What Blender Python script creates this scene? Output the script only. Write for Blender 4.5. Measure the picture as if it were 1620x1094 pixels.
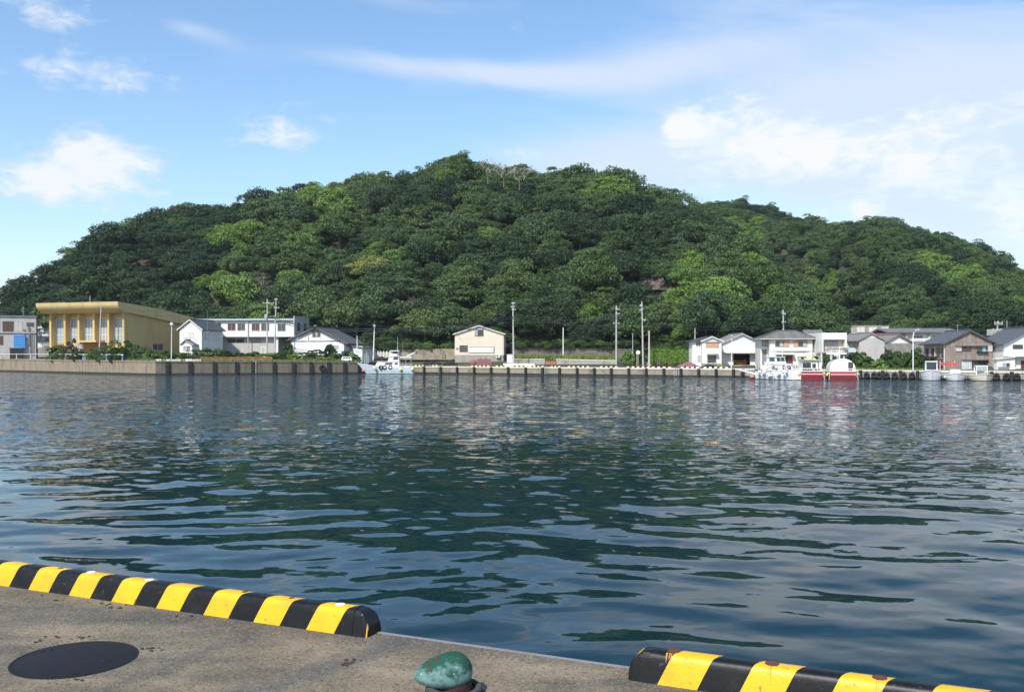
import bpy, math, random
import numpy as np
from mathutils import Vector, Matrix, noise as mnoise

random.seed(7)
rng = np.random.default_rng(7)
R = math.radians
scene = bpy.context.scene
for o in list(bpy.data.objects):
    bpy.data.objects.remove(o)
COL = scene.collection

# ------------------------------------------------------------------ camera
FL, HC, HOR = 1490.0, 3.6, 566.0        # focal in photo px, eye height, horizon row
cam_d = bpy.data.cameras.new('camera')
cam = bpy.data.objects.new('camera', cam_d)
COL.objects.link(cam)
cam.location = (0, 0, HC)
cam.rotation_euler = (R(90), 0, 0)
cam_d.sensor_width = 36
cam_d.lens = FL / 1620 * 36
cam_d.shift_y = (HOR - 547) / 1620
cam_d.clip_start = 0.1
cam_d.clip_end = 6000
scene.camera = cam

# ------------------------------------------------------------------ light
SUN_AZ = 28.0      # degrees left of straight behind the camera
SUN_EL = 46.0
sd = Vector((-math.sin(R(SUN_AZ)) * math.cos(R(SUN_EL)), -math.cos(R(SUN_AZ)) * math.cos(R(SUN_EL)), math.sin(R(SUN_EL))))
sun_d = bpy.data.lights.new('sun', 'SUN')
sun_d.energy = 3.9
sun_d.angle = R(0.53)
sun_d.color = (1.0, 0.95, 0.87)
sun = bpy.data.objects.new('sun', sun_d)
COL.objects.link(sun)
sun.rotation_euler = sd.to_track_quat('Z', 'Y').to_euler()

world = bpy.data.worlds.new('World')
scene.world = world
world.use_nodes = True
scene.view_settings.view_transform = 'Standard'
scene.view_settings.look = 'None'
scene.view_settings.exposure = 0.4
scene.view_settings.gamma = 1.0
scene.view_settings.use_curve_mapping = False


def px_dir(px, py):
    x, z = (px - 810) / FL, (HOR - py) / FL
    return math.atan2(x, 1.0), math.asin(z / math.sqrt(1 + x * x + z * z))


def build_world():
    nt = world.node_tree
    nt.nodes.clear()
    N, L = nt.nodes.new, nt.links.new
    out = N('ShaderNodeOutputWorld')
    sky = N('ShaderNodeTexSky')
    sky.sky_type = 'NISHITA'
    sky.sun_disc = False
    sky.sun_elevation = R(SUN_EL)
    sky.sun_rotation = R(180 + SUN_AZ)
    sky.air_density = 1.0
    sky.dust_density = 0.6
    sky.ozone_density = 2.5
    bg = N('ShaderNodeBackground')
    bg.inputs['Strength'].default_value = 0.132
    hs = N('ShaderNodeHueSaturation')
    hs.inputs['Saturation'].default_value = 1.10
    hs.inputs['Hue'].default_value = .497
    hs.inputs['Value'].default_value = 1.2
    L(sky.outputs[0], hs.inputs['Color'])
    L(hs.outputs[0], bg.inputs[0])
    tc = N('ShaderNodeTexCoord')
    sep = N('ShaderNodeSeparateXYZ')
    L(tc.outputs['Generated'], sep.inputs[0])

    def M(op, a, b=None, c=None):
        n = N('ShaderNodeMath')
        n.operation = op
        for i, v in enumerate((a, b, c)):
            if v is None:
                continue
            if isinstance(v, (int, float)):
                n.inputs[i].default_value = v
            else:
                L(v, n.inputs[i])
        return n.outputs[0]
    az = M('ARCTAN2', sep.outputs[0], sep.outputs[1])
    el = M('ARCSINE', sep.outputs[2])
    comb = N('ShaderNodeCombineXYZ')
    L(az, comb.inputs[0])
    L(M('MULTIPLY', el, 2.0), comb.inputs[1])

    def noise(scale, detail, rough, src, dist=0.0):
        n = N('ShaderNodeTexNoise')
        n.inputs['Scale'].default_value = scale
        n.inputs['Detail'].default_value = detail
        n.inputs['Roughness'].default_value = rough
        n.inputs['Distortion'].default_value = dist
        L(src, n.inputs['Vector'])
        return n.outputs[0]
    big = noise(7.0, 7.0, 0.62, comb.outputs[0], 0.4)
    stretch = N('ShaderNodeCombineXYZ')
    L(M('MULTIPLY', az, 0.6), stretch.inputs[0])
    L(M('ADD', M('MULTIPLY', el, 3.0), M('MULTIPLY', az, 0.35)), stretch.inputs[1])
    streak = noise(5.0, 6.0, 0.55, stretch.outputs[0], 0.9)
    fine = noise(36.0, 7.0, 0.62, comb.outputs[0], 0.5)

    def blob(px, py, rx, ry, wgt, tilt=0.0):
        a0, e0 = px_dir(px, py)
        da = M('SUBTRACT', az, a0)
        de = M('SUBTRACT', el, e0)
        ct, st = math.cos(tilt), math.sin(tilt)
        u = M('ADD', M('MULTIPLY', da, ct), M('MULTIPLY', de, st))
        v = M('SUBTRACT', M('MULTIPLY', de, ct), M('MULTIPLY', da, st))
        r2 = M('ADD', M('POWER', M('ABSOLUTE', M('MULTIPLY', u, FL / rx)), 2.0), M('POWER', M('ABSOLUTE', M('MULTIPLY', v, FL / ry)), 2.0))
        return M('MULTIPLY', M('EXPONENT', M('MULTIPLY', r2, -1.0)), wgt)

    def total(lst):
        t = None
        for b in lst:
            s = blob(*b)
            t = s if t is None else M('ADD', t, s)
        return t
    puffs = total([(110, 275, 95, 48, .8), (30, 300, 80, 28, .6), (220, 258, 70, 48, .6), (130, 238, 40, 28, .55),
                   (1070, 210, 22, 16, .62), (1086, 198, 26, 18, .55), (1068, 190, 18, 14, .4), (1368, 336, 22, 17, .8), (965, 262, 44, 15, .6), (150, 122, 120, 34, .70), (80, 22, 75, 26, .6),
                   (1600, 345, 70, 42, .75), (1310, 215, 250, 95, .70), (1230, 245, 130, 40, .35), (1440, 265, 150, 50, .35), (1560, 180, 110, 60, .35), (1170, 165, 110, 34, .30), (455, 216, 85, 28, .58), (840, 246, 60, 15, .45)])
    veil = total([(1330, 205, 360, 130, .80), (1600, 260, 200, 150, .4), (1000, 260, 300, 50, .3), (700, 108, 210, 17, .6, -0.06), (860, 122, 190, 22, .35), (1100, 92, 190, 32, .5, .12), (300, 45, 60, 14, .4, -.2),
                  (1580, 320, 220, 110, .55), (960, 250, 220, 40, .35), (1000, 20, 420, 40, .18), (1500, 120, 260, 120, .35), (740, 10, 150, 25, .3)])

    def ramp(x, lo, hi):
        n = N('ShaderNodeMapRange')
        n.interpolation_type = 'SMOOTHSTEP'
        n.inputs['From Min'].default_value = lo
        n.inputs['From Max'].default_value = hi
        L(x, n.inputs['Value'])
        return n.outputs[0]
    pm = ramp(M('ADD', puffs, M('ADD', M('MULTIPLY', M('SUBTRACT', big, .5), 1.6), M('MULTIPLY', M('SUBTRACT', fine, .5), 1.5))), .12, 1.15)
    vm = M('MULTIPLY', ramp(M('ADD', veil, M('MULTIPLY', M('SUBTRACT', streak, .5), 1.3)), .05, .95), .80)
    # a thin hazy whitening towards the horizon, all the way round
    hz = M('MULTIPLY', M('EXPONENT', M('MULTIPLY', M('ABSOLUTE', el), -7.0)), .34)
    cm = M('MAXIMUM', pm, M('MAXIMUM', vm, hz))
    cm = M('ADD', M('MULTIPLY', cm, .9), M('MULTIPLY', M('MINIMUM', M('ADD', vm, hz), 1.0), .1))
    # cloud tone: slightly violet-grey where thick, white at the lit edges
    tone = N('ShaderNodeMix')
    tone.data_type = 'RGBA'
    tone.inputs[6].default_value = (0.73, 0.81, 0.95, 1)
    tone.inputs[7].default_value = (0.93, 0.95, 0.99, 1)
    L(ramp(M('ADD', M('MULTIPLY', pm, .8), M('MULTIPLY', M('SUBTRACT', big, .5), .9)), .1, .85), tone.inputs[0])
    bc = N('ShaderNodeBackground')
    bc.inputs['Strength'].default_value = 0.80
    L(tone.outputs[2], bc.inputs[0])
    mx = N('ShaderNodeMixShader')
    L(cm, mx.inputs[0])
    L(bg.outputs[0], mx.inputs[1])
    L(bc.outputs[0], mx.inputs[2])
    L(mx.outputs[0], out.inputs[0])


build_world()


# ------------------------------------------------------------------ materials
def mat(name, color, rough=0.7, var=0.15, scale=3.0, bump=0.0, bscale=20.0, metal=0.0, stain=None, stain_scale=0.6, stain_amt=0.5, vert=False, spec=0.4, chip=None):
    m = bpy.data.materials.new(name)
    m.use_nodes = True
    nt = m.node_tree
    N, L = nt.nodes.new, nt.links.new
    b = nt.nodes['Principled BSDF']
    b.inputs['Roughness'].default_value = rough
    b.inputs['Metallic'].default_value = metal
    b.inputs['Specular IOR Level'].default_value = spec
    tc = N('ShaderNodeTexCoord')
    nz = N('ShaderNodeTexNoise')
    nz.inputs['Scale'].default_value = scale
    nz.inputs['Detail'].default_value = 6
    L(tc.outputs['Object'], nz.inputs['Vector'])
    mx = N('ShaderNodeMix')
    mx.data_type = 'RGBA'
    c = color
    mx.inputs[6].default_value = (c[0] * (1 - var), c[1] * (1 - var), c[2] * (1 - var), 1)
    mx.inputs[7].default_value = (min(1, c[0] * (1 + var)), min(1, c[1] * (1 + var)), min(1, c[2] * (1 + var)), 1)
    L(nz.outputs[0], mx.inputs[0])
    last = mx.outputs[2]
    if stain:
        mp = N('ShaderNodeMapping')
        mp.inputs['Scale'].default_value = (1, 1, .18) if vert else (1, 1, 1)
        L(tc.outputs['Object'], mp.inputs[0])
        n2 = N('ShaderNodeTexNoise')
        n2.inputs['Scale'].default_value = stain_scale
        n2.inputs['Detail'].default_value = 8
        n2.inputs['Roughness'].default_value = .65
        L(mp.outputs[0], n2.inputs['Vector'])
        mr = N('ShaderNodeMapRange')
        mr.inputs['From Min'].default_value = .48
        mr.inputs['From Max'].default_value = .72
        mr.inputs['To Max'].default_value = stain_amt
        L(n2.outputs[0], mr.inputs[0])
        m2 = N('ShaderNodeMix')
        m2.data_type = 'RGBA'
        L(mr.outputs[0], m2.inputs[0])
        L(last, m2.inputs[6])
        m2.inputs[7].default_value = (*stain, 1)
        last = m2.outputs[2]
    if chip:
        n4 = N('ShaderNodeTexNoise')
        n4.inputs['Scale'].default_value = 26
        n4.inputs['Detail'].default_value = 5
        n4.inputs['Roughness'].default_value = .7
        L(tc.outputs['Object'], n4.inputs['Vector'])
        mr4 = N('ShaderNodeMapRange')
        mr4.inputs['From Min'].default_value = .625
        mr4.inputs['From Max'].default_value = .66
        mr4.inputs['To Max'].default_value = .85
        L(n4.outputs[0], mr4.inputs[0])
        m4 = N('ShaderNodeMix')
        m4.data_type = 'RGBA'
        L(mr4.outputs[0], m4.inputs[0])
        L(last, m4.inputs[6])
        m4.inputs[7].default_value = (*chip, 1)
        last = m4.outputs[2]
    L(last, b.inputs['Base Color'])
    if bump:
        n3 = N('ShaderNodeTexNoise')
        n3.inputs['Scale'].default_value = bscale
        n3.inputs['Detail'].default_value = 5
        L(tc.outputs['Object'], n3.inputs['Vector'])
        bp = N('ShaderNodeBump')
        bp.inputs['Strength'].default_value = bump
        bp.inputs['Distance'].default_value = .02
        L(n3.outputs[0], bp.inputs['Height'])
        L(bp.outputs[0], b.inputs['Normal'])
    return m


def stripes_mat(name, color, axis, period, depth, dark=.6, rough=.6, stain=None):
    """Fine ribs (corrugation, tile courses) along an object axis: colour + bump."""
    m = mat(name, color, rough, .18, 2.0, stain=stain, stain_scale=.9, stain_amt=.4)
    nt = m.node_tree
    N, L = nt.nodes.new, nt.links.new
    b = nt.nodes['Principled BSDF']
    src = b.inputs['Base Color'].links[0].from_socket
    tc = N('ShaderNodeTexCoord')
    sp = N('ShaderNodeSeparateXYZ')
    L(tc.outputs['Object'], sp.inputs[0])
    s = N('ShaderNodeMath')
    s.operation = 'SINE'
    k = N('ShaderNodeMath')
    k.operation = 'MULTIPLY'
    k.inputs[1].default_value = 2 * math.pi / period
    L(sp.outputs[axis], k.inputs[0])
    L(k.outputs[0], s.inputs[0])
    mr = N('ShaderNodeMapRange')
    mr.inputs['From Min'].default_value = -1
    mr.inputs['From Max'].default_value = .2
    mr.inputs['To Min'].default_value = dark
    mr.inputs['To Max'].default_value = 1
    L(s.outputs[0], mr.inputs[0])
    mul = N('ShaderNodeMix')
    mul.data_type = 'RGBA'
    mul.blend_type = 'MULTIPLY'
    mul.inputs[0].default_value = 1
    L(src, mul.inputs[6])
    L(mr.outputs[0], mul.inputs[7])
    L(mul.outputs[2], b.inputs['Base Color'])
    bp = N('ShaderNodeBump')
    bp.inputs['Distance'].default_value = depth
    bp.inputs['Strength'].default_value = .8
    L(s.outputs[0], bp.inputs['Height'])
    L(bp.outputs[0], b.inputs['Normal'])
    return m


W = dict(
    white=mat('white_wall', (.76, .75, .71), .8, .06, 1.2, stain=(.42, .40, .36), stain_scale=.5, stain_amt=.35, vert=True),
    white2=mat('off_white_wall', (.68, .66, .60), .8, .08, 1.0, stain=(.36, .33, .28), stain_scale=.45, stain_amt=.4, vert=True),
    cream=mat('cream_siding', (.74, .64, .52), .8, .05, 1.5, stain=(.5, .42, .33), stain_scale=.5, stain_amt=.25, vert=True),
    yellow=mat('yellow_render', (.62, .44, .185), .85, .07, .8, stain=(.36, .25, .11), stain_scale=.35, stain_amt=.35, vert=True),
    yroof=mat('yellow_fascia', (.64, .47, .21), .85, .08, .7, stain=(.33, .27, .17), stain_scale=.5, stain_amt=.5, vert=True),
    grey=mat('grey_wall', (.44, .42, .40), .85, .1, 1.0, stain=(.24, .22, .20), stain_scale=.5, stain_amt=.5, vert=True),
    dgrey=mat('dark_grey_wall', (.20, .20, .21), .85, .1, 1.0, stain=(.13, .13, .13), stain_scale=.5, stain_amt=.4, vert=True),
    taupe=mat('taupe_wall', (.50, .47, .43), .85, .06, 1.0, stain=(.33, .31, .28), stain_scale=.5, stain_amt=.35, vert=True),
    pink=mat('pink_wall', (.50, .36, .30), .85, .1, 1.0, stain=(.3, .2, .16), stain_scale=.7, stain_amt=.5, vert=True),
    board=mat('weathered_board', (.235, .18, .145), .85, .25, 3.0, stain=(.33, .30, .27), stain_scale=1.1, stain_amt=.7, vert=True),
    board2=mat('weathered_board_grey', (.27, .235, .205), .85, .2, 3.0, stain=(.16, .10, .08), stain_scale=1.2, stain_amt=.7, vert=True),
    orange=mat('orange_shutter', (.52, .29, .17), .75, .15, 3.0),
    rust=mat('rust_tin', (.36, .15, .07), .8, .3, 3.0, stain=(.15, .07, .04), stain_scale=2, stain_amt=.7),
    maroon=mat('maroon_paint', (.17, .035, .04), .6, .15, 2.0),
    blue=mat('blue_tank', (.06, .29, .66), .5, .1, 2.0),
    blue2=mat('blue_paint', (.10, .22, .55), .5, .1, 2.0),
    dark=mat('dark_frame', (.025, .025, .028), .5, .2, 4.0),
    frame=mat('aluminium_frame', (.55, .55, .55), .4, .05, 4.0),
    bframe=mat('bronze_frame', (.07, .055, .05), .5, .1, 4.0),
    glass=mat('window_glass', (.035, .045, .055), .08, .2, 1.0, spec=.8),
    glass2=mat('curtained_glass', (.33, .37, .38), .15, .12, 1.5, spec=.6),
    brownglass=mat('brown_blind', (.11, .06, .05), .3, .1, 2.0),
    tile=stripes_mat('grey_tile_roof', (.20, .195, .185), 0, .36, .03, .55, .55, stain=(.30, .28, .24)),
    tiley=stripes_mat('dark_tile_roof', (.11, .115, .125), 1, .36, .03, .6, .5, stain=(.16, .16, .16)),
    tile2=stripes_mat('tan_tile_roof', (.27, .25, .22), 1, .36, .03, .6, .6, stain=(.16, .15, .13)),
    dtile=stripes_mat('slate_roof', (.085, .09, .10), 1, .5, .02, .7, .5),
    redroof=stripes_mat('maroon_tin_roof', (.24, .04, .06), 0, .45, .02, .75, .5),
    tin=stripes_mat('pale_tin', (.55, .57, .58), 0, .3, .02, .7, .4, stain=(.4, .36, .32)),
    bluetin=stripes_mat('blue_tin_edge', (.42, .52, .60), 0, .6, .02, .7, .5),
    conc=mat('concrete', (.34, .32, .28), .9, .15, 1.0, .3, 8.0, stain=(.14, .115, .09), stain_scale=.7, stain_amt=.75, vert=True),
    concw=mat('stained_quay_concrete', (.29, .235, .165), .9, .15, .8, .4, 6.0, stain=(.10, .075, .05), stain_scale=1.1, stain_amt=.95, vert=True),
    concd=mat('damp_quay_concrete', (.17, .145, .11), .9, .2, .7, .4, 6.0, stain=(.06, .05, .04), stain_scale=.6, stain_amt=.8, vert=True),
    concp=mat('pale_concrete', (.62, .58, .51), .9, .12, 1.0, stain=(.3, .27, .22), stain_scale=.8, stain_amt=.5),
    pole=mat('concrete_pole', (.46, .45, .42), .8, .1, 2.0, stain=(.28, .27, .25), stain_scale=1, stain_amt=.4),
    wpole=mat('white_pole', (.74, .74, .72), .5, .05, 2.0),
    wood=mat('old_wood', (.22, .17, .12), .9, .2, 3.0),
    rubber=mat('fender_rubber', (.022, .021, .022), .8, .3, 3.0, stain=(.09, .08, .07), stain_scale=1.5, stain_amt=.4),
    galv=mat('galvanised_steel', (.48, .49, .49), .45, .1, 4.0, metal=.3),
    cable=mat('cable_sheath', (.018, .022, .035), .55, .1, 1.0),
    gel=mat('white_gelcoat', (.80, .80, .78), .35, .04, 1.5, stain=(.55, .5, .44), stain_scale=1.2, stain_amt=.3, vert=True),
    hullblue=mat('pale_blue_gelcoat', (.50, .60, .64), .35, .05, 1.5, stain=(.40, .42, .40), stain_scale=1.2, stain_amt=.4, vert=True),
    bred=mat('red_hull_paint', (.42, .035, .035), .4, .12, 2.0, stain=(.2, .03, .03), stain_scale=1.5, stain_amt=.5),
    boot=mat('dark_red_antifouling', (.13, .03, .04), .7, .2, 2.0),
    turq=mat('turquoise_paint', (.22, .50, .46), .5, .1, 2.0),
    cream_b=mat('cream_gelcoat', (.72, .66, .52), .45, .06, 2.0, stain=(.5, .42, .3), stain_scale=1.2, stain_amt=.4),
    ylw=mat('yellow_fender', (.70, .58, .20), .6, .12, 3.0),
    obuoy=mat('orange_buoy', (.70, .20, .13), .55, .1, 3.0),
    tarp=mat('red_tarp', (.62, .06, .05), .6, .15, 2.0),
    net=mat('dark_net', (.035, .032, .035), .95, .4, 6.0, .8, 12.0),
    pnet=mat('pink_net', (.30, .12, .125), .95, .4, 4.0, .8, 9.0, stain=(.12, .06, .07), stain_scale=2.5, stain_amt=.8),
    onet=mat('orange_net', (.50, .24, .06), .95, .4, 4.0, .8, 9.0, stain=(.12, .05, .03), stain_scale=2.0, stain_amt=.8),
    stone=mat('retaining_stone', (.30, .26, .20), .95, .25, 1.2, .8, 3.0, stain=(.07, .065, .045), stain_scale=.35, stain_amt=.85),
    stoned=mat('mossy_stone', (.16, .14, .115), .95, .3, 1.0, .8, 3.0, stain=(.05, .055, .035), stain_scale=.3, stain_amt=.85),
    rock=mat('brown_rock', (.13, .10, .085), .95, .3, .5, 1.0, 1.5),
    bark=mat('bark', (.11, .09, .07), .95, .25, 2.0),
    dead=mat('bare_twigs', (.30, .26, .22), .95, .2, 1.0),
    dead2=mat('pale_bare_twigs', (.40, .37, .30), .95, .2, 1.0),
    sign=mat('sign_face', (.78, .79, .80), .5, .03, 3.0),
    ink=mat('sign_ink', (.10, .16, .35), .6, .1, 3.0),
    cyell=mat('stop_yellow', (.80, .44, .012), .42, .05, 6.0, .15, 60.0, stain=(.42, .23, .04), stain_scale=5.0, stain_amt=.45, chip=(.20, .13, .05)),
    cblack=mat('stop_black', (.007, .007, .008), .42, .3, 8.0, .06, 40.0, stain=(.030, .027, .024), stain_scale=6.0, stain_amt=.4, spec=.3, chip=(.055, .050, .043)),
    capw=mat('white_cap', (.72, .72, .70), .5, .08, 30.0),
    caprust=mat('rusty_recess', (.13, .045, .02), .9, .4, 40.0, .6, 60.0),
    ruststain=mat('rust_run', (.58, .31, .02), .7, .3, 30.0),
    iron=mat('cast_iron_cover', (.016, .0165, .020), .6, .3, 18.0, .2, 120.0, stain=(.022, .021, .023), stain_scale=5.0, stain_amt=.5, spec=.12),
    hole=mat('key_hole', (.004, .004, .004), .9, .1, 3.0),
    rope=mat('old_rope', (.06, .058, .055), .95, .3, 30.0),
    coping=mat('steel_coping', (.24, .225, .235), .6, .12, 8.0, .2, 40.0, stain=(.15, .11, .09), stain_scale=4.0, stain_amt=.5),
)


# ------------------------------------------------------------------ mesh helpers
class MB:
    def __init__(self):
        self.v, self.f, self.m = [], [], []

    def face(self, pts, mi=0):
        n = len(self.v)
        self.v += [tuple(p) for p in pts]
        self.f.append(tuple(range(n, n + len(pts))))
        self.m.append(mi)

    def raw(self, vs, fs, mi=0):
        n = len(self.v)
        self.v += [tuple(p) for p in vs]
        self.f += [tuple(i + n for i in f) for f in fs]
        self.m += [mi] * len(fs)

    def box(self, x0, x1, y0, y1, z0, z1, mi=0):
        vs = [(x, y, z) for z in (z0, z1) for y in (y0, y1) for x in (x0, x1)]
        self.raw(vs, [(0, 2, 3, 1), (4, 5, 7, 6), (0, 1, 5, 4), (1, 3, 7, 5), (3, 2, 6, 7), (2, 0, 4, 6)], mi)
        return self

    def prism(self, poly, y0, y1, mi=0):
        """poly: (x, z) outline extruded from y0 to y1."""
        n = len(poly)
        vs = [(x, y0, z) for x, z in poly] + [(x, y1, z) for x, z in poly]
        fs = [tuple(range(n)), tuple(range(2 * n - 1, n - 1, -1))]
        fs += [(i, i + n, (i + 1) % n + n, (i + 1) % n) for i in range(n)]
        self.raw(vs, fs, mi)
        return self

    def prism_x(self, poly, x0, x1, mi=0):
        n = len(poly)
        vs = [(x0, y, z) for y, z in poly] + [(x1, y, z) for y, z in poly]
        fs = [tuple(range(n)), tuple(range(2 * n - 1, n - 1, -1))]
        fs += [(i, i + n, (i + 1) % n + n, (i + 1) % n) for i in range(n)]
        self.raw(vs, fs, mi)
        return self

    def tube(self, pts, r0, r1=None, n=6, mi=0, cap=True):
        r1 = r0 if r1 is None else r1
        pts = [Vector(p) for p in pts]
        k = len(pts)
        vs, fs = [], []
        for i, p in enumerate(pts):
            d = (pts[min(i + 1, k - 1)] - pts[max(i - 1, 0)])
            d = d.normalized() if d.length > 1e-9 else Vector((0, 0, 1))
            a = d.cross(Vector((0, 0, 1)) if abs(d.z) < .9 else Vector((1, 0, 0))).normalized()
            b = d.cross(a)
            r = r0 + (r1 - r0) * i / max(1, k - 1)
            for j in range(n):
                t = 2 * math.pi * j / n
                vs.append(p + a * (r * math.cos(t)) + b * (r * math.sin(t)))
        for i in range(k - 1):
            for j in range(n):
                j2 = (j + 1) % n
                fs.append((i * n + j, i * n + j2, (i + 1) * n + j2, (i + 1) * n + j))
        if cap:
            fs.append(tuple(range(n - 1, -1, -1)))
            fs.append(tuple(range((k - 1) * n, k * n)))
        self.raw(vs, fs, mi)
        return self

    def lathe(self, prof, n=16, mi=0, at=(0, 0, 0)):
        vs, fs = [], []
        for r, z in prof:
            for j in range(n):
                t = 2 * math.pi * j / n
                vs.append((at[0] + r * math.cos(t), at[1] + r * math.sin(t), at[2] + z))
        for i in range(len(prof) - 1):
            for j in range(n):
                j2 = (j + 1) % n
                fs.append((i * n + j, i * n + j2, (i + 1) * n + j2, (i + 1) * n + j))
        fs.append(tuple(range(n - 1, -1, -1)))
        fs.append(tuple(range((len(prof) - 1) * n, len(prof) * n)))
        self.raw(vs, fs, mi)
        return self

    def ball(self, c, rx, ry, rz, nu=10, nv=7, mi=0):
        prof = [(math.sin(math.pi * i / nv), -math.cos(math.pi * i / nv)) for i in range(nv + 1)]
        vs, fs = [], []
        for r, z in prof:
            for j in range(nu):
                t = 2 * math.pi * j / nu
                vs.append((c[0] + rx * r * math.cos(t), c[1] + ry * r * math.sin(t), c[2] + rz * z))
        for i in range(nv):
            for j in range(nu):
                j2 = (j + 1) % nu
                fs.append((i * nu + j, i * nu + j2, (i + 1) * nu + j2, (i + 1) * nu + j))
        self.raw(vs, fs, mi)
        return self

    def build(self, name, mats, parent=None, smooth=False, loc=None):
        me = bpy.data.meshes.new(name)
        me.from_pydata(self.v, [], self.f)
        for m in (mats if isinstance(mats, (list, tuple)) else [mats]):
            me.materials.append(m)
        if max(self.m, default=0) > 0:
            me.polygons.foreach_set('material_index', self.m)
        if smooth:
            me.polygons.foreach_set('use_smooth', [True] * len(self.f))
            me.set_sharp_from_angle(angle=R(38))
        me.update()
        o = bpy.data.objects.new(name, me)
        COL.objects.link(o)
        if parent is not None:
            o.parent = parent
        if loc:
            o.location = loc
        return o


def tag(o, label=None, cat=None, group=None, kind=None):
    if label:
        o['label'] = label
    if cat:
        o['category'] = cat
    if group:
        o['group'] = group
    if kind:
        o['kind'] = kind
    return o


def thing(name, label, cat, loc=(0, 0, 0), rz=0.0, group=None):
    o = bpy.data.objects.new(name, None)
    COL.objects.link(o)
    o.empty_display_size = .2
    o.location = loc
    o.rotation_euler = (0, 0, rz)
    return tag(o, label, cat, group)


def X(px, Y):
    return (px - 810) / FL * Y


def Z(py, Y):
    return HC - (py - HOR) * Y / FL


def P(px, py, Y):
    return Vector((X(px, Y), Y, Z(py, Y)))


class Fac:
    """A building's front plane: left edge at photo column px on depth Y, turned by rot degrees, ground row py."""

    def __init__(s, px, Y, rot, base_py):
        s.L = (X(px, Y), Y)
        s.r = R(rot)
        s.c, s.s = math.cos(s.r), math.sin(s.r)
        s.z0 = Z(base_py, Y)

    def u(s, px, v=0.0):
        k = (px - 810) / FL
        lx, ly = s.L[0] - v * s.s, s.L[1] + v * s.c
        return (k * ly - lx) / (s.c - k * s.s)

    def z(s, px, py, v=0.0):
        d = s.L[1] + v * s.c + s.u(px, v) * s.s
        return Z(py, d) - s.z0

    def thing(s, name, label, cat, group=None):
        return thing(name, label, cat, (s.L[0], s.L[1], s.z0), s.r, group)


def window(F, par, x0, y0, x1, y1, fm, pm, cols=2, rows=1, v=0.0, bar=.07, name='window', label=None):
    u0, u1 = F.u(x0, v), F.u(x1, v)
    zt, zb = F.z((x0 + x1) / 2, y0, v), F.z((x0 + x1) / 2, y1, v)
    b = MB()
    a, d = v - .07, v + .02
    b.box(u0, u1, a, d, zt - bar, zt).box(u0, u1, a - .04, d, zb, zb + bar)
    b.box(u0, u0 + bar, a, d, zb + bar, zt - bar).box(u1 - bar, u1, a, d, zb + bar, zt - bar)
    cw = (u1 - u0 - 2 * bar) / cols
    ch = (zt - zb - 2 * bar) / rows
    for i in range(1, cols):
        b.box(u0 + bar + i * cw - bar / 3, u0 + bar + i * cw + bar / 3, a, d, zb + bar, zt - bar)
    for i in range(1, rows):
        b.box(u0 + bar, u1 - bar, a + .005, d, zb + bar + i * ch - bar / 3, zb + bar + i * ch + bar / 3)
    w = b.build(name, fm, par)
    if label:
        w['label'] = label
    for i in range(cols):
        p = MB().box(u0 + bar + i * cw + bar / 3, u0 + bar + (i + 1) * cw - bar / 3, v - .022, v + .01, zb + bar, zt - bar)
        p.build('pane', pm if not isinstance(pm, (list, tuple)) else pm[i % len(pm)], w)
    return w


def panel(F, par, x0, y0, x1, y1, m, name, v=0.0, th=.06, label=None):
    u0, u1 = F.u(x0, v), F.u(x1, v)
    zt, zb = F.z((x0 + x1) / 2, y0, v), F.z((x0 + x1) / 2, y1, v)
    o = MB().box(u0, u1, v - th, v + .02, zb, zt).build(name, m, par)
    if label:
        o['label'] = label
    return o


def side_window(par, u, v0, v1, z0, z1, fm, pm, sgn=1, name='window'):
    """window on a side wall (plane x = u, facing sgn)."""
    a, d = (u - .02, u + .07) if sgn > 0 else (u - .07, u + .02)
    t = .07
    b = MB().box(a, d, v0, v1, z1 - t, z1).box(a, d, v0, v1, z0, z0 + t).box(a, d, v0, v0 + t, z0 + t, z1 - t).box(a, d, v1 - t, v1, z0 + t, z1 - t)
    b.box(a, d, (v0 + v1) / 2 - .03, (v0 + v1) / 2 + .03, z0 + t, z1 - t)
    w = b.build(name, fm, par)
    a2, d2 = (u - .01, u + .025) if sgn > 0 else (u - .025, u + .01)
    MB().box(a2, d2, v0 + t, (v0 + v1) / 2 - .03, z0 + t, z1 - t).build('pane', pm, w)
    MB().box(a2, d2, (v0 + v1) / 2 + .03, v1 - t, z0 + t, z1 - t).build('pane', pm, w)
    return w


def gable_roof(par, ul, zl, ua, za, ur, zr, v0, v1, th, m, edge=None, name='roof'):
    """two sloping slabs meeting at a ridge running away from the front; outline in (u, z)."""
    b = MB()
    b.prism([(ul, zl), (ua, za), (ua, za + th), (ul - .02, zl + th)], v0, v1, 0)
    b.prism([(ua, za), (ur, zr), (ur + .02, zr + th), (ua, za + th)], v0, v1, 0)
    r = b.build(name, m, par)
    e = MB()
    e.prism([(ul, zl - .04), (ua, za - .04), (ua, za + th + .02), (ul - .03, zl + th + .02)], v0 - .06, v0 - .003)
    e.prism([(ua, za - .04), (ur, zr - .04), (ur + .03, zr + th + .02), (ua, za + th + .02)], v0 - .06, v0 - .003)
    e.build('bargeboard', edge or m, r)
    MB().tube([(ua, v0 - .05, za + th + .05), (ua, v1, za + th + .05)], .14, n=6).build('ridge_cap', m, r)
    return r


# ------------------------------------------------------------------ shoreline and terrain
def seg_y(px, py):
    return FL * HC / (py - HOR)


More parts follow.
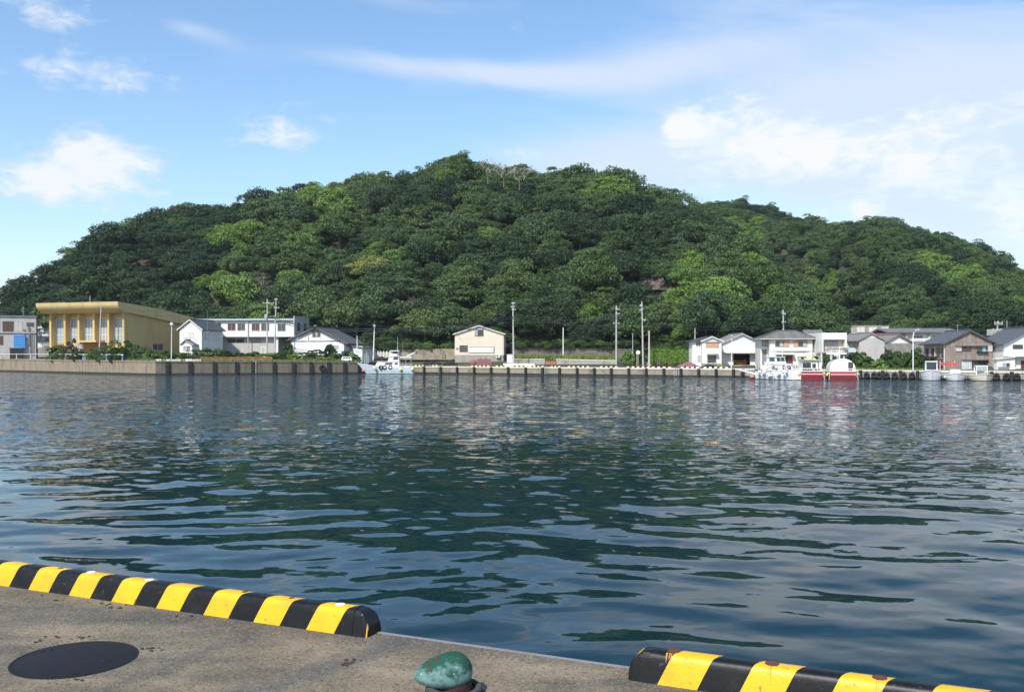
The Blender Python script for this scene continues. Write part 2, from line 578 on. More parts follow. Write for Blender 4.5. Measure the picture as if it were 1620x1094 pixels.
SH = [(-420.0, 330.0, 3.4), (X(-120, 292), 292.0, 3.4), (X(0, 262), 262.0, 3.35), (X(246, 203), 203.0, 2.95), (X(566, 221), 221.0, 2.7),
      (-36.1, 233.0, 1.66), (X(1180, 176), 176.0, 1.6), (X(1625, 147), 147.0, 1.5), (190.0, 66.0, 1.5), (420.0, -80.0, 1.5)]


def shore_dist(x, y):
    """signed distance behind the shoreline (positive on land), and quay height there (numpy arrays)."""
    best = np.full(x.shape, 1e9)
    h = np.zeros(x.shape)
    for (ax, ay, ah), (bx, by, bh) in zip(SH[:-1], SH[1:]):
        dx, dy = bx - ax, by - ay
        L2 = dx * dx + dy * dy
        t = np.clip(((x - ax) * dx + (y - ay) * dy) / L2, 0, 1)
        qx, qy = ax + t * dx, ay + t * dy
        d = np.hypot(x - qx, y - qy)
        upd = d < best
        best = np.where(upd, d, best)
        h = np.where(upd, ah + t * (bh - ah), h)
    sgn = np.where(y > np.interp(x, [p[0] for p in SH], [p[1] for p in SH]), 1.0, -1.0)
    return best * sgn, h


RIDGE1 = np.array([(-420, 566), (-200, 540), (-90, 512), (0, 472), (30, 449), (60, 430), (115, 388), (150, 366), (235, 334), (270, 324), (340, 322), (400, 309), (450, 305), (480, 292),
                   (560, 276), (620, 269), (690, 256), (720, 246), (760, 247), (800, 259), (850, 270), (910, 268), (985, 278), (1020, 294), (1060, 300), (1100, 322),
                   (1150, 352), (1200, 388), (1260, 428), (1300, 468), (1345, 520), (1380, 566)], float)
RIDGE2 = np.array([(900, 420), (1000, 350), (1060, 326), (1105, 318), (1140, 311), (1200, 316), (1260, 334), (1330, 349), (1400, 349), (1440, 354), (1490, 374), (1540, 392), (1590, 419),
                   (1640, 440), (1720, 470), (1850, 510), (2100, 560)], float)


def terrain(x, y):
    x, y = np.asarray(x, float), np.asarray(y, float)
    d, zq = shore_dist(x, y)
    px = 810 + FL * x / np.maximum(y, 40)
    flat = zq - .05 + np.clip(d - 8, 0, 40) * .055
    # hill 1
    yr = np.interp(px, [-300, 0, 250, 740, 1000, 1200, 1400], [335, 345, 385, 425, 415, 385, 340])
    yb = np.interp(px, [-300, 0, 300, 500, 600, 1000, 1100, 1250, 1400], [300, 300, 290, 280, 264, 250, 228, 222, 222])
    zr = HC + (HOR - np.interp(px, RIDGE1[:, 0], RIDGE1[:, 1])) * yr / FL - 19.8
    t = (y - yb) / (yr - yb)
    s1 = np.clip(t, 0, 1)
    prof = np.where(t <= 1, np.sin(s1 * math.pi / 2) ** 1.1 * .9 + .1 * s1, np.clip(1 - ((t - 1) / 1.5) ** 2 * 1.0, 0, 1))
    h1 = np.maximum(zr, 0) * prof
    # hill 2
    yr2, yb2 = np.interp(px, [1100, 1350], [600, 520]), np.interp(px, [900, 1200, 1290, 1400, 1620, 2000], [470, 450, 400, 262, 236, 225])
    zr2 = HC + (HOR - np.interp(px, RIDGE2[:, 0], RIDGE2[:, 1])) * yr2 / FL - 15.5
    t2 = (y - yb2) / (yr2 - yb2)
    s2 = np.clip(t2, 0, 1)
    prof2 = np.where(t2 <= 1, np.sin(s2 * math.pi / 2) * .8 + .2 * s2, np.clip(1 - ((t2 - 1) / 1.2) ** 2, 0, 1))
    h2 = np.where(px > 880, np.maximum(zr2, 0), 0) * prof2
    z = flat + np.maximum(h1, h2)
    amp = np.clip(np.maximum(h1, h2) / 20, 0, 1)
    z = z + amp * 2.1 * (np.sin(x * .085 + y * .05) * np.sin(y * .073 - x * .023 + 1.3) + .6 * np.sin(x * .19 + 2 + y * .04) * np.sin(y * .17 + x * .05))
    z = np.where(d < 6.0, -3.5, z)
    return z


def z_at(x, y):
    return float(terrain(np.array([x]), np.array([y]))[0])


def build_land():
    xs = np.concatenate([np.arange(-900, -320, 20.0), np.arange(-320, 400, 4.0), np.arange(400, 1000, 20.0)])
    ys = np.concatenate([np.arange(-60, 130, 10.0), np.arange(130, 560, 4.0), np.arange(560, 1000, 20.0)])
    gx, gy = np.meshgrid(xs, ys)
    gz = terrain(gx, gy)
    gz = np.where(gy < 60, np.where(gx > 150, gz, -3.5), gz)
    nx, ny = len(xs), len(ys)
    v = np.stack([gx.ravel(), gy.ravel(), gz.ravel()], 1)
    i = np.arange(nx * ny).reshape(ny, nx)
    f = np.stack([i[:-1, :-1].ravel(), i[:-1, 1:].ravel(), i[1:, 1:].ravel(), i[1:, :-1].ravel()], 1)
    me = bpy.data.meshes.new('ground')
    me.from_pydata(v.tolist(), [], f.tolist())
    me.polygons.foreach_set('use_smooth', [True] * len(f))
    m = mat('hill_soil_and_grass', (.05, .055, .03), .95, .35, .12, .5, .7, stain=(.16, .14, .10), stain_scale=.05, stain_amt=.5)
    me.materials.append(m)
    o = bpy.data.objects.new('ground', me)
    COL.objects.link(o)
    tag(o, kind='structure', label='wooded hill slopes and low shore land behind the harbour')


build_land()


# ------------------------------------------------------------------ water
def build_water():
    ys = [2.0]
    while ys[-1] < 330:
        ys.append(ys[-1] * 1.0068 + .004)
    ys = np.array(ys)
    ks = np.linspace(-1.05, 1.05, 800)
    gy, gk = np.meshgrid(ys, ks, indexing='ij')
    gx = gk * gy + rng.normal(0, 1, gy.shape) * 0
    z = np.zeros_like(gx)
    dy = gy * .0068
    dx = gy * (2.1 / 799)
    wr = np.random.default_rng(21)
    wx = gx + 1.1 * np.sin(gy * .23 + gx * .11) + .5 * np.sin(gx * .53 - gy * .31)
    wy = gy + .8 * np.sin(gx * .19 - .7) + .35 * np.sin(gx * .61 + gy * .27)
    n = 110
    for i in range(n):
        lam = math.exp(wr.uniform(math.log(.32), math.log(4.5)))
        th = wr.normal(0, .55) + .12
        kx, ky = math.sin(th) * 2 * math.pi / lam, math.cos(th) * 2 * math.pi / lam
        slope = .0039 * (1.0 if lam > .8 else .75) * (1.0 if lam < 4 else .7) * (1.2 if lam > 1.5 else 1.0)
        amp = slope * lam / (2 * math.pi)
        need = np.maximum(dy * abs(math.cos(th)), dx * abs(math.sin(th))) * 4.0
        att = np.clip((lam / np.maximum(need, 1e-6) - .8) / .8, 0, 1)
        ph = kx * wx + ky * wy + wr.uniform(0, 6.28)
        s = np.sin(ph)
        z += amp * att * (s + .22 * np.cos(2 * ph))
    # swell patches come and go
    mod = .78 + .30 * np.sin(gx * .045 + 1.0) * np.sin(gy * .06 + .4) + .18 * np.sin(gx * .13 + gy * .09)
    z *= mod
    edge = np.clip((1.05 - np.abs(gk)) / .12, 0, 1)
    z = z * edge - .055 * (1 - edge)
    ny, nx = gx.shape
    v = np.stack([gx.ravel(), gy.ravel(), z.ravel()], 1).tolist()
    i = np.arange(nx * ny).reshape(ny, nx)
    f = np.stack([i[:-1, :-1].ravel(), i[:-1, 1:].ravel(), i[1:, 1:].ravel(), i[1:, :-1].ravel()], 1).tolist()
    b = len(v)
    v += [(-1500, -60, -.06), (1500, -60, -.06), (1500, 1500, -.06), (-1500, 1500, -.06)]
    f.append((b, b + 1, b + 2, b + 3))
    me = bpy.data.meshes.new('water')
    me.from_pydata(v, [], f)
    me.polygons.foreach_set('use_smooth', [True] * len(f))
    m = bpy.data.materials.new('harbour_water')
    m.use_nodes = True
    nt = m.node_tree
    N, L = nt.nodes.new, nt.links.new
    p = nt.nodes['Principled BSDF']
    p.inputs['Base Color'].default_value = (.003, .022, .029, 1)
    p.inputs['Roughness'].default_value = .02
    p.inputs['IOR'].default_value = 1.333
    p.inputs['Specular IOR Level'].default_value = .20
    geo = N('ShaderNodeNewGeometry')
    mp = N('ShaderNodeMapping')
    mp.inputs['Scale'].default_value = (.55, 1.0, 1.0)
    L(geo.outputs['Position'], mp.inputs[0])
    n1 = N('ShaderNodeTexNoise')
    n1.inputs['Scale'].default_value = 2.3
    n1.inputs['Detail'].default_value = 6
    n1.inputs['Roughness'].default_value = .55
    n1.inputs['Distortion'].default_value = .6
    L(mp.outputs[0], n1.inputs['Vector'])
    n2 = N('ShaderNodeTexNoise')
    n2.inputs['Scale'].default_value = .03
    n2.inputs['Detail'].default_value = 3
    L(mp.outputs[0], n2.inputs['Vector'])
    sp = N('ShaderNodeSeparateXYZ')
    L(geo.outputs['Position'], sp.inputs[0])
    ad = N('ShaderNodeMath')
    ad.operation = 'MULTIPLY_ADD'
    L(n2.outputs[0], ad.inputs[0])
    ad.inputs[1].default_value = 60
    L(sp.outputs[1], ad.inputs[2])
    mr = N('ShaderNodeMapRange')
    mr.interpolation_type = 'SMOOTHSTEP'
    mr.inputs['From Min'].default_value = 50
    mr.inputs['From Max'].default_value = 115
    mr.inputs['To Min'].default_value = .0855
    mr.inputs['To Max'].default_value = 2.1
    L(ad.outputs[0], mr.inputs[0])
    def V(op, a, b_):
        n_ = N('ShaderNodeVectorMath')
        n_.operation = op
        for k, x_ in enumerate((a, b_)):
            if x_ is None:
                continue
            if isinstance(x_, tuple):
                n_.inputs[k].default_value = x_
            else:
                L(x_, n_.inputs[k])
        return n_.outputs[0]
    # wind ruffles: facets tilted by fine noise, strongest towards the far shore
    tilt = V('MULTIPLY', V('SUBTRACT', n1.outputs['Color'], (.5, .5, .5)), (1.0, 1.3, 0))
    sc = N('ShaderNodeVectorMath')
    sc.operation = 'SCALE'
    L(tilt, sc.inputs[0])
    L(mr.outputs[0], sc.inputs['Scale'])
    nn = N('ShaderNodeVectorMath')
    nn.operation = 'NORMALIZE'
    L(V('ADD', geo.outputs['Normal'], sc.outputs[0]), nn.inputs[0])
    L(nn.outputs[0], p.inputs['Normal'])
    me.materials.append(m)
    o = bpy.data.objects.new('water', me)
    COL.objects.link(o)
    tag(o, kind='structure', label='dark teal rippled harbour water')


build_water()


# ------------------------------------------------------------------ near quay
QN = Vector((.4115, .911, 0)).normalized()      # towards the water
QT = Vector((.911, -.4115, 0)).normalized()     # along the edge, to the right
QE = 4.72                                       # distance of the edge from under the camera
QZ = 2.0


def q(n, t, z):
    return QN * n + QT * t + Vector((0, 0, z))


def ground_pt(px, py, h=0.0):
    Y = FL * (HC - QZ - h) / (py - HOR)
    return Vector((X(px, Y), Y, QZ + h))


def near_concrete():
    m = bpy.data.materials.new('weathered_quay_concrete')
    m.use_nodes = True
    nt = m.node_tree
    N, L = nt.nodes.new, nt.links.new
    p = nt.nodes['Principled BSDF']
    p.inputs['Roughness'].default_value = .92
    p.inputs['Specular IOR Level'].default_value = .25
    geo = N('ShaderNodeNewGeometry')

    def noise(scale, detail, rough, dist=0):
        n = N('ShaderNodeTexNoise')
        n.inputs['Scale'].default_value = scale
        n.inputs['Detail'].default_value = detail
        n.inputs['Roughness'].default_value = rough
        n.inputs['Distortion'].default_value = dist
        L(geo.outputs['Position'], n.inputs['Vector'])
        return n.outputs[0]

    def rng_(x, a, b, c=0, d=1):
        n = N('ShaderNodeMapRange')
        n.inputs['From Min'].default_value = a
        n.inputs['From Max'].default_value = b
        n.inputs['To Min'].default_value = c
        n.inputs['To Max'].default_value = d
        L(x, n.inputs[0])
        return n.outputs[0]

    def mixc(fac, a, b, mode='MIX'):
        n = N('ShaderNodeMix')
        n.data_type = 'RGBA'
        n.blend_type = mode
        if isinstance(fac, float):
            n.inputs[0].default_value = fac
        else:
            L(fac, n.inputs[0])
        for i, c in ((6, a), (7, b)):
            if isinstance(c, tuple):
                n.inputs[i].default_value = (*c, 1)
            else:
                L(c, n.inputs[i])
        return n.outputs[2]
    col = mixc(rng_(noise(2.2, 8, .65, .4), .38, .66), (.195, .160, .112), (.36, .296, .200))
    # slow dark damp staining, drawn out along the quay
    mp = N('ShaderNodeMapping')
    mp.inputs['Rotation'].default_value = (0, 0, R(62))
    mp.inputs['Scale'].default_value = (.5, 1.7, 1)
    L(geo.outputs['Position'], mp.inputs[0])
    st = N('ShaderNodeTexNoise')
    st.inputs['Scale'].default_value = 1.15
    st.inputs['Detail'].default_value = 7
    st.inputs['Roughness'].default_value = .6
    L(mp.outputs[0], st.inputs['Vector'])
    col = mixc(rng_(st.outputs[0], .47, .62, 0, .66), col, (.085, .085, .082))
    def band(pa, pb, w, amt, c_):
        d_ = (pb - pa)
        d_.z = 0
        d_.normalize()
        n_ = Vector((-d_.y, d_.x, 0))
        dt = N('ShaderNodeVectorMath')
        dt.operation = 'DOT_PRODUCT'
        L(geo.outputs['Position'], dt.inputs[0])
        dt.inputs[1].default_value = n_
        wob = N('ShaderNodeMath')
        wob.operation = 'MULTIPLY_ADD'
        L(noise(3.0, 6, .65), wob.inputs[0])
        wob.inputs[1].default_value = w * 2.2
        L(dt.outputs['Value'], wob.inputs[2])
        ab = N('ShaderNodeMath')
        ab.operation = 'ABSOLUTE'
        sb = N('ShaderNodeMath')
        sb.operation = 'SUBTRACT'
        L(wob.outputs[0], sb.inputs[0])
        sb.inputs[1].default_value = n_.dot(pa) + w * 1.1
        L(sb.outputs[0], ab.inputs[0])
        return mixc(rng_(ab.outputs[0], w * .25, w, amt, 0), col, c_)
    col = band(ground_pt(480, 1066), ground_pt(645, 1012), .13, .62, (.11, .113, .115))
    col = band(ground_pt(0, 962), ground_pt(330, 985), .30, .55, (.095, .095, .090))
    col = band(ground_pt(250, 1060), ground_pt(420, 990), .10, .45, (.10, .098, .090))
    # aggregate: grains and pits
    vo = N('ShaderNodeTexVoronoi')
    vo.inputs['Scale'].default_value = 95
    L(geo.outputs['Position'], vo.inputs['Vector'])
    bw = N('ShaderNodeSeparateColor')
    L(vo.outputs['Color'], bw.inputs[0])
    col = mixc(rng_(bw.outputs[0], .80, .95, 0, .45), col, (.40, .35, .27))
    col = mixc(rng_(bw.outputs[1], .80, .95, 0, .62), col, (.06, .053, .045))
    col = mixc(rng_(noise(60, 4, .7), .35, .7, 0, .6), col, mixc(1.0, col, (.55, .54, .52), 'MULTIPLY'))
    L(col, p.inputs['Base Color'])
    h = N('ShaderNodeMath')
    h.operation = 'ADD'
    L(noise(70, 6, .7), h.inputs[0])
    L(noise(9, 5, .6), h.inputs[1])
    bp = N('ShaderNodeBump')
    bp.inputs['Strength'].default_value = .9
    bp.inputs['Distance'].default_value = .012
    L(h.outputs[0], bp.inputs['Height'])
    L(bp.outputs[0], p.inputs['Normal'])
    return m


def build_near_quay():
    b = MB()
    # top in a few strips so that the surface keeps a gentle unevenness, then the face
    t0, t1 = -45, 45
    nl = [QE - .045, QE - .5, QE - 1.2, QE - 2.2, QE - 4, QE - 12]
    for n0, n1 in zip(nl[:-1], nl[1:]):
        b.face([q(n0, t0, QZ), q(n1, t0, QZ), q(n1, t1, QZ), q(n0, t1, QZ)])
    b.face([q(QE - .045, t0, QZ), q(QE - .045, t1, QZ), q(QE - .045, t1, -2), q(QE - .045, t0, -2)])
    b.face([q(QE - 12, t0, QZ), q(QE - 12, t0, -2), q(QE - 12, t1, -2), q(QE - 12, t1, QZ)])
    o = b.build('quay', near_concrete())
    tag(o, 'weathered concrete quay in the foreground', kind='structure')
    c = MB()
    r = .02
    prof = [(QE - .0448, QZ - .16), (QE, QZ - .16), (QE, QZ - r), (QE - r * .3, QZ - r * .3), (QE - r, QZ + .003), (QE - .0448, QZ + .003)]
    n = len(prof)
    vs = [q(a, t0, z) for a, z in prof] + [q(a, t1, z) for a, z in prof]
    c.raw(vs, [(i, i + n, (i + 1) % n + n, (i + 1) % n) for i in range(n)])
    cp = c.build('steel_coping', W['coping'], o)


build_near_quay()

# curb profile: (n, z), from the land-side foot over the top to the water-side foot
H_ = .147
PROF = [(0, 0), (.010, .05), (.021, .100), (.025, .116), (.031, .130), (.039, .140), (.051, .146), (.085, .149), (.119, .146), (.131, .140), (.139, .130), (.145, .116), (.149, .100), (.160, .05), (.17, 0)]
ARC = [0.0]
for (a, b_), (c_, d_) in zip(PROF[:-1], PROF[1:]):
    ARC.append(ARC[-1] + math.hypot(c_ - a, d_ - b_))


def curb(label, base_n, sA, sB, phase, round_left, round_right, holes, group):
    """sA..sB along QT; stripes 0.195 m each, slanting across the profile."""
    root = thing('wheel_stop', label, 'wheel stop', q(base_n, (sA + sB) / 2, QZ), 0, group)
    org = root.location
    b = MB()
    per = .195
    slant = .46
    rows = []
    k0 = math.floor((sA - phase) / per) - 2
    k1 = math.ceil((sB - phase) / per) + 2
    bounds = [phase + k * per for k in range(k0, k1 + 1)]
    for k in range(k0, k1):
        s0, s1 = phase + k * per, phase + (k + 1) * per
        for j in range(len(PROF) - 1):
            a0 = [min(max(s0 + slant * ARC[j], sA), sB), min(max(s1 + slant * ARC[j], sA), sB)]
            a1 = [min(max(s0 + slant * ARC[j + 1], sA), sB), min(max(s1 + slant * ARC[j + 1], sA), sB)]
            if a0[1] - a0[0] < 1e-5 and a1[1] - a1[0] < 1e-5:
                continue
            pts = [q(base_n + PROF[j][0], a0[0], QZ + PROF[j][1]), q(base_n + PROF[j][0], a0[1], QZ + PROF[j][1]),
                   q(base_n + PROF[j + 1][0], a1[1], QZ + PROF[j + 1][1]), q(base_n + PROF[j + 1][0], a1[0], QZ + PROF[j + 1][1])]
            u = []
            for p_ in pts:
                if not u or (p_ - u[-1]).length > 1e-6:
                    u.append(p_)
            if len(u) > 2 and (u[0] - u[-1]).length < 1e-6:
                u.pop()
            if len(u) > 2:
                b.face([p_ - org for p_ in u], k % 2)
    # merge doubles by rounding
    idx, vv, ff = {}, [], []
    for f in b.f:
        nf = []
        for i in f:
            key = tuple(round(c, 5) for c in b.v[i])
            if key not in idx:
                idx[key] = len(vv)
                vv.append(b.v[i])
            nf.append(idx[key])
        ff.append(tuple(nf))
    b.v, b.f = vv, ff
    b.build('steel_cover', [W['cyell'], W['cblack']], root, smooth=True)

    def end(s, sg, mi_fn):
        e = MB()
        nst = 9
        RR = .105
        rings = []
        for i in range(nst + 1):
            th = math.pi / 2 * i / nst
            ds, zs = RR * math.sin(th), math.cos(th)
            zmax = H_ - .02
            ring = []
            for (n_, z_) in PROF:
                # rounded top edge in elevation, slightly drawn-in plan
                zz = min(z_, (H_ - RR * 1.0) + RR * zs) if z_ > 0 else 0
                cx = .085
                nn = cx + (n_ - cx) * (1 - .10 * (i / nst) ** 3)
                ring.append(q(base_n + nn, s + sg * ds, QZ + zz) - org)
            rings.append(ring)
        for i in range(nst):
            for j in range(len(PROF) - 1):
                e.face([rings[i][j], rings[i + 1][j], rings[i + 1][j + 1], rings[i][j + 1]], mi_fn(i, j))
        e.face(rings[-1], 1)
        o = e.build('end_cap', [W['cyell'], W['cblack']], root, smooth=False)
        for p_ in o.data.polygons:
            p_.use_smooth = True
        o.data.set_sharp_from_angle(angle=R(50))
        return o
    if round_right:
        end(sB, 1, lambda i, j: 0 if (j < 2 and i > 6) else 1)
        # seam rib around the joint of cover and end piece
        e = MB()
        e.tube([q(base_n + n_, sB + .004, QZ + z_) - org + (QN * (n_ - .085) * .02) for n_, z_ in PROF], .004, n=5)
        e.build('seam', W['cblack'], root)
    if round_left:
        end(sA, -1, lambda i, j: 0 if (4 < j and 2 < i < 8) or (i >= 5 and j > 2) else 1)
    for (px, py, kind) in holes:
        p_ = ground_pt(px, py, .149)
        p_ = p_ + QN * (base_n + .088 - p_.dot(QN))
        p_ = p_ + QT * ((px - (810 + FL * p_.x / p_.y)) / FL * p_.y / .911)
        e = MB()
        if kind == 'white':
            rr = .030
            e.lathe([(rr, -.008), (rr, .0005), (rr * .9, .0022), (.0001, .0028)], 18, at=p_ - org)
            e.build('bolt_cap', W['capw'], root, smooth=True)
        else:
            rr = .034 if kind == 'rust' else .018
            e.lathe([(rr, -.004), (rr, .0008), (rr * .80, .0014), (rr * .74, .0009), (.0001, .0008)], 18, at=p_ - org)
            e.build('bolt_recess', W['caprust'], root)
            if kind == 'rust':
                s0 = p_.dot(QT)
                st_ = MB()
                rr_ = random.Random(int(px))
                for k in range(3):
                    ds, wd = rr_.uniform(-.025, .025), rr_.uniform(.002, .005)
                    j0, j1 = 6, rr_.choice([1, 2, 2, 3])
                    for j in range(j1, j0):
                        f0, f1 = (j - j1) / (j0 - j1), (j + 1 - j1) / (j0 - j1)
                        (na, za), (nb, zb) = PROF[j], PROF[j + 1]
                        st_.face([q(base_n + na - .0008, s0 + ds - wd * f0, QZ + za + .0004) - org, q(base_n + na - .0008, s0 + ds + wd * f0, QZ + za + .0004) - org,
                                  q(base_n + nb - .0008, s0 + ds + wd * f1, QZ + zb + .0008) - org, q(base_n + nb - .0008, s0 + ds - wd * f1, QZ + zb + .0008) - org])
                st_.build('rust_stain', W['ruststain'], root)
    return root


def s_of(p_):
    return p_.dot(QT)


BN = 4.505
BNL = 4.562
eL = s_of(ground_pt(572, 1009.5))
phL = s_of(ground_pt(480, 997.0))        # left foot of the last yellow band
curb('yellow and black striped wheel stop with white bolt caps, its rounded end at mid quay', BNL, eL - 8 * .4 - 2.3, eL - .085, phL - .195 * 100, False, True,
     [(143, 906, 'white'), (236, 917, 'white'), (95, 899.5, 'small'), (386, 939.5, 'small'), (538, 958.5, 'white'), (461, 949, 'small')], 'wheel stops along the near quay edge')
sR = s_of(ground_pt(995, 1075))
phR = s_of(ground_pt(1041, 1080.5))
curb('yellow and black striped wheel stop with rusty bolt recesses, right of the bollard', BN, sR + .10, sR + 4.2, phR - .195 * 100, True, False,
     [(1067, 1034, 'rust'), (1222, 1055, 'rust'), (1392, 1078, 'rust')], 'wheel stops along the near quay edge')


def build_manhole():
    c = ground_pt(119, 1042)
    root = thing('manhole_cover', 'round black iron manhole cover set in the near quay', 'manhole cover', c)
    MB().lathe([(.316, -.01), (.316, .002), (.314, .003), (.303, .003), (.301, .001)], 64).build('rim', W['iron'], root)
    b = MB().lathe([(.298, -.01), (.298, .0025), (.296, .0032), (.0001, .0036)], 64)
    b.build('lid', W['iron'], root, smooth=True)
    for px, py in ((69, 1030), (82, 1028), (162, 1049), (174, 1044.5)):
        p = ground_pt(px, py) - c
        MB().lathe([(.013, .003), (.013, .0046), (.0001, .0047)], 10, at=(p.x, p.y, 0)).build('key_hole', W['hole'], root)


build_manhole()


def build_bollard():
    Y = 4.44
    base = Vector((X(721, Y), Y, QZ))
    root = thing('mooring_bollard', 'squat mooring bollard with chipped green drooping head on quay edge', 'bollard', base)
    m = bpy.data.materials.new('chipped_green_paint')
    m.use_nodes = True
    nt = m.node_tree
    N, L = nt.nodes.new, nt.links.new
    p = nt.nodes['Principled BSDF']
    p.inputs['Roughness'].default_value = .8
    p.inputs['Specular IOR Level'].default_value = .2
    tc = N('ShaderNodeTexCoord')

    def nz(s, d=6, r=.6):
        n = N('ShaderNodeTexNoise')
        n.inputs['Scale'].default_value = s
        n.inputs['Detail'].default_value = d
        n.inputs['Roughness'].default_value = r
        L(tc.outputs['Object'], n.inputs['Vector'])
        return n.outputs[0]

    def layer(prev, fac_src, a, b_, col):
        mr = N('ShaderNodeMapRange')
        mr.inputs['From Min'].default_value = a
        mr.inputs['From Max'].default_value = b_
        L(fac_src, mr.inputs[0])
        n = N('ShaderNodeMix')
        n.data_type = 'RGBA'
        L(mr.outputs[0], n.inputs[0])
        if isinstance(prev, tuple):
            n.inputs[6].default_value = (*prev, 1)
        else:
            L(prev, n.inputs[6])
        n.inputs[7].default_value = (*col, 1)
        return n.outputs[2]
    sp = N('ShaderNodeSeparateXYZ')
    L(tc.outputs['Object'], sp.inputs[0])
    # old dark green coat worn over a paler turquoise one: dark on the crown and the rim, with noise
    hh = N('ShaderNodeMath')
    hh.operation = 'MULTIPLY_ADD'
    L(nz(15, 8, .7), hh.inputs[0])
    hh.inputs[1].default_value = .42
    L(sp.outputs[2], hh.inputs[2])
    c = layer((.155, .275, .262), nz(26, 8, .7), .42, .66, (.085, .17, .150))
    c = layer(c, hh.outputs[0], .33, .39, (.016, .075, .048))
    c = layer(c, nz(60, 6, .7), .60, .70, (.02, .09, .07))
    c = layer(c, nz(17, 4, .5), .645, .67, (.11, .022, .016))
    c = layer(c, nz(33, 3, .5), .67, .69, (.50, .52, .48))
    L(c, p.inputs['Base Color'])
    bp = N('ShaderNodeBump')
    bp.inputs['Strength'].default_value = .6
    bp.inputs['Distance'].default_value = .004
    L(nz(30, 8, .7), bp.inputs['Height'])
    L(bp.outputs[0], p.inputs['Normal'])
    # head: teardrop, thick over the stem and drooping to the left
    nu, nv = 40, 24
    vs, fs = [], []
    for i in range(nv + 1):
        a = math.pi * i / nv
        for j in range(nu):
            t = 2 * math.pi * j / nu
            x, y, z = math.sin(a) * math.cos(t), math.sin(a) * math.sin(t), -math.cos(a)
            f = (x + 1) / 2                       # 0 at the nose, 1 over the stem
            X_ = -.060 + .140 * x
            w = .052 + .060 * f ** .6
            hgt = .056 + .040 * f ** .8
            zc = .106 + .016 * f - .006 * (1 - f) ** 2
            Zz = zc + z * hgt * (1.12 if z > 0 else .86)
            if z > 0:
                Zz += .014 * f * z
            Y_ = w * 1.05 * y * (1 if abs(y) < 1 else 1)
            d = .0035 * mnoise.noise(Vector((X_, Y_, Zz)) * 16) + .0014 * mnoise.noise(Vector((X_, Y_, Zz)) * 50)
            vs.append((X_ + d * x, Y_ + d * y, Zz + d * z))
    for i in range(nv):
        for j in range(nu):
            j2 = (j + 1) % nu
            fs.append((i * nu + j, i * nu + j2, (i + 1) * nu + j2, (i + 1) * nu + j))
    b = MB()
    b.raw(vs, fs)
    b.build('head', m, root, smooth=True)
    red = mat('red_oxide_stem', (.045, .020, .017), .7, .3, 20, .5, 60, stain=(.03, .02, .018), stain_scale=12, stain_amt=.7)
    MB().lathe([(.095, 0), (.085, .02), (.077, .06), (.075, .10), (.072, .13)], 32).build('stem', red, root, smooth=True)
    MB().lathe([(.15, 0), (.15, .012), (.146, .016), (.09, .018)], 32).build('base_plate', red, root)
    # a turn of old rope round the foot, lying on the quay
    r = MB()
    for ph in (0, 2.1, 4.2):
        pts = []
        for i in range(181):
            t = i / 180 * 2 * math.pi * 1.55 + 1.4
            rad = .118 + .012 * math.sin(t * .7)
            lift = .036 + .018 * i / 180
            k = t * 17 + ph
            pts.append((base.x + (rad + .0085 * math.cos(k)) * math.cos(t), base.y + (rad + .0085 * math.cos(k)) * math.sin(t), base.z + lift + .0085 * math.sin(k)))
        r.tube(pts, .0095, n=6)
    tag(r.build('rope', W['rope'], smooth=True), 'dark twisted rope looped round the bollard foot', 'rope')


build_bollard()


def build_litter():
    b = MB()
    rr = random.Random(3)
    spots = [(57, 1014), (82, 1008), (127, 1009), (235, 1028), (247, 1026), (118, 1075), (170, 955), (185, 960), (205, 958), (230, 952), (560, 1046), (548, 1050), (100, 948), (62, 942), (290, 975)]
    for px, py in spots:
        p = ground_pt(px, py)
        for _ in range(rr.randint(2, 5)):
            c = p + Vector((rr.uniform(-.05, .05), rr.uniform(-.03, .03), 0))
            s = rr.uniform(.003, .009)
            b.ball((c.x, c.y, c.z + s * .4), s * rr.uniform(1, 2.4), s * rr.uniform(1, 1.6), s * .6, 6, 4)
    o = b.build('debris', mat('litter_crumbs', (.05, .038, .03), .95, .4, 20))
    tag(o, 'dark crumbs and grit lying on the near quay', kind='stuff')


build_litter()


# ------------------------------------------------------------------ far quay
def along(i, t):
    a, b = SH[i], SH[i + 1]
    return Vector((a[0] + (b[0] - a[0]) * t, a[1] + (b[1] - a[1]) * t, 0)), a[2] + (b[2] - a[2]) * t


def seg_frame(i):
    a, b = SH[i], SH[i + 1]
    d = Vector((b[0] - a[0], b[1] - a[1], 0))
    L = d.length
    d.normalize()
    return Vector((a[0], a[1], 0)), d, Vector((-d.y, d.x, 0)), L


def px_t(i, px):
    """parameter along shore segment i seen at photo column px."""
    a, b = SH[i], SH[i + 1]
    k = (px - 810) / FL
    return (k * a[1] - a[0]) / ((b[0] - a[0]) - k * (b[1] - a[1]))


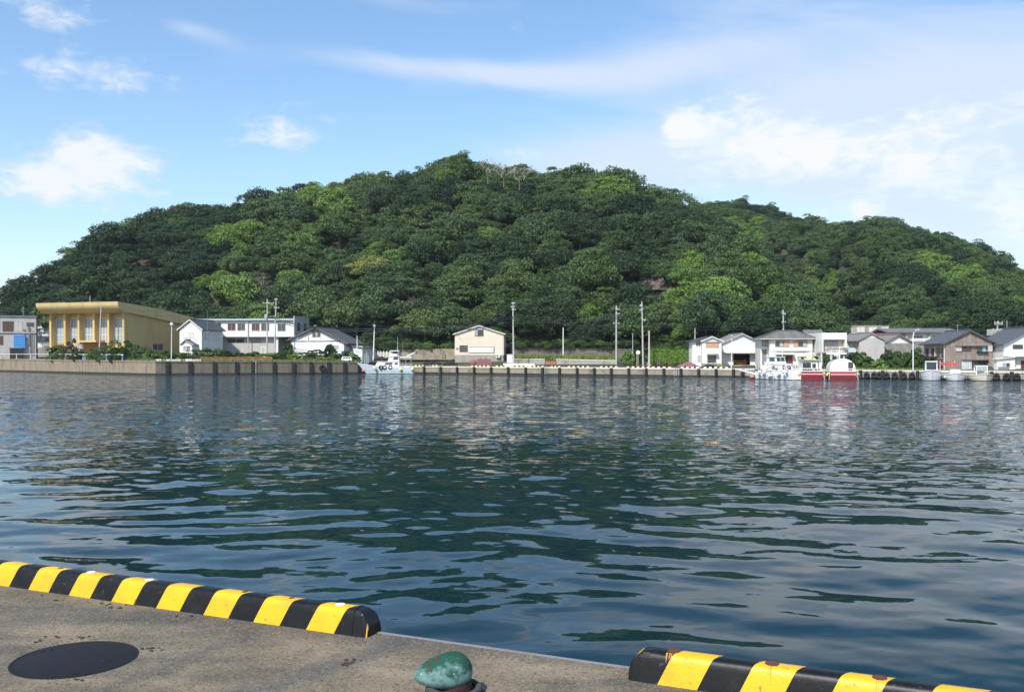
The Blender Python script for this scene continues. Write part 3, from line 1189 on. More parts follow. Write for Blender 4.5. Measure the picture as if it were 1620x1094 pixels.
def build_far_quay():
    names = {1: ('quay_wall', 'stained pale concrete quay wall left of the corner'), 2: ('quay_wall', 'stained pale concrete quay wall below the yellow hall'),
             3: ('quay_wall', 'dark damp concrete quay wall with upright black fenders'), 4: None, 5: ('quay_wall', 'low rubble faced quay wall in front of the cream house'),
             6: ('quay_wall', 'low quay wall hung with round black fenders by the boats'), 7: ('quay_wall', 'low quay wall running on past the white house')}
    wallm = {0: 'concw', 1: 'concw', 2: 'concw', 3: 'concd', 4: 'concd', 5: 'stone', 6: 'conc', 7: 'conc', 8: 'conc'}
    apron = MB()
    for i in range(len(SH) - 1):
        o, d, n, L = seg_frame(i)
        h0, h1 = SH[i][2], SH[i + 1][2]
        # apron: a slab with real depth behind the edge
        A, B = o, o + d * L
        pts = [A, B, B + n * 12, A + n * 12]
        zs = [h0, h1, h1, h0]
        apron.face([(p.x, p.y, z) for p, z in zip(pts, zs)])
    ap = apron.build('quay_apron', mat('apron_concrete', (.36, .335, .285), .92, .15, .4, .3, 4, stain=(.16, .15, .10), stain_scale=.25, stain_amt=.7))
    tag(ap, 'pale concrete apron along the far quay', kind='structure')
    # wall body with cope, split into cast panels
    joints = {1: [0, .5, 1], 2: [0] + [px_t(2, p) for p in (32, 68, 100, 135, 167, 193)] + [1],
              3: [0] + [px_t(3, p) for p in (298, 360, 432, 500)] + [1], 5: [0] + [px_t(5, p) for p in range(640, 1180, 54)] + [1], 6: [0] + [px_t(6, p) for p in range(1240, 1620, 54)] + [1]}
    for i in range(len(SH) - 1):
        o, d, n, L = seg_frame(i)
        root = bpy.data.objects.new('quay_wall', None)
        COL.objects.link(root)
        root.location = (o.x, o.y, 0)
        root.rotation_euler = (0, 0, math.atan2(d.y, d.x))
        lab = names.get(i)
        tag(root, lab[1] if lab else None, kind='structure')
        js = joints.get(i, [0, 1])
        rs = random.Random(i)
        for a, b in zip(js[:-1], js[1:]):
            ha, hb = SH[i][2] + (SH[i + 1][2] - SH[i][2]) * a, SH[i][2] + (SH[i + 1][2] - SH[i][2]) * b
            m = MB()
            off = rs.uniform(0, .03)
            u0, u1 = a * L + (.03 if a > 0 else 0), b * L - (.03 if b < 1 else 0)
            m.prism([(u0, -2), (u1, -2), (u1, hb - .30), (u0, ha - .30)], off, .9)
            m.build('wall_panel', W[wallm[i]], root)
            c = MB()
            c.prism([(u0, ha - .29), (u1, hb - .29), (u1, hb + .02), (u0, ha + .02)], -.12 + off, 1.0)
            c.build('cope_stone', W['concp' if i >= 5 else wallm[i]], root)
        w = MB()
        w.prism([(0, -.2), (L, -.2), (L, .28), (0, .28)], -.035, .02)
        w.build('tide_band', mat('wet_weed_%d' % i, (.035, .032, .022), .6, .4, 1.5, .5, 5), root)
        QR[i] = root
    # fenders
    for i, cols, r, w in ((3, (265, 301, 339, 374, 400, 433.5, 464, 492, 520, 545), .30, 2.0),
                          (5, (672, 698, 724, 751, 778, 805, 832.5, 859.5, 886, 914, 941, 968, 995.5, 1023, 1051, 1078, 1106, 1133.5, 1161, 1176), .22, 1.2),
                          (6, (1197, 1362, 1397, 1425, 1452, 1569, 1601), .22, 1.2)):
        o, d, n, L = seg_frame(i)
        for px in cols:
            t = px_t(i, px)
            h = SH[i][2] + (SH[i + 1][2] - SH[i][2]) * t
            u = t * L
            m = MB()
            m.prism_x([(-.45, .05), (-.45, h - .2), (-.36, h - .05), (-.13, h - .05), (-.13, .05)], u - r, u + r)
            m.box(u - r - .07, u + r + .07, -.17, -.122, .1, h - .1)
            m.build('fender', W['rubber'], QR[i])
    for i, cols in ((6, (1372, 1384, 1392, 1403.5, 1416.5, 1430.5, 1443.5, 1577, 1593, 1609.5)), (3, (509.5,))):
        o, d, n, L = seg_frame(i)
        for px in cols:
            t = px_t(i, px)
            h = SH[i][2] + (SH[i + 1][2] - SH[i][2]) * t
            u = t * L
            m = MB()
            ring = []
            zc = .62 if i == 6 else 1.3
            RR, rr = (.36, .2) if i == 6 else (.55, .22)
            na, nb = 14, 7
            vs, fs = [], []
            for a in range(na):
                A = 2 * math.pi * a / na
                for bb in range(nb):
                    B = 2 * math.pi * bb / nb
                    vs.append((u + (RR + rr * math.cos(B)) * math.cos(A), -.33 + rr * math.sin(B), zc + (RR + rr * math.cos(B)) * math.sin(A)))
            for a in range(na):
                for bb in range(nb):
                    fs.append((a * nb + bb, a * nb + (bb + 1) % nb, (a + 1) % na * nb + (bb + 1) % nb, (a + 1) % na * nb + bb))
            m.raw(vs, fs)
            m.tube([(u, -.3, zc + RR), (u, -.14, h - .1)], .04, n=5)
            m.build('tyre_fender', W['rubber'], QR[i], smooth=True)
    # ladders
    for i, px in ((5, 864), (5, 1070), (3, 403)):
        o, d, n, L = seg_frame(i)
        t = px_t(i, px)
        h = SH[i][2] + (SH[i + 1][2] - SH[i][2]) * t
        u = t * L
        m = MB()
        for s in (-.22, .22):
            m.tube([(u + s, -.3, .1), (u + s, -.3, h + .1)], .04, n=5)
        for k in range(5):
            z = .25 + k * (h - .3) / 4
            m.tube([(u - .22, -.3, z), (u + .22, -.3, z)], .03, n=5)
        m.build('ladder', W['galv' if i == 5 else 'wpole'], QR[i])


QR = {}
build_far_quay()


def far_stops():
    """Yellow and white striped kerb stops on the far quay, each a thing."""
    runs = [(655, 690), (744, 772), (783, 800), (808, 832), (836, 858), (870, 884), (897, 930), (948, 975), (990, 1026), (1030, 1060), (1076, 1104), (1112, 1150)]
    by = ['beside the moored fishing boat', 'below the maroon crates', 'below the right corner of the cream house', 'at the foot of the tall pole', 'below the low white kerb', 'below the gap in the low wall',
          'below the grass strip', 'near the pole with short crossarms', 'below the round mirror', 'below the clipped hedge', 'below the pink net heap', 'before the small white house']
    y_ = mat('faded_stop_yellow', (.66, .56, .26), .8, .1, 2.0)
    for (a, b), w in zip(runs, by):
        o, d, n, L = seg_frame(5)
        t0, t1 = px_t(5, a), px_t(5, b)
        h = SH[5][2] + (SH[6][2] - SH[5][2]) * t0 + .02
        p = o + d * (t0 * L) + n * .35
        root = thing('wheel_stop', 'striped wheel stop on far quay ' + w, 'wheel stop', (p.x, p.y, h), math.atan2(d.y, d.x), 'wheel stops on the far quay')
        ln = (t1 - t0) * L
        k = max(2, int(ln / .55))
        if k % 2 == 0:
            k += 1
        m = MB()
        for j in range(k):
            u0, u1 = j * ln / k, (j + 1) * ln / k
            m.prism_x([(0, 0), (.05, .24), (.07, .26), (.23, .26), (.25, .24), (.3, 0)], u0, u1, j % 2)
        m.build('stop_body', [W['capw'] if a > 1070 else y_, W['cblack']], root)


far_stops()


# ------------------------------------------------------------------ buildings, from the yellow hall to the right
def B_grey_block():
    F = Fac(-62, 262, 22, 563)
    t = F.thing('concrete_building', 'weathered grey flat roofed block with a blue tank on its wall', 'building')
    w = F.u(57)
    h = F.z(57, 501.5)
    MB().box(0, w, 0, 5, -3, h).build('wall', W['grey'], t)
    r = MB().box(-.3, w + .3, -.3, 5.3, h + .003, h + .35)
    r.build('roof', W['dgrey'], t)
    MB().box(0, w, -.35, -.003, F.z(30, 526.5), F.z(30, 525)).build('ledge', W['taupe'], t)
    window(F, t, -28, 508, 0, 525, W['taupe'], W['taupe'], 2)
    window(F, t, 4, 508, 21.5, 525, W['bframe'], W['brownglass'], 2)
    window(F, t, 22, 508, 35.5, 523.5, W['taupe'], W['taupe'], 2)
    window(F, t, 42, 510, 54, 516, W['bframe'], W['glass'], 2)
    window(F, t, -12, 531, 5, 545, W['bframe'], W['brownglass'], 2)
    for px, a, b in ((38, 520, 529), (45.5, 517, 545)):
        panel(F, t, px - 1.5, a, px + 1.5, b, W['dgrey'], 'duct', th=.3)
    for px in (50, 48, 53):
        u = F.u(px)
        MB().tube([(u, -.15, 0), (u, -.15, F.z(px, 523))], .07, n=5).build('pipe', W['dgrey'], t)
    u = F.u(35)
    b = MB().tube([(u, 3, h + .3), (u, 3, h + 3.2)], .04, n=5)
    for k in range(4):
        b.tube([(u - .6, 3, h + 1.6 + k * .4), (u + .3, 3, h + 1.6 + k * .4)], .03, n=4)
    b.build('antenna', W['galv'], t)
    # blue tank
    T = Fac(22, 266.6, 22, 551)
    k = T.thing('water_tank', 'bright blue ribbed water tank beside the grey block', 'tank')
    w, h = T.u(40), T.z(31, 530)
    MB().box(0, w, -.4, 1.2, 0, h).build('tank_body', W['blue'], k)
    b = MB()
    for i in range(5):
        z = h * (i + .5) / 5
        b.box(-.04, w + .04, -.46, -.403, z - .05, z + .05)
    b.build('rib', W['blue2'], k)
    T = Fac(16, 265.6, 22, 562)
    k = T.thing('shed', 'low dark shed under the blue tank', 'shed')
    MB().box(0, T.u(36), -.6, 1.3, -1, T.z(26, 551)).build('wall', W['dark'], k)
    MB().box(-.2, T.u(36) + .2, -.8, 1.4, T.z(26, 551) + .003, T.z(26, 549.5)).build('roof', W['dgrey'], k)


def B_small_white_left():
    F = Fac(55, 300, 5, 562)
    t = F.thing('house', 'white house with grey roof tucked between grey block and yellow hall', 'house')
    w = F.u(86)
    ez, az = F.z(70, 517), F.z(60, 508.5)
    MB().prism([(0, -2), (w, -2), (w, F.z(86, 521)), (F.u(58), az), (0, F.z(55, 510))], 0, 9).build('wall', W['white'], t)
    gable_roof(t, -.6, F.z(55, 511), F.u(58), az + .1, w + .5, F.z(86, 521.5), -.6, 9.5, .2, W['dtile'], W['white'])
    b = MB().prism_x([(-3.2, F.z(70, 539)), (-.003, F.z(70, 532)), (-.003, F.z(70, 531)), (-3.2, F.z(70, 538))], -.5, w)
    b.build('lower_roof', W['dtile'], t)
    MB().box(.2, w, -2.6, -.004, -2, F.z(70, 538.5) - .35).build('porch', W['white'], t)
    window(F, t, 57, 519, 66, 530, W['frame'], W['glass2'], 2)
    window(F, t, 67, 542, 78, 549, W['bframe'], W['glass2'], 3, v=-2.6)
    u = F.u(68)
    MB().box(u - .5, u + .5, -.6, -.003, F.z(68, 525), F.z(68, 521)).build('air_conditioner', W['white2'], t)
    G = Fac(60, 283, 5, 562)
    g = G.thing('block_wall', 'low grey concrete block wall before the tucked-away white house', 'wall')
    u1 = G.u(79)
    for r in range(3):
        for c in range(5):
            MB().box(c * u1 / 5 + .015, (c + 1) * u1 / 5 - .015, 0, .18, r * G.z(70, 549) / 3 + .012 - (.5 if r == 0 else 0), (r + 1) * G.z(70, 549) / 3 - .012).build('block', W['conc'], g)


def B_hall():
    # front faces slightly left; right-hand corner nearest
    L0 = (X(78, 252), 252.0)
    F = Fac(78, 252, -17, 559)
    t = F.thing('public_hall', 'big yellow hall with overhanging curved roof edge and tall curtained windows', 'hall')
    w = F.u(196)
    zb = F.z(130, 496)
    D = 27.0
    zr = F.z(196, 494.5)          # wall top at the front
    # body set back behind the fins
    rec = 1.9
    zt_f, zt_b = zr, zr - 2.7
    b = MB()
    b.prism_x([(rec, -3), (D, -3), (D, zt_b), (rec, zt_f)], .15, w - .1)
    b.build('wall', W['yellow'], t)
    for px in (79.5, 102, 124, 148, 171, 195):
        u = F.u(px)
        o = MB()
        o.prism_x([(-.05, zr), (.12, -2), (rec, -2), (rec, zr)], u - .30, u + .30)
        o.build('fin_column', W['yellow'], t)
    us = [F.u(p) for p in (79.5, 102, 124, 148, 171, 195)]
    MB().box(us[0] + .3, us[-1] - .3, rec - .12, rec - .003, F.z(130, 502.5), zr).build('lintel', W['yellow'], t)
    for a, c in zip(us[:-1], us[1:]):
        # tall window across the bay, curtains behind a white grid
        x0, x1 = a + .36, c - .36
        z0, z1 = F.z(130, 541), F.z(130, 503)
        fr = MB()
        v0, v1 = rec - .16, rec - .004
        for k in range(5):
            xx = x0 + (x1 - x0) * k / 4
            fr.box(xx - .06, xx + .06, v0, v1, z0, z1)
        for z in (z0, z0 + (z1 - z0) * .3, z0 + (z1 - z0) * .62, z1):
            fr.box(x0, x1, v0 + .01, v1, z - .05, z + .05)
        wn = fr.build('window', W['wpole'], t)
        for k in range(4):
            xa, xb = x0 + (x1 - x0) * k / 4 + .065, x0 + (x1 - x0) * (k + 1) / 4 - .065
            MB().box(xa, xb, rec - .06, rec - .003, z0 + .05, z1 - .05).build('pane', W['glass2'], wn)
    # roof: swept cove along the front, tapering back
    ztop_f, ztop_b = F.z(196, 478.5), F.z(196, 478.5) - 2.4
    ul, ur = F.u(60, -2.6), w + .9
    prof = [(-3.4, ztop_f)]
    for i in range(9):
        a = math.pi / 2 * i / 8
        prof.append((-3.4 + 3.3 * (1 - math.cos(a)) + .05, ztop_f - .25 - (ztop_f - zr - .26) * math.sin(a)))
    prof += [(rec, zr + .006), (D + 1.2, zt_b + .006), (D + 1.6, zt_b + .3), (D + 1.6, ztop_b - .4), (D * .5, (ztop_f + ztop_b) / 2 + .1)]
    rf = MB().prism_x(prof, ul, ur).build('roof', W['yroof'], t)
    MB().prism_x([(-3.3, ztop_f + .004), (D * .5, (ztop_f + ztop_b) / 2 + .104), (D + 1.5, ztop_b - .39), (D + 1.5, ztop_b - .28), (D * .5, (ztop_f + ztop_b) / 2 + .22), (-3.3, ztop_f + .12)], ul + .1, ur - .1).build('roof_felt', W['conc'], rf)
    dm = MB()
    ud = F.u(141, 4)
    dm.lathe([(.9, 0), (.85, .5), (.5, .9), (.001, 1.0)], 12, at=(ud, 4, ztop_f - .3))
    dm.tube([(ud + .3, 4, ztop_f + .3), (ud + .3, 4, ztop_f + 2.3)], .05, n=5)
    dm.build('roof_vent', W['white2'], rf, smooth=True)
    # entrance canopy
    ca, cb = F.u(118, -2.5), F.u(156, -2.5)
    zc = F.z(137, 541, -2.5)
    MB().box(ca, cb, -3.4, -.06, zc, zc + .45).build('entrance_canopy', W['yroof'], t)
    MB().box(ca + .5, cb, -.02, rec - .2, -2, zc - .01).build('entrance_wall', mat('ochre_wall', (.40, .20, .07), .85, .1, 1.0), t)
    window(F, t, 120, 544, 133, 552, W['bframe'], W['glass2'], 3, v=-.03)
    # side wall details, on the right face
    side_window(t, w - .1, 11.5, 15.8, .9, 2.7, W['white2'], W['glass'], 1)
    MB().box(w - .09, w + .06, 11.2, 16.1, 2.75, 2.95).build('window_hood', W['yroof'], t)


def B_white_gable():
    F = Fac(283, 250, -17, 560)
    t = F.thing('house', 'white two storey gabled house with small porch beside the yellow hall', 'house')
    ur = F.u(319)
    ua = F.u(301.5)
    ul = 2 * ua - ur
    ze, za = F.z(319, 520), F.z(301.5, 506.5)
    D = 9.5
    MB().prism([(ul, -2), (ur, -2), (ur, ze), (ua, za), (ul, ze)], 0, D).build('wall', W['white'], t)
    gable_roof(t, ul - .5, ze - .35, ua, za + .05, ur + .6, ze - .4, -.5, D + .6, .2, W['dtile'], W['white'])
    window(F, t, 290, 526, 306, 534.5, W['frame'], W['white2'], 2)
    window(F, t, 306.5, 525, 312, 535.5, W['frame'], W['white'], 1)
    side_window(t, ur, 1.0, 3.4, ze - 3.0, ze - 1.2, W['frame'], W['white2'])
    side_window(t, ur, 5.0, 8.2, ze - 3.2, ze - 1.2, W['frame'], W['white2'])
    p0, p1, pa = F.u(285, -2), F.u(306, -2), F.u(294, -2)
    pe, pz = F.z(294, 545, -2), F.z(294, 538.5, -2)
    MB().prism([(p0 + .4, -2), (p1 - .4, -2), (p1 - .4, pe), (pa, pz), (p0 + .4, pe)], -2, -.004).build('porch', W['white'], t)
    gable_roof(t, p0, pe - .15, pa, pz + .05, p1 + .3, pe - .2, -2.4, -.01, .16, W['dtile'], W['grey'], 'porch_roof')
    window(F, t, 290, 547, 301, 554.5, W['frame'], [W['glass2'], W['dgrey']], 2, v=-2)


def B_long_white():
    F = Fac(316, 262, -6, 561)
    t = F.thing('office_building', 'long white two storey building with band of dark square windows', 'building')
    w = F.u(466)
    z1 = F.z(400, 533)
    zt = F.z(466, 506.5)
    D = 11.5
    MB().box(0, w, 0, D, z1, zt).build('upper_wall', W['white'], t)
    us = F.u(436)
    MB().box(0, us, 1.2, D, -2, z1 - .003).build('lower_wall', W['grey'], t)
    MB().box(us + .01, w - .4, D - .5, D - .1, -2, z1 - .004).build('back_wall', W['dgrey'], t)
    for px in (437.5, 464):
        u = F.u(px)
        MB().box(u - .3, u + .3, .4, 1.0, -2, z1 - .005).build('pillar', W['white2'], t)
    MB().box(-.2, w + .05, -.25, -.003, z1 - .02, z1 + .12).build('floor_band', W['dgrey'], t)
    rf = MB().prism_x([(-.7, zt + .004), (D, zt + .35), (D, zt + .75), (-.7, zt + .42)], -.8, w - .05).build('roof', W['tin'], t)
    MB().box(-.82, w - .04, -.82, -.703, zt, zt + .48).build('eaves_strip', W['bluetin'], rf)
    k = 46
    for i in range(k):
        u = -.6 + (w - .2) * i / k
        MB().box(u, u + .22, -.60, -.02, zt - .16, zt - .02).build('rafter', W['dgrey'], rf)
    sw = MB().box(w, w + .25, -.9, D + .3, -2 if False else z1 - .02, zt + 1.2).build('end_wall', W['taupe'], t)
    MB().box(w - .05, w + .25, 6.5, D + .3, -2, z1 - .03).build('end_wall_lower', W['taupe'], t)
    for a, b_, c, d, g in ((337, 510, 350, 518.5, 'glass'), (360, 511, 373, 522.5, 'brownglass'), (375.5, 511, 388, 522.5, 'glass'), (398, 511, 411, 523, 'brownglass'),
                           (413, 511, 426, 523, 'glass'), (439, 511.5, 452, 523.5, 'glass')):
        window(F, t, a, b_, c, d, W['frame'], W[g], 2)
    for a, c in ((360, 373), (374, 386), (399, 412)):
        window(F, t, a, 536, c, 541.5, W['bframe'], W['glass'], 2, v=1.2)
    side_window(t, w + .25, 1.6, 3.6, zt - 2.8, zt - .6, W['bframe'], W['glass'])
    side_window(t, w + .25, 7.2, 9.0, zt - 2.6, zt - .6, W['bframe'], W['glass'])
    u = F.u(393)
    b = MB().tube([(u, -.3, -1), (u, -.3, F.z(393, 508))], .12, n=6)
    b.box(u - .5, u + .2, -.5, -.1, F.z(393, 508) - .2, F.z(393, 508) + .15)
    b.build('downpipe', W['grey'], t)


def B_cottage():
    F = Fac(460, 243, -14, 561)
    t = F.thing('house', 'low white cottage with grey tiled gable roof and attic window', 'house')
    ur = F.u(544)
    ua = F.u(500.5)
    ze, ze2, za = F.z(460, 537), F.z(544, 541), F.z(500.5, 519.5)
    D = 10.5
    MB().prism([(0, -2), (ur, -2), (ur, ze2), (ua, za), (0, ze)], 0, D).build('wall', W['white'], t)
    r = gable_roof(t, -.9, ze - .45, ua, za + .08, ur + 1.3, ze2 - .55, -.7, D + .8, .25, W['tiley'], W['tiley'])
    b = MB()
    for i in range(12):
        for sgn in (0, 1):
            f = i / 12
            u = -.8 + (ua + .8) * f if sgn == 0 else ur + 1.2 - (ur + 1.2 - ua) * f
            z = ze - .4 + (za - ze + .45) * f if sgn == 0 else ze2 - .5 + (za - ze2 + .6) * f
            b.ball((u, -.8, z + .25), .13, .13, .13, 6, 4)
    b.build('tile_end', W['taupe'], r)
    MB().ball((ua, -.75, za + .6), .6, .2, .35, 8, 5).build('ridge_ornament', W['tiley'], r)
    MB().box(.1, ur - .05, -.09, -.003, F.z(500, 540), F.z(500, 539)).build('trim_band', W['dark'], t)
    window(F, t, 494.5, 523, 507, 532.5, W['bframe'], [W['glass'], W['glass2'], W['glass']], 3)
    uh0, uh1 = F.u(493), F.u(508.5)
    zh = F.z(500, 523)
    MB().prism([(uh0, zh), (uh1, zh), (uh1 - .3, zh + .38), ((uh0 + uh1) / 2, zh + .52), (uh0 + .3, zh + .38)], -.5, -.01).build('window_hood', W['bframe'], t)
    window(F, t, 526, 546, 536, 552, W['frame'], W['glass2'], 2)
    MB().box(ur + .01, ur + 4.2, 2, 8, -2, ze2 - 1.0).build('annex_wall', W['white2'], t)
    MB().prism([(ur - .1, ze2 - .95), (ur + 4.8, ze2 - 1.5), (ur + 4.8, ze2 - 1.3), (ur - .1, ze2 - .7)], 1.6, 8.4).build('annex_roof', W['tiley'], t)
    panel(F, t, 552, 546, 558, 555, W['dgrey'], 'annex_door', v=2)


def B_cream_house():
    F = Fac(719.5, 246, -3.5, 566)
    t = F.thing('house', 'cream gabled house with blank white signboard standing alone below the wood', 'house')
    ur, ua = F.u(797), F.u(758)
    ze, za = F.z(758, 528.3), F.z(758, 516.2)
    D = 9.0
    MB().prism([(0, .75), (ur, .75), (ur, ze), (ua, za), (0, ze)], 0, D).build('wall', W['cream'], t)
    MB().box(.08, ur - .08, .08, D - .05, -2, .747).build('plinth', W['conc'], t)
    b = MB()
    for i in range(1, 17):
        z = .75 + (ze - .75) * i / 17
        b.box(0, ur, -.022, -.002, z - .018, z + .018)
    b.build('siding_joint', mat('siding_joint_tan', (.62, .53, .42), .8), t)  # joint strips a little darker than the cream siding
    gable_roof(t, -.45, ze - .12, ua, za + .1, ur + .45, ze - .12, -.45, D + .5, .16, W['grey'], W['white'])
    window(F, t, 751, 521, 765, 531.2, W['bframe'], [W['glass2'], W['glass'], W['glass']], 3)
    window(F, t, 727, 546, 740, 556.3, W['bframe'], W['glass'], 2)
    panel(F, t, 742, 549, 781, 557, W['sign'], 'signboard', th=.18)
    b = MB()
    a, c, zt, zb = F.u(741.5), F.u(781.5), F.z(760, 548.6), F.z(760, 557.4)
    b.box(a, c, -.1, -.004, zb - .06, zb).box(c, c + .06, -.2, -.004, zb - .06, zt).box(a, c, -.1, -.004, zt, zt + .05)
    b.build('signboard_frame', W['bframe'], t)
    panel(F, t, 721.5, 550, 725.5, 552.5, W['dgrey'], 'vent', th=.1)
    a, c = F.u(785), F.u(791)
    ac = MB().box(a, c, -.6, -.1, .1, F.z(788, 561)).build('air_conditioner', W['white2'], t)
    MB().tube([((a + c) / 2 - .1, -.62, .55), ((a + c) / 2 - .1, -.603, .55)], .28, n=14).build('fan_grille', W['dgrey'], ac)
    for z0, z1 in ((.9, 2.2), (ze - 1.9, ze - .6)):
        side_window(t, ur, 3.5, 5.2, z0 + .4, z1 + .4, W['bframe'], W['glass'])
    MB().tube([(F.u(726), -.02, ze - .1), (F.u(727), -.06, ze - 1.2), (F.u(732), -.06, ze - 1.6)], .03, n=4).build('conduit', W['dgrey'], t)
    MB().tube([(ur - .3, -.1, .2), (ur - .3, -.1, ze - .3)], .06, n=5).build('downpipe', W['white2'], t)


def B_small_white():
    F = Fac(1111, 189, -4, 577)
    t = F.thing('house', 'narrow white house with orange shutter beside the warehouse', 'house')
    w = F.u(1141.5)
    ze, za = F.z(1126, 539.5), F.z(1126, 533)
    D = 8
    MB().prism([(0, .35), (w, .35), (w, ze), (w / 2, za), (0, ze)], 0, D).build('wall', W['white'], t)
    MB().box(-.02, w + .02, -.05, D, -1.5, .347).build('plinth', W['conc'], t)
    gable_roof(t, -.35, ze - .1, w / 2, za + .02, w + .35, ze - .1, -.4, D + .4, .13, W['dtile'], W['white'])
    # set-back wing on its left
    a = F.u(1095.5, 1.6)
    zw = F.z(1102, 540, 1.6)
    MB().box(a, -.004, 1.6, D - .3, -1.5, zw).build('wing_wall', W['white'], t)
    MB().prism([(a - .5, zw - .05), (0, zw + .05), (w * .35, za + .1), (w * .35 - .3, za + .2), (a - .5, zw + .12)], 1.0, D).build('wing_roof', W['tiley'], t)
    panel(F, t, 1116.5, 541, 1137, 549.3, W['orange'], 'shutter', th=.1)
    MB().box(F.u(1115.5), F.u(1138), -.3, -.003, F.z(1126, 541), F.z(1126, 540.2)).build('shutter_hood', W['grey'], t)
    window(F, t, 1119, 560.5, 1133, 573, W['bframe'], W['glass'], 2)
    MB().prism_x([(-.8, F.z(1126, 560.2) - .1), (-.003, F.z(1126, 559)), (-.003, F.z(1126, 558.6)), (-.8, F.z(1126, 559.6))], F.u(1117.5), F.u(1136)).build('door_hood', W['grey'], t)
    window(F, t, 1100.5, 540.8, 1108.5, 547.5, W['white'], W['glass'], 2, v=1.6)
    window(F, t, 1103, 562, 1109, 573, W['frame'], W['glass2'], 1, v=1.6)
    MB().tube([(-.15, -.1, 0), (-.15, -.1, ze)], .06, n=5).build('downpipe', W['grey'], t)
    u = F.u(1109, 1.4)
    MB().tube([(u, 1.4, .3), (u, 1.4, zw - .1)], .05, n=5).build('downpipe', W['white2'], t)


def B_warehouse():
    F = Fac(1142.5, 193, 2, 578)
    t = F.thing('boathouse', 'white gabled boathouse with open front full of orange nets', 'boathouse')
    w = F.u(1206)
    ua = F.u(1174)
    ze, ze2, za = F.z(1142, 542), F.z(1206, 543.5), F.z(1174, 529)
    zc = F.z(1174, 557.5)
    D = 10
    MB().prism([(0, zc), (w, zc), (w, ze2), (ua, za), (0, ze)], 0, D).build('wall', W['white'], t)
    gable_roof(t, -.7, ze - .35, ua, za + .05, w + .5, ze2 - .2, -.4, D + .4, .18, W['tile2'], W['grey'])
    a, b_ = F.u(1161), F.u(1188)
    for x0, x1 in ((0, a), (b_, w)):
        MB().box(x0, x1, .45, 1.0, -1.5, zc - .003).build('door_leaf', W['white'], t)
    MB().box(0, w, D - .4, D - .1, -1.5, zc - .004).build('back_wall', W['dgrey'], t)
    for x0 in (0, w - .2):
        MB().box(x0, x0 + .2, 1.0, D - .41, -1.5, zc - .004).build('side_wall', W['white2'], t)
    MB().prism_x([(-1.0, zc - .18), (0, zc + .03), (0, zc + .12), (-1.0, zc - .08)], -.05, w + .1).build('canopy', W['taupe'], t)
    bp = MB()
    bp.box(.6, w * .55, -.7, -.6, zc - .34, zc - .26).box(w * .45, w - .5, -.8, -.7, zc - .38, zc - .3)
    bp.build('canopy_pole', W['dark'], t)
    MB().box(-.1, w + .1, -.4, .42, -1.5, .12).build('step', W['conc'], t)
    # nets inside
    N_ = MB()
    rr = random.Random(5)
    for i in range(22):
        N_.ball((a + .4 + rr.random() * (b_ - a - .8), 1.6 + rr.random() * 1.6, rr.random() * 1.0), .5, .5, .45, 7, 5)
    o = N_.build('fishing_net', W['onet'])
    o.location = (F.L[0], F.L[1], F.z0)
    o.rotation_euler = (0, 0, F.r)
    tag(o, 'heap of orange fishing net inside the open boathouse', 'fishing net')
    MB().box(b_ + .3, w - .2, .40, .446, F.z(1195, 566), F.z(1195, 565)).build('door_rail', W['grey'], t)


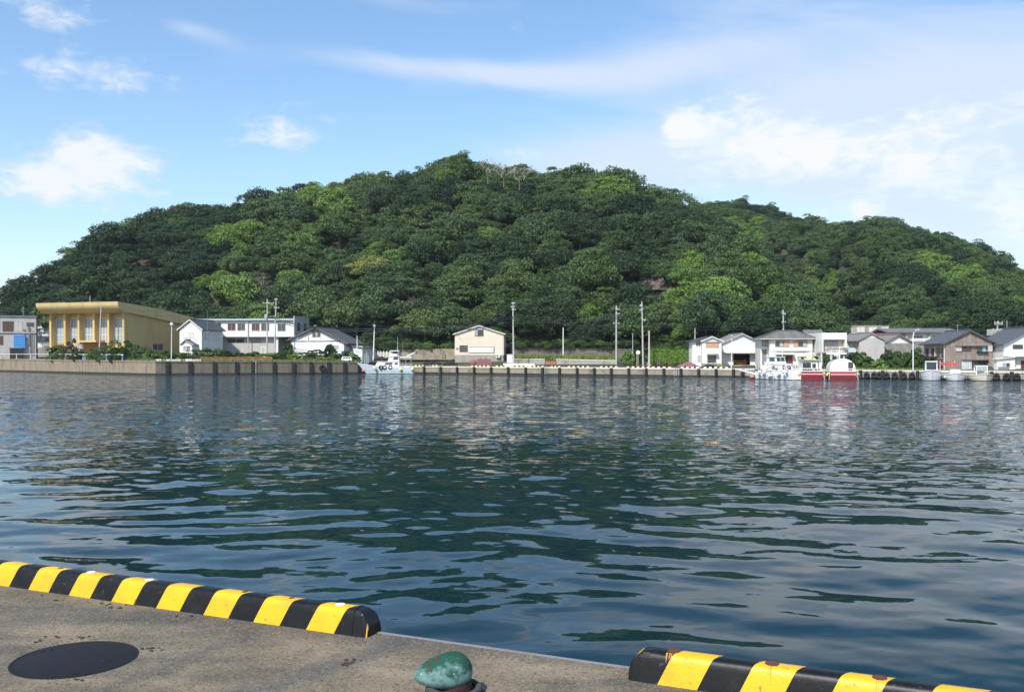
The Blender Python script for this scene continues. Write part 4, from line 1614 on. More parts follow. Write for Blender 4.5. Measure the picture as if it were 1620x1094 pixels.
def B_hip_house():
    F = Fac(1217.5, 181, -6, 580)
    t = F.thing('house', 'white two storey house with hipped grey tile roof behind the white boat', 'house')
    w = F.u(1285.5)
    ze = F.z(1250, 535)
    zt = F.z(1244, 522.5)
    D = 8.5
    MB().box(0, w, 0, D, .3, ze).build('wall', W['white2'], t)
    MB().box(-.03, w + .03, -.04, D, -1.5, .297).build('plinth', W['conc'], t)
    a = F.u(1203, 1.8)
    MB().box(a, -.004, 1.8, D, -1.5, ze - .02).build('wing_wall', W['white2'], t)
    # hipped roof
    x0, x1, y0, y1 = a - .5, w + .55, -.7, D + .7
    r0, r1, ym = F.u(1230, D / 2), F.u(1258, D / 2), D / 2
    e = ze - .02
    b = MB()
    A, B, C, Dd = (x0, y0, e), (x1, y0, e), (x1, y1, e), (x0, y1, e)
    P0, P1 = (r0, ym, zt), (r1, ym, zt)
    b.face([A, B, P1, P0])
    b.face([B, C, P1])
    b.face([C, Dd, P0, P1])
    b.face([Dd, A, P0])
    b.face([A, Dd, C, B])
    rf = b.build('roof', W['tile'], t)
    e2 = MB()
    for p_, q_ in ((A, P0), (B, P1), (C, P1), (Dd, P0), (P0, P1)):
        e2.tube([Vector(p_) + Vector((0, 0, .08)), Vector(q_) + Vector((0, 0, .1))], .13, n=6)
    e2.build('ridge_cap', W['tiley'], rf)
    g = MB()
    g.box(x0, x1, y0 - .1, y0 + .02, e - .16, e - .003).box(x0 - .1, x0 + .02, y0, y1, e - .16, e - .003).box(x1 - .02, x1 + .1, y0, y1, e - .16, e - .003)
    g.build('gutter', W['taupe'], rf)
    # courses of round tiles down the front slope
    cr = MB()
    k = 34
    for i in range(k):
        x = x0 + (x1 - x0) * (i + .5) / k
        if x < r0:
            f = (x - x0) / (r0 - x0)
        elif x > r1:
            f = (x1 - x) / (x1 - r1)
        else:
            f = 1
        cr.tube([(x, y0, e + .03), (x, y0 + (ym - y0) * f, e + (zt - e) * f + .03)], .075, n=5)
    cr.build('tile_course', W['tile2'], rf)
    MB().box(0, w, -.05, -.003, F.z(1250, 555.8), F.z(1250, 554.8)).build('floor_band', W['taupe'], t)
    for (xa, xb, s0, s1) in ((1226, 1240, 1240.5, 1248), (1263, 1277, 1255, 1262.5)):
        window(F, t, xa, 539.5, xb, 548, W['bframe'], [W['glass'], W['taupe']], 2)
        panel(F, t, s0, 539.5, s1, 548, W['orange'], 'shutter', th=.14)
    for xa, xb in ((1225, 1249), (1262, 1278)):
        MB().box(F.u(xa), F.u(xb), -.45, -.004, F.z(1245, 539.3), F.z(1245, 538.5)).build('window_hood', W['taupe'], t)
    MB().box(F.u(1225), F.u(1279), -.30, -.055, F.z(1245, 555), F.z(1245, 549.5)).build('balcony_front', W['white'], t)
    MB().box(F.u(1227), F.u(1247), -.05, .012, .3, F.z(1237, 561.5)).build('garage_shade_panel', W['dark'], t)  # flat dark panel, its colour stands for the shade inside the garage
    panel(F, t, 1247.3, 561.5, 1254, 577.5, W['maroon'], 'door', th=.07)
    MB().prism_x([(-1.1, F.z(1240, 561)), (-.003, F.z(1240, 560)), (-.003, F.z(1240, 559.3)), (-1.1, F.z(1240, 560.2))], F.u(1225), F.u(1256)).build('door_hood', W['taupe'], t)
    window(F, t, 1262, 564, 1277, 570, W['bframe'], [W['taupe'], W['glass']], 3)
    window(F, t, 1206, 538.5, 1216, 547.5, W['bframe'], W['taupe'], 2, v=1.8)
    panel(F, t, 1205.5, 552.5, 1213, 577, W['dgrey'], 'side_entrance', v=1.8, th=.03)
    u = w + .01
    MB().box(u, u + 1.8, 1.5, 4, -1.5, F.z(1290, 562)).build('lean_to', W['white'], t)
    MB().prism([(u, F.z(1290, 562) + .45), (u + 2.1, F.z(1290, 562) - .05), (u + 2.1, F.z(1290, 562) + .08), (u, F.z(1290, 562) + .6)], 1.2, 4.3).build('lean_to_roof', W['white2'], t)


def B_box_house():
    F = Fac(1297.5, 177, 0, 582)
    t = F.thing('house', 'boxy white house with sagging balcony behind the red boats', 'house')
    w = F.u(1337)
    zt = F.z(1317, 526.3)
    z2 = F.z(1317, 537)
    zb = F.z(1317, 557)
    D = 8
    MB().box(0, .35, -.9, D, zb, z2).build('side_wall', W['white2'], t)
    MB().box(w - .35, w, -.9, D, zb, z2).build('side_wall', W['white'], t)
    MB().box(0, w, -.9, D, z2 + .003, zt).build('parapet', W['white'], t)
    MB().box(.36, w - .36, .3, D, zb, z2 - .003).build('upper_wall', W['white2'], t)
    window(F, t, 1304.5, 538, 1326, 541.5, W['white'], W['glass'], 4, v=.3)
    uu = [F.u(p, .3) for p in (1304, 1309, 1314, 1319, 1325)]
    for a, b in zip(uu[:-1], uu[1:]):
        MB().box(a + .02, b - .02, .2, .297, zb + .4, F.z(1317, 542, .3)).build('screen', W['taupe'], t)
    panel(F, t, 1326, 538, 1333, 550, W['cream'], 'shutter', v=.3, th=.1)
    bal = MB().box(-.3, w + .2, -1.8, .29, zb - .15, zb - .003).build('balcony', W['conc'], t)
    b = MB()
    rr = random.Random(9)
    for i in range(15):
        u = .2 + (w - .4) * i / 14
        h = rr.uniform(.5, 1.0)
        b.tube([(u, -1.7, zb), (u + rr.uniform(-.15, .15), -1.7, zb + h)], .035, n=4)
    b.tube([(0, -1.7, zb + 1.6), (w * .45, -1.7, zb + .4)], .04, n=4).tube([(.2, -1.7, zb + .55), (w, -1.7, zb + .85)], .04, n=4)
    b.build('railing', W['wood'], bal)
    rt = MB()
    for i in range(12):
        u = w * .42 + (w * .58) * i / 12
        rt.box(u, u + w * .58 / 12 - .03, -2.0, -1.2, zb + .35 + rr.uniform(0, .25), zb + .5 + rr.uniform(0.1, .3))
    rt.build('roof_tile', W['tile2'], bal)
    panel(F, t, 1307, 557.5, 1339, 560.3, W['white'], 'fascia_board', v=-1.9, th=.12)
    MB().box(.3, w - .3, .3, D, -1.5, zb - .16).build('lower_wall', W['taupe'], t)
    panel(F, t, 1303, 562.5, 1316, 579, W['dark'], 'shutter_door', v=.3, th=.04)
    window(F, t, 1318, 563, 1331, 573, W['white'], W['glass'], 3, v=.3)
    for px in (1299.5, 1335):
        u = F.u(px, -1.6)
        MB().box(u - .13, u + .13, -1.7, -1.45, -1.5, zb - .155).build('post', W['white2'], t)
    # older house behind it, between the two
    G = Fac(1280, 192, -6, 576)
    g = G.thing('house', 'older house with small grey roof squeezed behind the boxy white one', 'house')
    ww = G.u(1302)
    ez = G.z(1290, 535)
    MB().box(0, ww, 0, 7, -2, ez).build('wall', W['white2'], g)
    MB().prism_x([(-.8, ez - .2), (3.5, ez + 1.6), (7.8, ez - .2), (7.8, ez), (3.5, ez + 1.85), (-.8, ez)], -.6, ww + .5).build('roof', W['tile'], g)
    window(G, g, 1288, 541, 1295, 549, W['bframe'], W['glass'], 2)
    # blue-white balcony box between
    K = Fac(1338, 180, 0, 580)
    k = K.thing('house', 'low house with pale blue balcony front right of the boxy one', 'house')
    kw = K.u(1360)
    MB().box(0, kw, 0, 6, -1.5, K.z(1348, 559)).build('wall', W['taupe'], k)
    MB().box(0, kw, -.3, -.01, K.z(1348, 559) + .003, K.z(1348, 550)).build('balcony_front', mat('pale_blue_panel', (.55, .62, .70), .6), k)
    MB().box(.2, kw - .1, 2.2, 6, K.z(1348, 559) + .002, K.z(1348, 538)).build('upper_wall', W['white2'], k)
    MB().box(-.2, kw + .2, 1.8, 6.3, K.z(1348, 538) + .003, K.z(1348, 536.5)).build('roof', W['tile'], k)
    window(K, k, 1340, 563, 1349, 572, W['bframe'], W['glass'], 2)
    window(K, k, 1343, 541, 1355, 549, W['frame'], W['glass2'], 2, v=2.2)


def B_grey_gable():
    F = Fac(1359.5, 178, 3, 582)
    t = F.thing('house', 'windowless grey gabled house with tan roof behind green shrubs', 'house')
    w, ua = F.u(1399), F.u(1378.5)
    ze, za = F.z(1379, 537.5), F.z(1379, 528)
    D = 10
    MB().prism([(0, -1.5), (w, -1.5), (w, ze), (ua, za), (0, ze)], 0, D).build('wall', W['taupe'], t)
    gable_roof(t, -.7, ze - .3, ua, za + .04, w + .3, ze - .2, -.25, D + .3, .16, W['tile2'], W['tile2'])
    b = MB().prism([(ua - 1.4, ze + .35), (ua + 1.4, ze + .35), (ua + .4, za - .15), (ua - .4, za - .15)], -.02, -.002)
    b.build('gable_panel', W['white2'], t)
    panel(F, t, 1374, 564, 1390, 576, W['tin'], 'tin_sheet', th=.06)
    a = F.u(1343, 5)
    MB().box(a, -.004, 3.5, D - .2, -1.5, F.z(1350, 541, 3.5)).build('wing_wall', W['white2'], t)
    MB().prism([(a - .4, F.z(1350, 541, 3.5) - .1), (ua, za), (ua, za + .14), (a - .4, F.z(1350, 541, 3.5) + .1)], 3.2, D - .1).build('wing_roof', W['tile2'], t)
    # maroon roof behind, white gable, low tiled roof
    G = Fac(1386, 196, 0, 576)
    g = G.thing('house', 'house showing only its maroon tin roof behind the white gable', 'house')
    gw = G.u(1432)
    ez = G.z(1410, 536)
    MB().box(.3, gw - .3, 0, 6, -2, ez).build('wall', W['taupe'], g)
    MB().prism_x([(-.6, ez - .1), (4, ez + 1.1), (4, ez + 1.25), (-.6, ez + .05)], -.4, gw + .4).build('roof', W['redroof'], g)
    MB().prism_x([(4.003, ez + 1.1), (7, ez - .1), (7, ez + .05), (4.003, ez + 1.25)], -.4, gw + .4).build('roof', W['redroof'], g)
    K = Fac(1400, 186, 2, 580)
    k = K.thing('house', 'small house with white gable top and wide low tiled roof', 'house')
    kw, ka = K.u(1443), K.u(1421)
    e1, a1 = K.z(1421, 541), K.z(1421, 530.5)
    MB().prism([(.4, -1.5), (kw - .3, -1.5), (kw - .3, e1), (ka, a1), (.4, e1)], 0, 8).build('wall', W['white'], k)
    gable_roof(k, -.2, e1 - .25, ka, a1 + .05, kw + .3, e1 - .25, -.4, 8.4, .16, W['tile2'], W['tile2'])
    u1 = K.u(1469, -2)
    zl = K.z(1430, 560.5, -3.5)
    zu = K.z(1430, 544, -.05)
    MB().prism_x([(-3.8, zl), (-.05, zu), (-.05, zu + .14), (-3.8, zl + .14)], -.6, u1).build('lower_roof', W['tile'], k)
    cr = MB()
    n = 28
    for i in range(n):
        x = -.5 + (u1 + .4) * i / (n - 1)
        cr.tube([(x, -3.8, zl + .17), (x, -.05, zu + .17)], .07, n=5)
    cr.build('tile_course', W['tile2'], k)
    MB().box(0, u1 - .3, -3.2, -.06, -1.5, zl + .2).build('lower_wall', W['taupe'], k)
    a, b_ = K.u(1456, -4), K.u(1478, -4)
    zz = K.z(1466, 566, -4)
    MB().prism_x([(-5.2, zz - .2), (-3.81, zz + .25), (-3.81, zz + .32), (-5.2, zz - .12)], a, b_).build('awning', W['rust'], k)
    # long building at the back
    M_ = Fac(1404, 214, 0, 568)
    m = M_.thing('apartment_building', 'long low grey roofed building at the back with white walls', 'building')
    mw = M_.u(1517)
    e = M_.z(1460, 526)
    MB().box(0, mw - 4, 0, 9, -3, e).build('wall', W['white2'], m)
    MB().prism_x([(-1.2, e - .05), (4.5, e + .85), (10, e - .05), (10, e + .12), (4.5, e + 1.15), (-1.2, e + .2)], -.6, mw).build('roof', W['tile'], m)
    for a, b_ in ((1444, 1460), (1476, 1487)):
        window(M_, m, a, 530.5, b_, 536, W['frame'], W['glass'], 3)
    for px in (1433, 1469, 1498):
        panel(M_, m, px - 1.5, 524.5, px + 1.5, 543, W['taupe'], 'pilaster', th=.5)
    panel(M_, m, 1442, 535, 1490, 537, W['white'], 'balcony_rail', v=-.6, th=.1)
    panel(M_, m, 1408, 527, 1430, 533, W['glass'], 'dark_strip', th=.05)
    S = Fac(1349, 222, 0, 560)
    s = S.thing('retaining_wall', 'pale patchy concrete retaining wall at the foot of the second hill', 'wall')
    sw = S.u(1406)
    MB().box(0, sw, 0, 1.2, -4, S.z(1380, 516)).build('wall_body', W['concp'], s)
    MB().box(-.1, sw + .1, -.2, 1.3, S.z(1380, 516) + .003, S.z(1380, 514.6)).build('cope_stone', W['conc'], s)
    cols, rows = 9, 4
    for c in range(cols):
        for r in range(rows):
            z0, z1 = 1.2 + (S.z(1380, 516) - 1.3) * r / rows, 1.2 + (S.z(1380, 516) - 1.3) * (r + 1) / rows
            MB().box(sw * c / cols + .04, sw * (c + 1) / cols - .04, -.1 - .03 * ((c * 7 + r * 3) % 3), -.003, z0 + .04, z1 - .04).build('facing_block', W['concp' if (c + r) % 3 else 'conc'], s)


def B_brown_house():
    F = Fac(1496, 163, -1, 589)
    t = F.thing('house', 'old brown board house with dark tiled gable roof behind small boats', 'house')
    w, ua = F.u(1570), F.u(1533)
    ze, za = F.z(1533, 541.5), F.z(1533, 524)
    D = 9.0
    MB().prism([(0, -1.5), (w, -1.5), (w, ze), (ua, za), (0, ze)], .05, D).build('wall', W['dgrey'], t)
    gable_roof(t, -.75, ze - .35, ua, za + .05, w + .75, ze - .35, -.45, D + .4, .2, W['tiley'], W['tiley'])
    # board panels, one by one, in four courses and the gable
    rr = random.Random(4)
    rows = [F.z(1533, p) for p in (588.5, 571, 559.5, 547.6)] + [ze]
    wins = [(F.u(1511), F.u(1537), F.z(1525, 556), F.z(1525, 546)), (F.u(1544), F.u(1570), F.z(1555, 558), F.z(1555, 546)), (F.u(1536), F.u(1563), F.z(1550, 581), F.z(1550, 568.5))]
    n = 11
    for r in range(4):
        for c in range(n):
            a, b = w * c / n, w * (c + 1) / n
            z0, z1 = rows[r], rows[r + 1]
            MB().box(a + .012, b - .012, -.02 - rr.uniform(0, .025), .047, z0 + .015, z1 - .015).build('wall_board', W['board' if rr.random() < .5 else 'board2'], t)
    for c in range(n):
        a, b = w * c / n, w * (c + 1) / n
        top = lambda u: ze + (za - ze) * (1 - abs(u - ua) / ua) - .03
        MB().prism([(a + .012, ze + .02), (b - .012, ze + .02), (b - .012, max(ze + .03, top(b))), ((a + b) / 2, max(ze + .03, top((a + b) / 2) - .0)), (a + .012, max(ze + .03, top(a)))], -.03, .047).build('wall_board', W['board' if rr.random() < .6 else 'board2'], t)
    for p in (571, 559.5, 547.6):
        z = F.z(1533, p)
        MB().box(0, w, -.075, -.05, z - .05, z + .05).build('batten', W['board2'], t)
    panel(F, t, 1512, 547, 1520.5, 555.3, W['taupe'], 'shutter_box', th=.22)
    window(F, t, 1521, 547.2, 1536, 555, W['bframe'], [W['brownglass'], W['glass']], 2, v=-.05)
    window(F, t, 1546, 547.2, 1561, 556.5, W['bframe'], [W['glass'], W['turq']], 2, v=-.05)
    MB().box(F.u(1511), F.u(1561), -.55, -.06, F.z(1533, 546.9), F.z(1533, 546.1)).build('window_hood', W['dgrey'], t)
    MB().box(F.u(1544.5), F.u(1562), -.5, -.13, F.z(1553, 557.6), F.z(1553, 555.8)).build('window_rail', W['dark'], t)
    panel(F, t, 1562.3, 547.2, 1569.3, 556, W['taupe'], 'shutter_box', th=.22)
    window(F, t, 1537.5, 570, 1562, 580, W['bframe'], W['glass'], 4, v=-.05)
    MB().box(F.u(1520), F.u(1563), -.6, -.06, F.z(1540, 570), F.z(1540, 569)).build('door_hood', W['dark'], t)
    panel(F, t, 1521, 570.3, 1537, 585, W['tin'], 'tin_sheet', v=-.3, th=.05)
    panel(F, t, 1562.3, 570.5, 1569.5, 580, W['board2'], 'shutter_box', th=.2)
    # left flank, pink render with windows
    MB().box(-.04, -.003, .1, D - .1, -1.5, ze - .1).build('flank_wall', W['pink'], t)
    for v0, v1 in ((.5, 1.5), (2.2, 3.4), (4.4, 5.6), (6.8, 8.0)):
        side_window(t, -.04, v0, v1, ze - 2.5, ze - .9, W['bframe'], W['glass'], -1)
    for v0, v1 in ((.8, 3.0), (4.5, 7)):
        side_window(t, -.04, v0, v1, .8, 2.4, W['bframe'], W['glass'], -1)
    MB().box(-1.1, -.045, 3.0, 7.2, 2.75, 2.85).build('side_awning', W['rust'], t)
    for v in (.2, 4.0):
        MB().tube([(-.15, v, 0), (-.15, v, ze)], .07, n=5).build('downpipe', W['white2'], t)
    # antenna
    b = MB().tube([(ua - .6, 3, za), (ua - .6, 3, za + 1.3)], .035, n=4)
    for k in range(5):
        b.tube([(ua - 1.3 + k * .35, 2.7, za + 1.15), (ua - 1.3 + k * .35, 3.3, za + 1.15)], .02, n=4)
    b.tube([(ua - 1.4, 3, za + 1.15), (ua + .2, 3, za + 1.15)], .025, n=4)
    b.build('antenna', W['galv'], t)
    # bluish house behind, white edge house, concrete block behind
    G = Fac(1569, 186, 0, 580)
    g = G.thing('house', 'narrow house with violet-blue upper wall behind the transformer pole', 'house')
    gw = G.u(1592)
    MB().box(0, gw, 0, 7, -2, G.z(1580, 541)).build('wall', mat('lavender_wall', (.30, .29, .42), .8), g)
    MB().prism_x([(-.6, G.z(1580, 541)), (3.5, G.z(1580, 536)), (7.6, G.z(1580, 541)), (7.6, G.z(1580, 540)), (3.5, G.z(1580, 534.8)), (-.6, G.z(1580, 540))], -.5, gw + .5).build('roof', W['tiley'], g)
    MB().prism_x([(-3.2, G.z(1580, 563)), (-.01, G.z(1580, 557)), (-.01, G.z(1580, 556)), (-3.2, G.z(1580, 562))], 0, gw).build('lower_roof', W['tiley'], g)
    MB().box(.2, gw - .2, -2.8, -.02, -2, G.z(1580, 563) - .05).build('lower_wall', W['white2'], g)
    K = Fac(1588.5, 160, 0, 590.5)
    k = K.thing('house', 'white two storey house at the far right with low annex', 'house')
    kw = K.u(1668)
    ka = kw * .55
    e, a1 = K.z(1600, 543.5), K.z(1600, 543.5) + 2.6
    MB().prism([(0, -1.5), (kw, -1.5), (kw, e), (ka, a1), (0, e)], 0, 9).build('wall', W['white'], k)
    gable_roof(k, -.5, e - .3, ka, a1 + .05, kw + .5, e - .3, -.5, 9.4, .17, W['tiley'], W['tiley'])
    window(K, k, 1602, 545, 1618, 551.5, W['bframe'], W['glass'], 3)
    MB().box(-.3, kw, -1.2, -.004, K.z(1604, 564), K.z(1604, 562.5)).build('ledge', W['white2'], k)
    a = K.u(1577, -1)
    zz = K.z(1590, 567.5, -1)
    MB().prism([(a, -1.5), (K.u(1606, -1), -1.5), (K.u(1606, -1), K.z(1604, 565)), (a, zz)], -1.0, -.01).build('annex_wall', W['white'], k)
    MB().prism([(a - .3, zz - .08), (K.u(1606, -1), K.z(1604, 564.8)), (K.u(1606, -1), K.z(1604, 564.8) + .12), (a - .3, zz + .05)], -1.4, -.02).build('annex_roof', W['white2'], k)
    window(K, k, 1585, 573.5, 1598, 580.5, W['frame'], [W['glass2'], W['glass']], 2, v=-1.0)
    panel(K, k, 1615, 570, 1625, 589, W['maroon'], 'door', th=.06)
    panel(K, k, 1606.5, 565, 1609, 572, W['white2'], 'meter_box', th=.25)
    panel(K, k, 1579, 580, 1596, 587.5, W['dgrey'], 'block_fence', v=-1.6, th=.12)
    C = Fac(1594, 206, 0, 568)
    c = C.thing('concrete_building', 'flat cream concrete block rising behind the white house', 'building')
    cw = C.u(1690)
    zt, zl = C.z(1610, 519), C.z(1610, 529)
    MB().box(0, cw, -.8, 9, zl, zt).build('parapet', W['concp'], c)
    MB().box(.6, cw, 0, 9, -3, zl - .003).build('wall', W['dgrey'], c)
    MB().box(-.6, .5, -.9, 2, zl - .25, zl - .01).build('ledge', W['conc'], c)


for fn in (B_grey_block, B_small_white_left, B_hall, B_white_gable, B_long_white, B_cottage, B_cream_house, B_small_white, B_warehouse, B_hip_house, B_box_house, B_grey_gable, B_brown_house):
    fn()


# ------------------------------------------------------------------ walls by the shore
def wall_strip(name, label, px0, px1, Y0, Y1, yt0, yt1, depth, m, cat='wall', below=3.0, cope=None, pieces=1):
    root = thing(name, label, cat, (X(px0, Y0), Y0, 0), math.atan2(Y1 - Y0, X(px1, Y1) - X(px0, Y0)))
    L = math.hypot(Y1 - Y0, X(px1, Y1) - X(px0, Y0))
    z0, z1 = Z(yt0, Y0), Z(yt1, Y1)
    for k in range(pieces):
        a, b = k / pieces, (k + 1) / pieces
        o = MB().prism([(a * L + .02, z0 - below), (b * L - .02, z0 - below), (b * L - .02, z0 + (z1 - z0) * b), (a * L + .02, z0 + (z1 - z0) * a)], 0, depth)
        o.build('wall_panel' if pieces > 1 else 'wall_body', m, root)
    if cope:
        MB().prism([(-.05, z0 + .003), (L + .05, z1 + .003), (L + .05, z1 + .22), (-.05, z0 + .22)], -.08, depth + .08).build('cope_stone', cope, root)
    return root, L


wall_strip('retaining_wall', 'tan stained retaining wall behind the moored fishing boat', 618, 722, 258, 255, 551.5, 551.5, 1.2, W['stone'], pieces=6)
wall_strip('retaining_wall', 'mossy grey retaining wall under the trees behind the grass strip', 808, 1000, 250, 238, 549, 551, 1.2, W['stoned'], pieces=9)
wall_strip('low_wall', 'low concrete wall with white cope below the grass strip', 806, 862, 226, 222.5, 568.5, 569, .5, W['conc'], below=2.2, cope=W['concp'], pieces=3)
wall_strip('low_wall', 'low concrete wall with white cope, the length nearest the road junction', 880, 976, 221.2, 214, 569, 571, .5, W['conc'], below=2.4, cope=W['concp'], pieces=5)
wall_strip('low_wall', 'short rusty brown stretch filling the gap in the low wall', 862.5, 879.5, 222.5, 221.2, 571, 571, .4, W['rust'], below=2.2, pieces=2)
wall_strip('low_wall', 'low grey wall under the clipped hedge', 1022, 1096, 206, 199, 573.5, 574.5, .5, W['conc'], below=2.2, pieces=4)
wall_strip('kerb', 'low white kerb block on the far quay by the tall pole', 796, 846, 215.5, 212, 574.4, 574.8, .8, W['concp'], 'kerb', below=1.2, pieces=2)
wall_strip('stone_fence', 'row of grey stone posts in a low wall behind the fishing boat', 568, 620, 250, 250, 557, 557, .5, W['taupe'], below=2.0)


def stone_posts():
    for i, px in enumerate((587, 593, 598, 602, 607, 612, 617)):
        Y = 248.5
        b = MB()
        x, z = X(px, Y), Z(564, Y)
        b.box(x - .18, x + .18, Y - .15, Y + .15, z, z + 1.35).prism([(x - .18, z + 1.353), (x + .18, z + 1.353), (x, z + 1.55)], Y - .15, Y + .15)
        o = b.build('stone_post', W['white2'])
        tag(o, 'short pale stone post in the row behind the moored fishing boat', 'stone post', 'pale stone posts behind the fishing boat')
    Y = 247
    x, z = X(577, Y), Z(566, Y)
    t = thing('shed', 'small pale shed between cottage and white lamp pole', 'shed', (x, Y, z))
    MB().box(-1.6, 2.2, 0, 3, -1, 2.2).build('wall', W['white2'], t)
    MB().prism([(-1.9, 2.2), (2.5, 2.2), (2.5, 2.4), (-1.9, 2.6)], -.3, 3.3).build('roof', W['white'], t)
    MB().box(-.6, .5, -.05, .01, -.5, 1.7).build('door', W['dgrey'], t)
    # mark on the retaining wall: a dark bracket-like frame of pipework
    Y = 254.6
    b = MB()
    x, z = X(699, Y), Z(557, Y)
    b.box(x - .5, x + .5, Y - .12, Y - .02, z + .35, z + .5).box(x - .5, x + .6, Y - .12, Y - .02, z - .4, z - .25).box(x + .35, x + .5, Y - .125, Y - .015, z - .248, z + .348).box(x - .55, x - .4, Y - .125, Y - .015, z - .248, z + .1)
    tag(b.build('wall_bracket', W['dark']), 'dark bent bracket fixed to the tan retaining wall', 'bracket')


stone_posts()


# ------------------------------------------------------------------ poles, lamps and cables
POLE = {}


def pole(px, top, Y, label, r=.15, m='pole', lean=0.0, base=None, arms=(), name='utility_pole', cat='pole', group='utility poles along the far shore', extra=None):
    x = X(px, Y)
    z0 = z_at(x, Y) - .3 if base is None else Z(base, Y) - .3
    zt = Z(top, Y)
    t = thing(name, label, cat, (x, Y, z0), 0, group)
    xt = lean * Y / FL
    MB().tube([(0, 0, 0), (xt, 0, zt - z0)], r * 1.25, r * .8, n=8).build('shaft', W[m], t, smooth=True)
    for (py, a, b) in arms:
        z = Z(py, Y) - z0
        xx = xt * z / (zt - z0)
        arm = MB().box(xx + a, xx + b, -r - .1, -r + .0, z - .06, z + .06).build('crossarm', W['galv'], t)
        ins = MB()
        for u in (a + .1, (a * .5 + b * .5), b - .1):
            ins.lathe([(.05, 0), (.08, .06), (.05, .12), (.07, .2), (.03, .26)], 6, at=(xx + u, -r - .05, z + .062))
        ins.build('insulator', W['white2'], arm)
    POLE[px] = (x + xt, Y, zt)
    return t, z0, zt


pole(157, 484, 243, 'slim grey pole standing before the yellow hall windows', .16, lean=3, base=556, group='utility poles along the far shore')
pole(329, 491.5, 238, 'thin dark pole before the white gabled house', .07, 'dgrey', lean=-1, base=560)
t, z0, zt = pole(422, 473, 236, 'left member of the twin poles with transformer before the white building', .17, lean=1, base=562, arms=((479.5, -1.1, 1.8),))
MB().lathe([(.42, 0), (.45, .1), (.45, 1.1), (.3, 1.25)], 12, at=(0, -.6, Z(505, 236) - z0)).build('transformer', W['galv'], t, smooth=True)
MB().box(-.3, 2.2, -.3, .3, Z(500.5, 236) - z0, Z(500, 236) - z0).build('platform', W['galv'], t)
pole(434, 471, 236.5, 'right member of the twin poles before the white building', .17, lean=3, base=562, arms=((474, -.4, .4), (487, -.4, .9)))
pole(590.5, 513, 234, 'white slender pole rising behind the moored fishing boat', .14, 'wpole', lean=2, base=568, arms=((516, -.35, .35),))
pole(565, 531, 236, 'short white pole beside the signboard', .12, 'wpole', base=562)
pole(812.5, 478, 217, 'tallest grey pole right of the cream house', .17, lean=-1, base=575, arms=((480, -.3, .5), (486, -.5, .4), (490, -.3, .6)))
pole(891, 518, 226, 'white pole standing in the grass strip', .13, 'wpole', base=568)
pole(975, 483, 212, 'pole with short crossarms at the end of the low wall', .17, base=577, arms=((489.5, -.1, .75), (496.5, -.1, .75), (511.5, -.7, .7)))
pole(1001, 527, 210, 'thin pole beside the round mirror', .08, base=574)
pole(1017.5, 477, 204, 'tall pole right of the round mirror', .16, lean=-2, base=578, arms=((484, -.5, .1), (491, -.6, .1), (506.5, 0, .8)))
pole(1027, 523, 200, 'stout short bare pole before the clipped hedge', .19, base=580)
pole(1099.5, 519, 205, 'pole standing behind the narrow white house', .14, base=570)
pole(1240, 490, 204, 'pole with insulators rising behind the hipped roof', .16, base=570, arms=((497, -.2, .5), (510, -.4, .5)), lean=-1)
pole(1593, 507, 196, 'thin mast behind the white house at far right', .07, base=575)
t, z0, zt = pole(1578, 508, 178, 'power pole with crossarms and two transformers near the right edge', .16, base=585, arms=((510.5, -.7, .9), (513, -.7, .9), (522.5, -1.0, .8)))
for s in (-.55, .5):
    MB().lathe([(.36, 0), (.4, .1), (.4, .9), (.3, 1.0)], 12, at=(s, -.35, Z(539, 178) - z0)).build('transformer', W['galv'], t, smooth=True)


def cable(label, a, b, sag, r=.035, n=14):
    a, b = Vector(a), Vector(b)
    pts = []
    for i in range(n + 1):
        t = i / n
        p = a.lerp(b, t)
        p.z -= sag * 4 * t * (1 - t)
        pts.append(p)
    o = MB().tube(pts, r, n=5, cap=True).build('overhead_cable', W['cable'])
    tag(o, label, 'cable', 'overhead cables along the shore')


def span(pa, pb, specs, where):
    A, B = POLE[pa], POLE[pb]
    for i, (da, db, sag, r) in enumerate(specs):
        hw = ['top', 'second', 'third', 'fourth', 'fifth'][i]
        cable('%s overhead cable of the span %s' % (hw, where), (A[0], A[1] - .2, A[2] - da), (B[0], B[1] - .2, B[2] - db), sag, r)


span(157, 422, [(.6, 1.2, 1.2, .03), (1.6, 2.4, 1.3, .03)], 'above the yellow hall roof')
span(434, 590.5, [(1.0, .2, 1.3, .03), (5.2, .8, 1.5, .05), (5.7, 1.2, 1.6, .05)], 'above the white cottage')
span(434, 812.5, [(.5, .6, 2.0, .028), (6.0, 3.2, 2.4, .055), (6.4, 3.6, 2.5, .055)], 'above the moored fishing boat')
span(590.5, 812.5, [(.3, 5.2, 1.0, .04), (.9, 3.8, 1.4, .05), (1.5, 4.5, 1.3, .04)], 'left of the tallest pole')
span(812.5, 975, [(1.0, 1.2, 1.0, .028), (3.4, 2.4, .9, .05), (3.9, 2.9, .9, .05)], 'above the grass strip')
span(975, 1017.5, [(1.2, 1.0, .3, .03), (2.5, 4.0, .4, .05)], 'between the two tall poles by the mirror')
span(1017.5, 1240, [(.8, .9, 1.1, .028), (4.4, 3.2, .9, .06), (4.9, 3.7, .9, .06)], 'above the narrow white house')
span(1240, 1578, [(1.0, .8, 1.2, .028), (2.6, 3.2, 2.6, .05), (3.2, 3.8, 2.5, .05)], 'above the hipped roof')
A, B = POLE[975], POLE[891]
cable('slanting stay wire left of the pole with short crossarms', (A[0], A[1], A[2] - 1.2), (X(955, 214), 214, Z(516, 214)), .1, .025)
cable('slack low cable between the white grass pole and thin pole', (B[0], B[1], B[2] - .4), (POLE[1001][0], POLE[1001][1], POLE[1001][2] - .3), .5, .025)


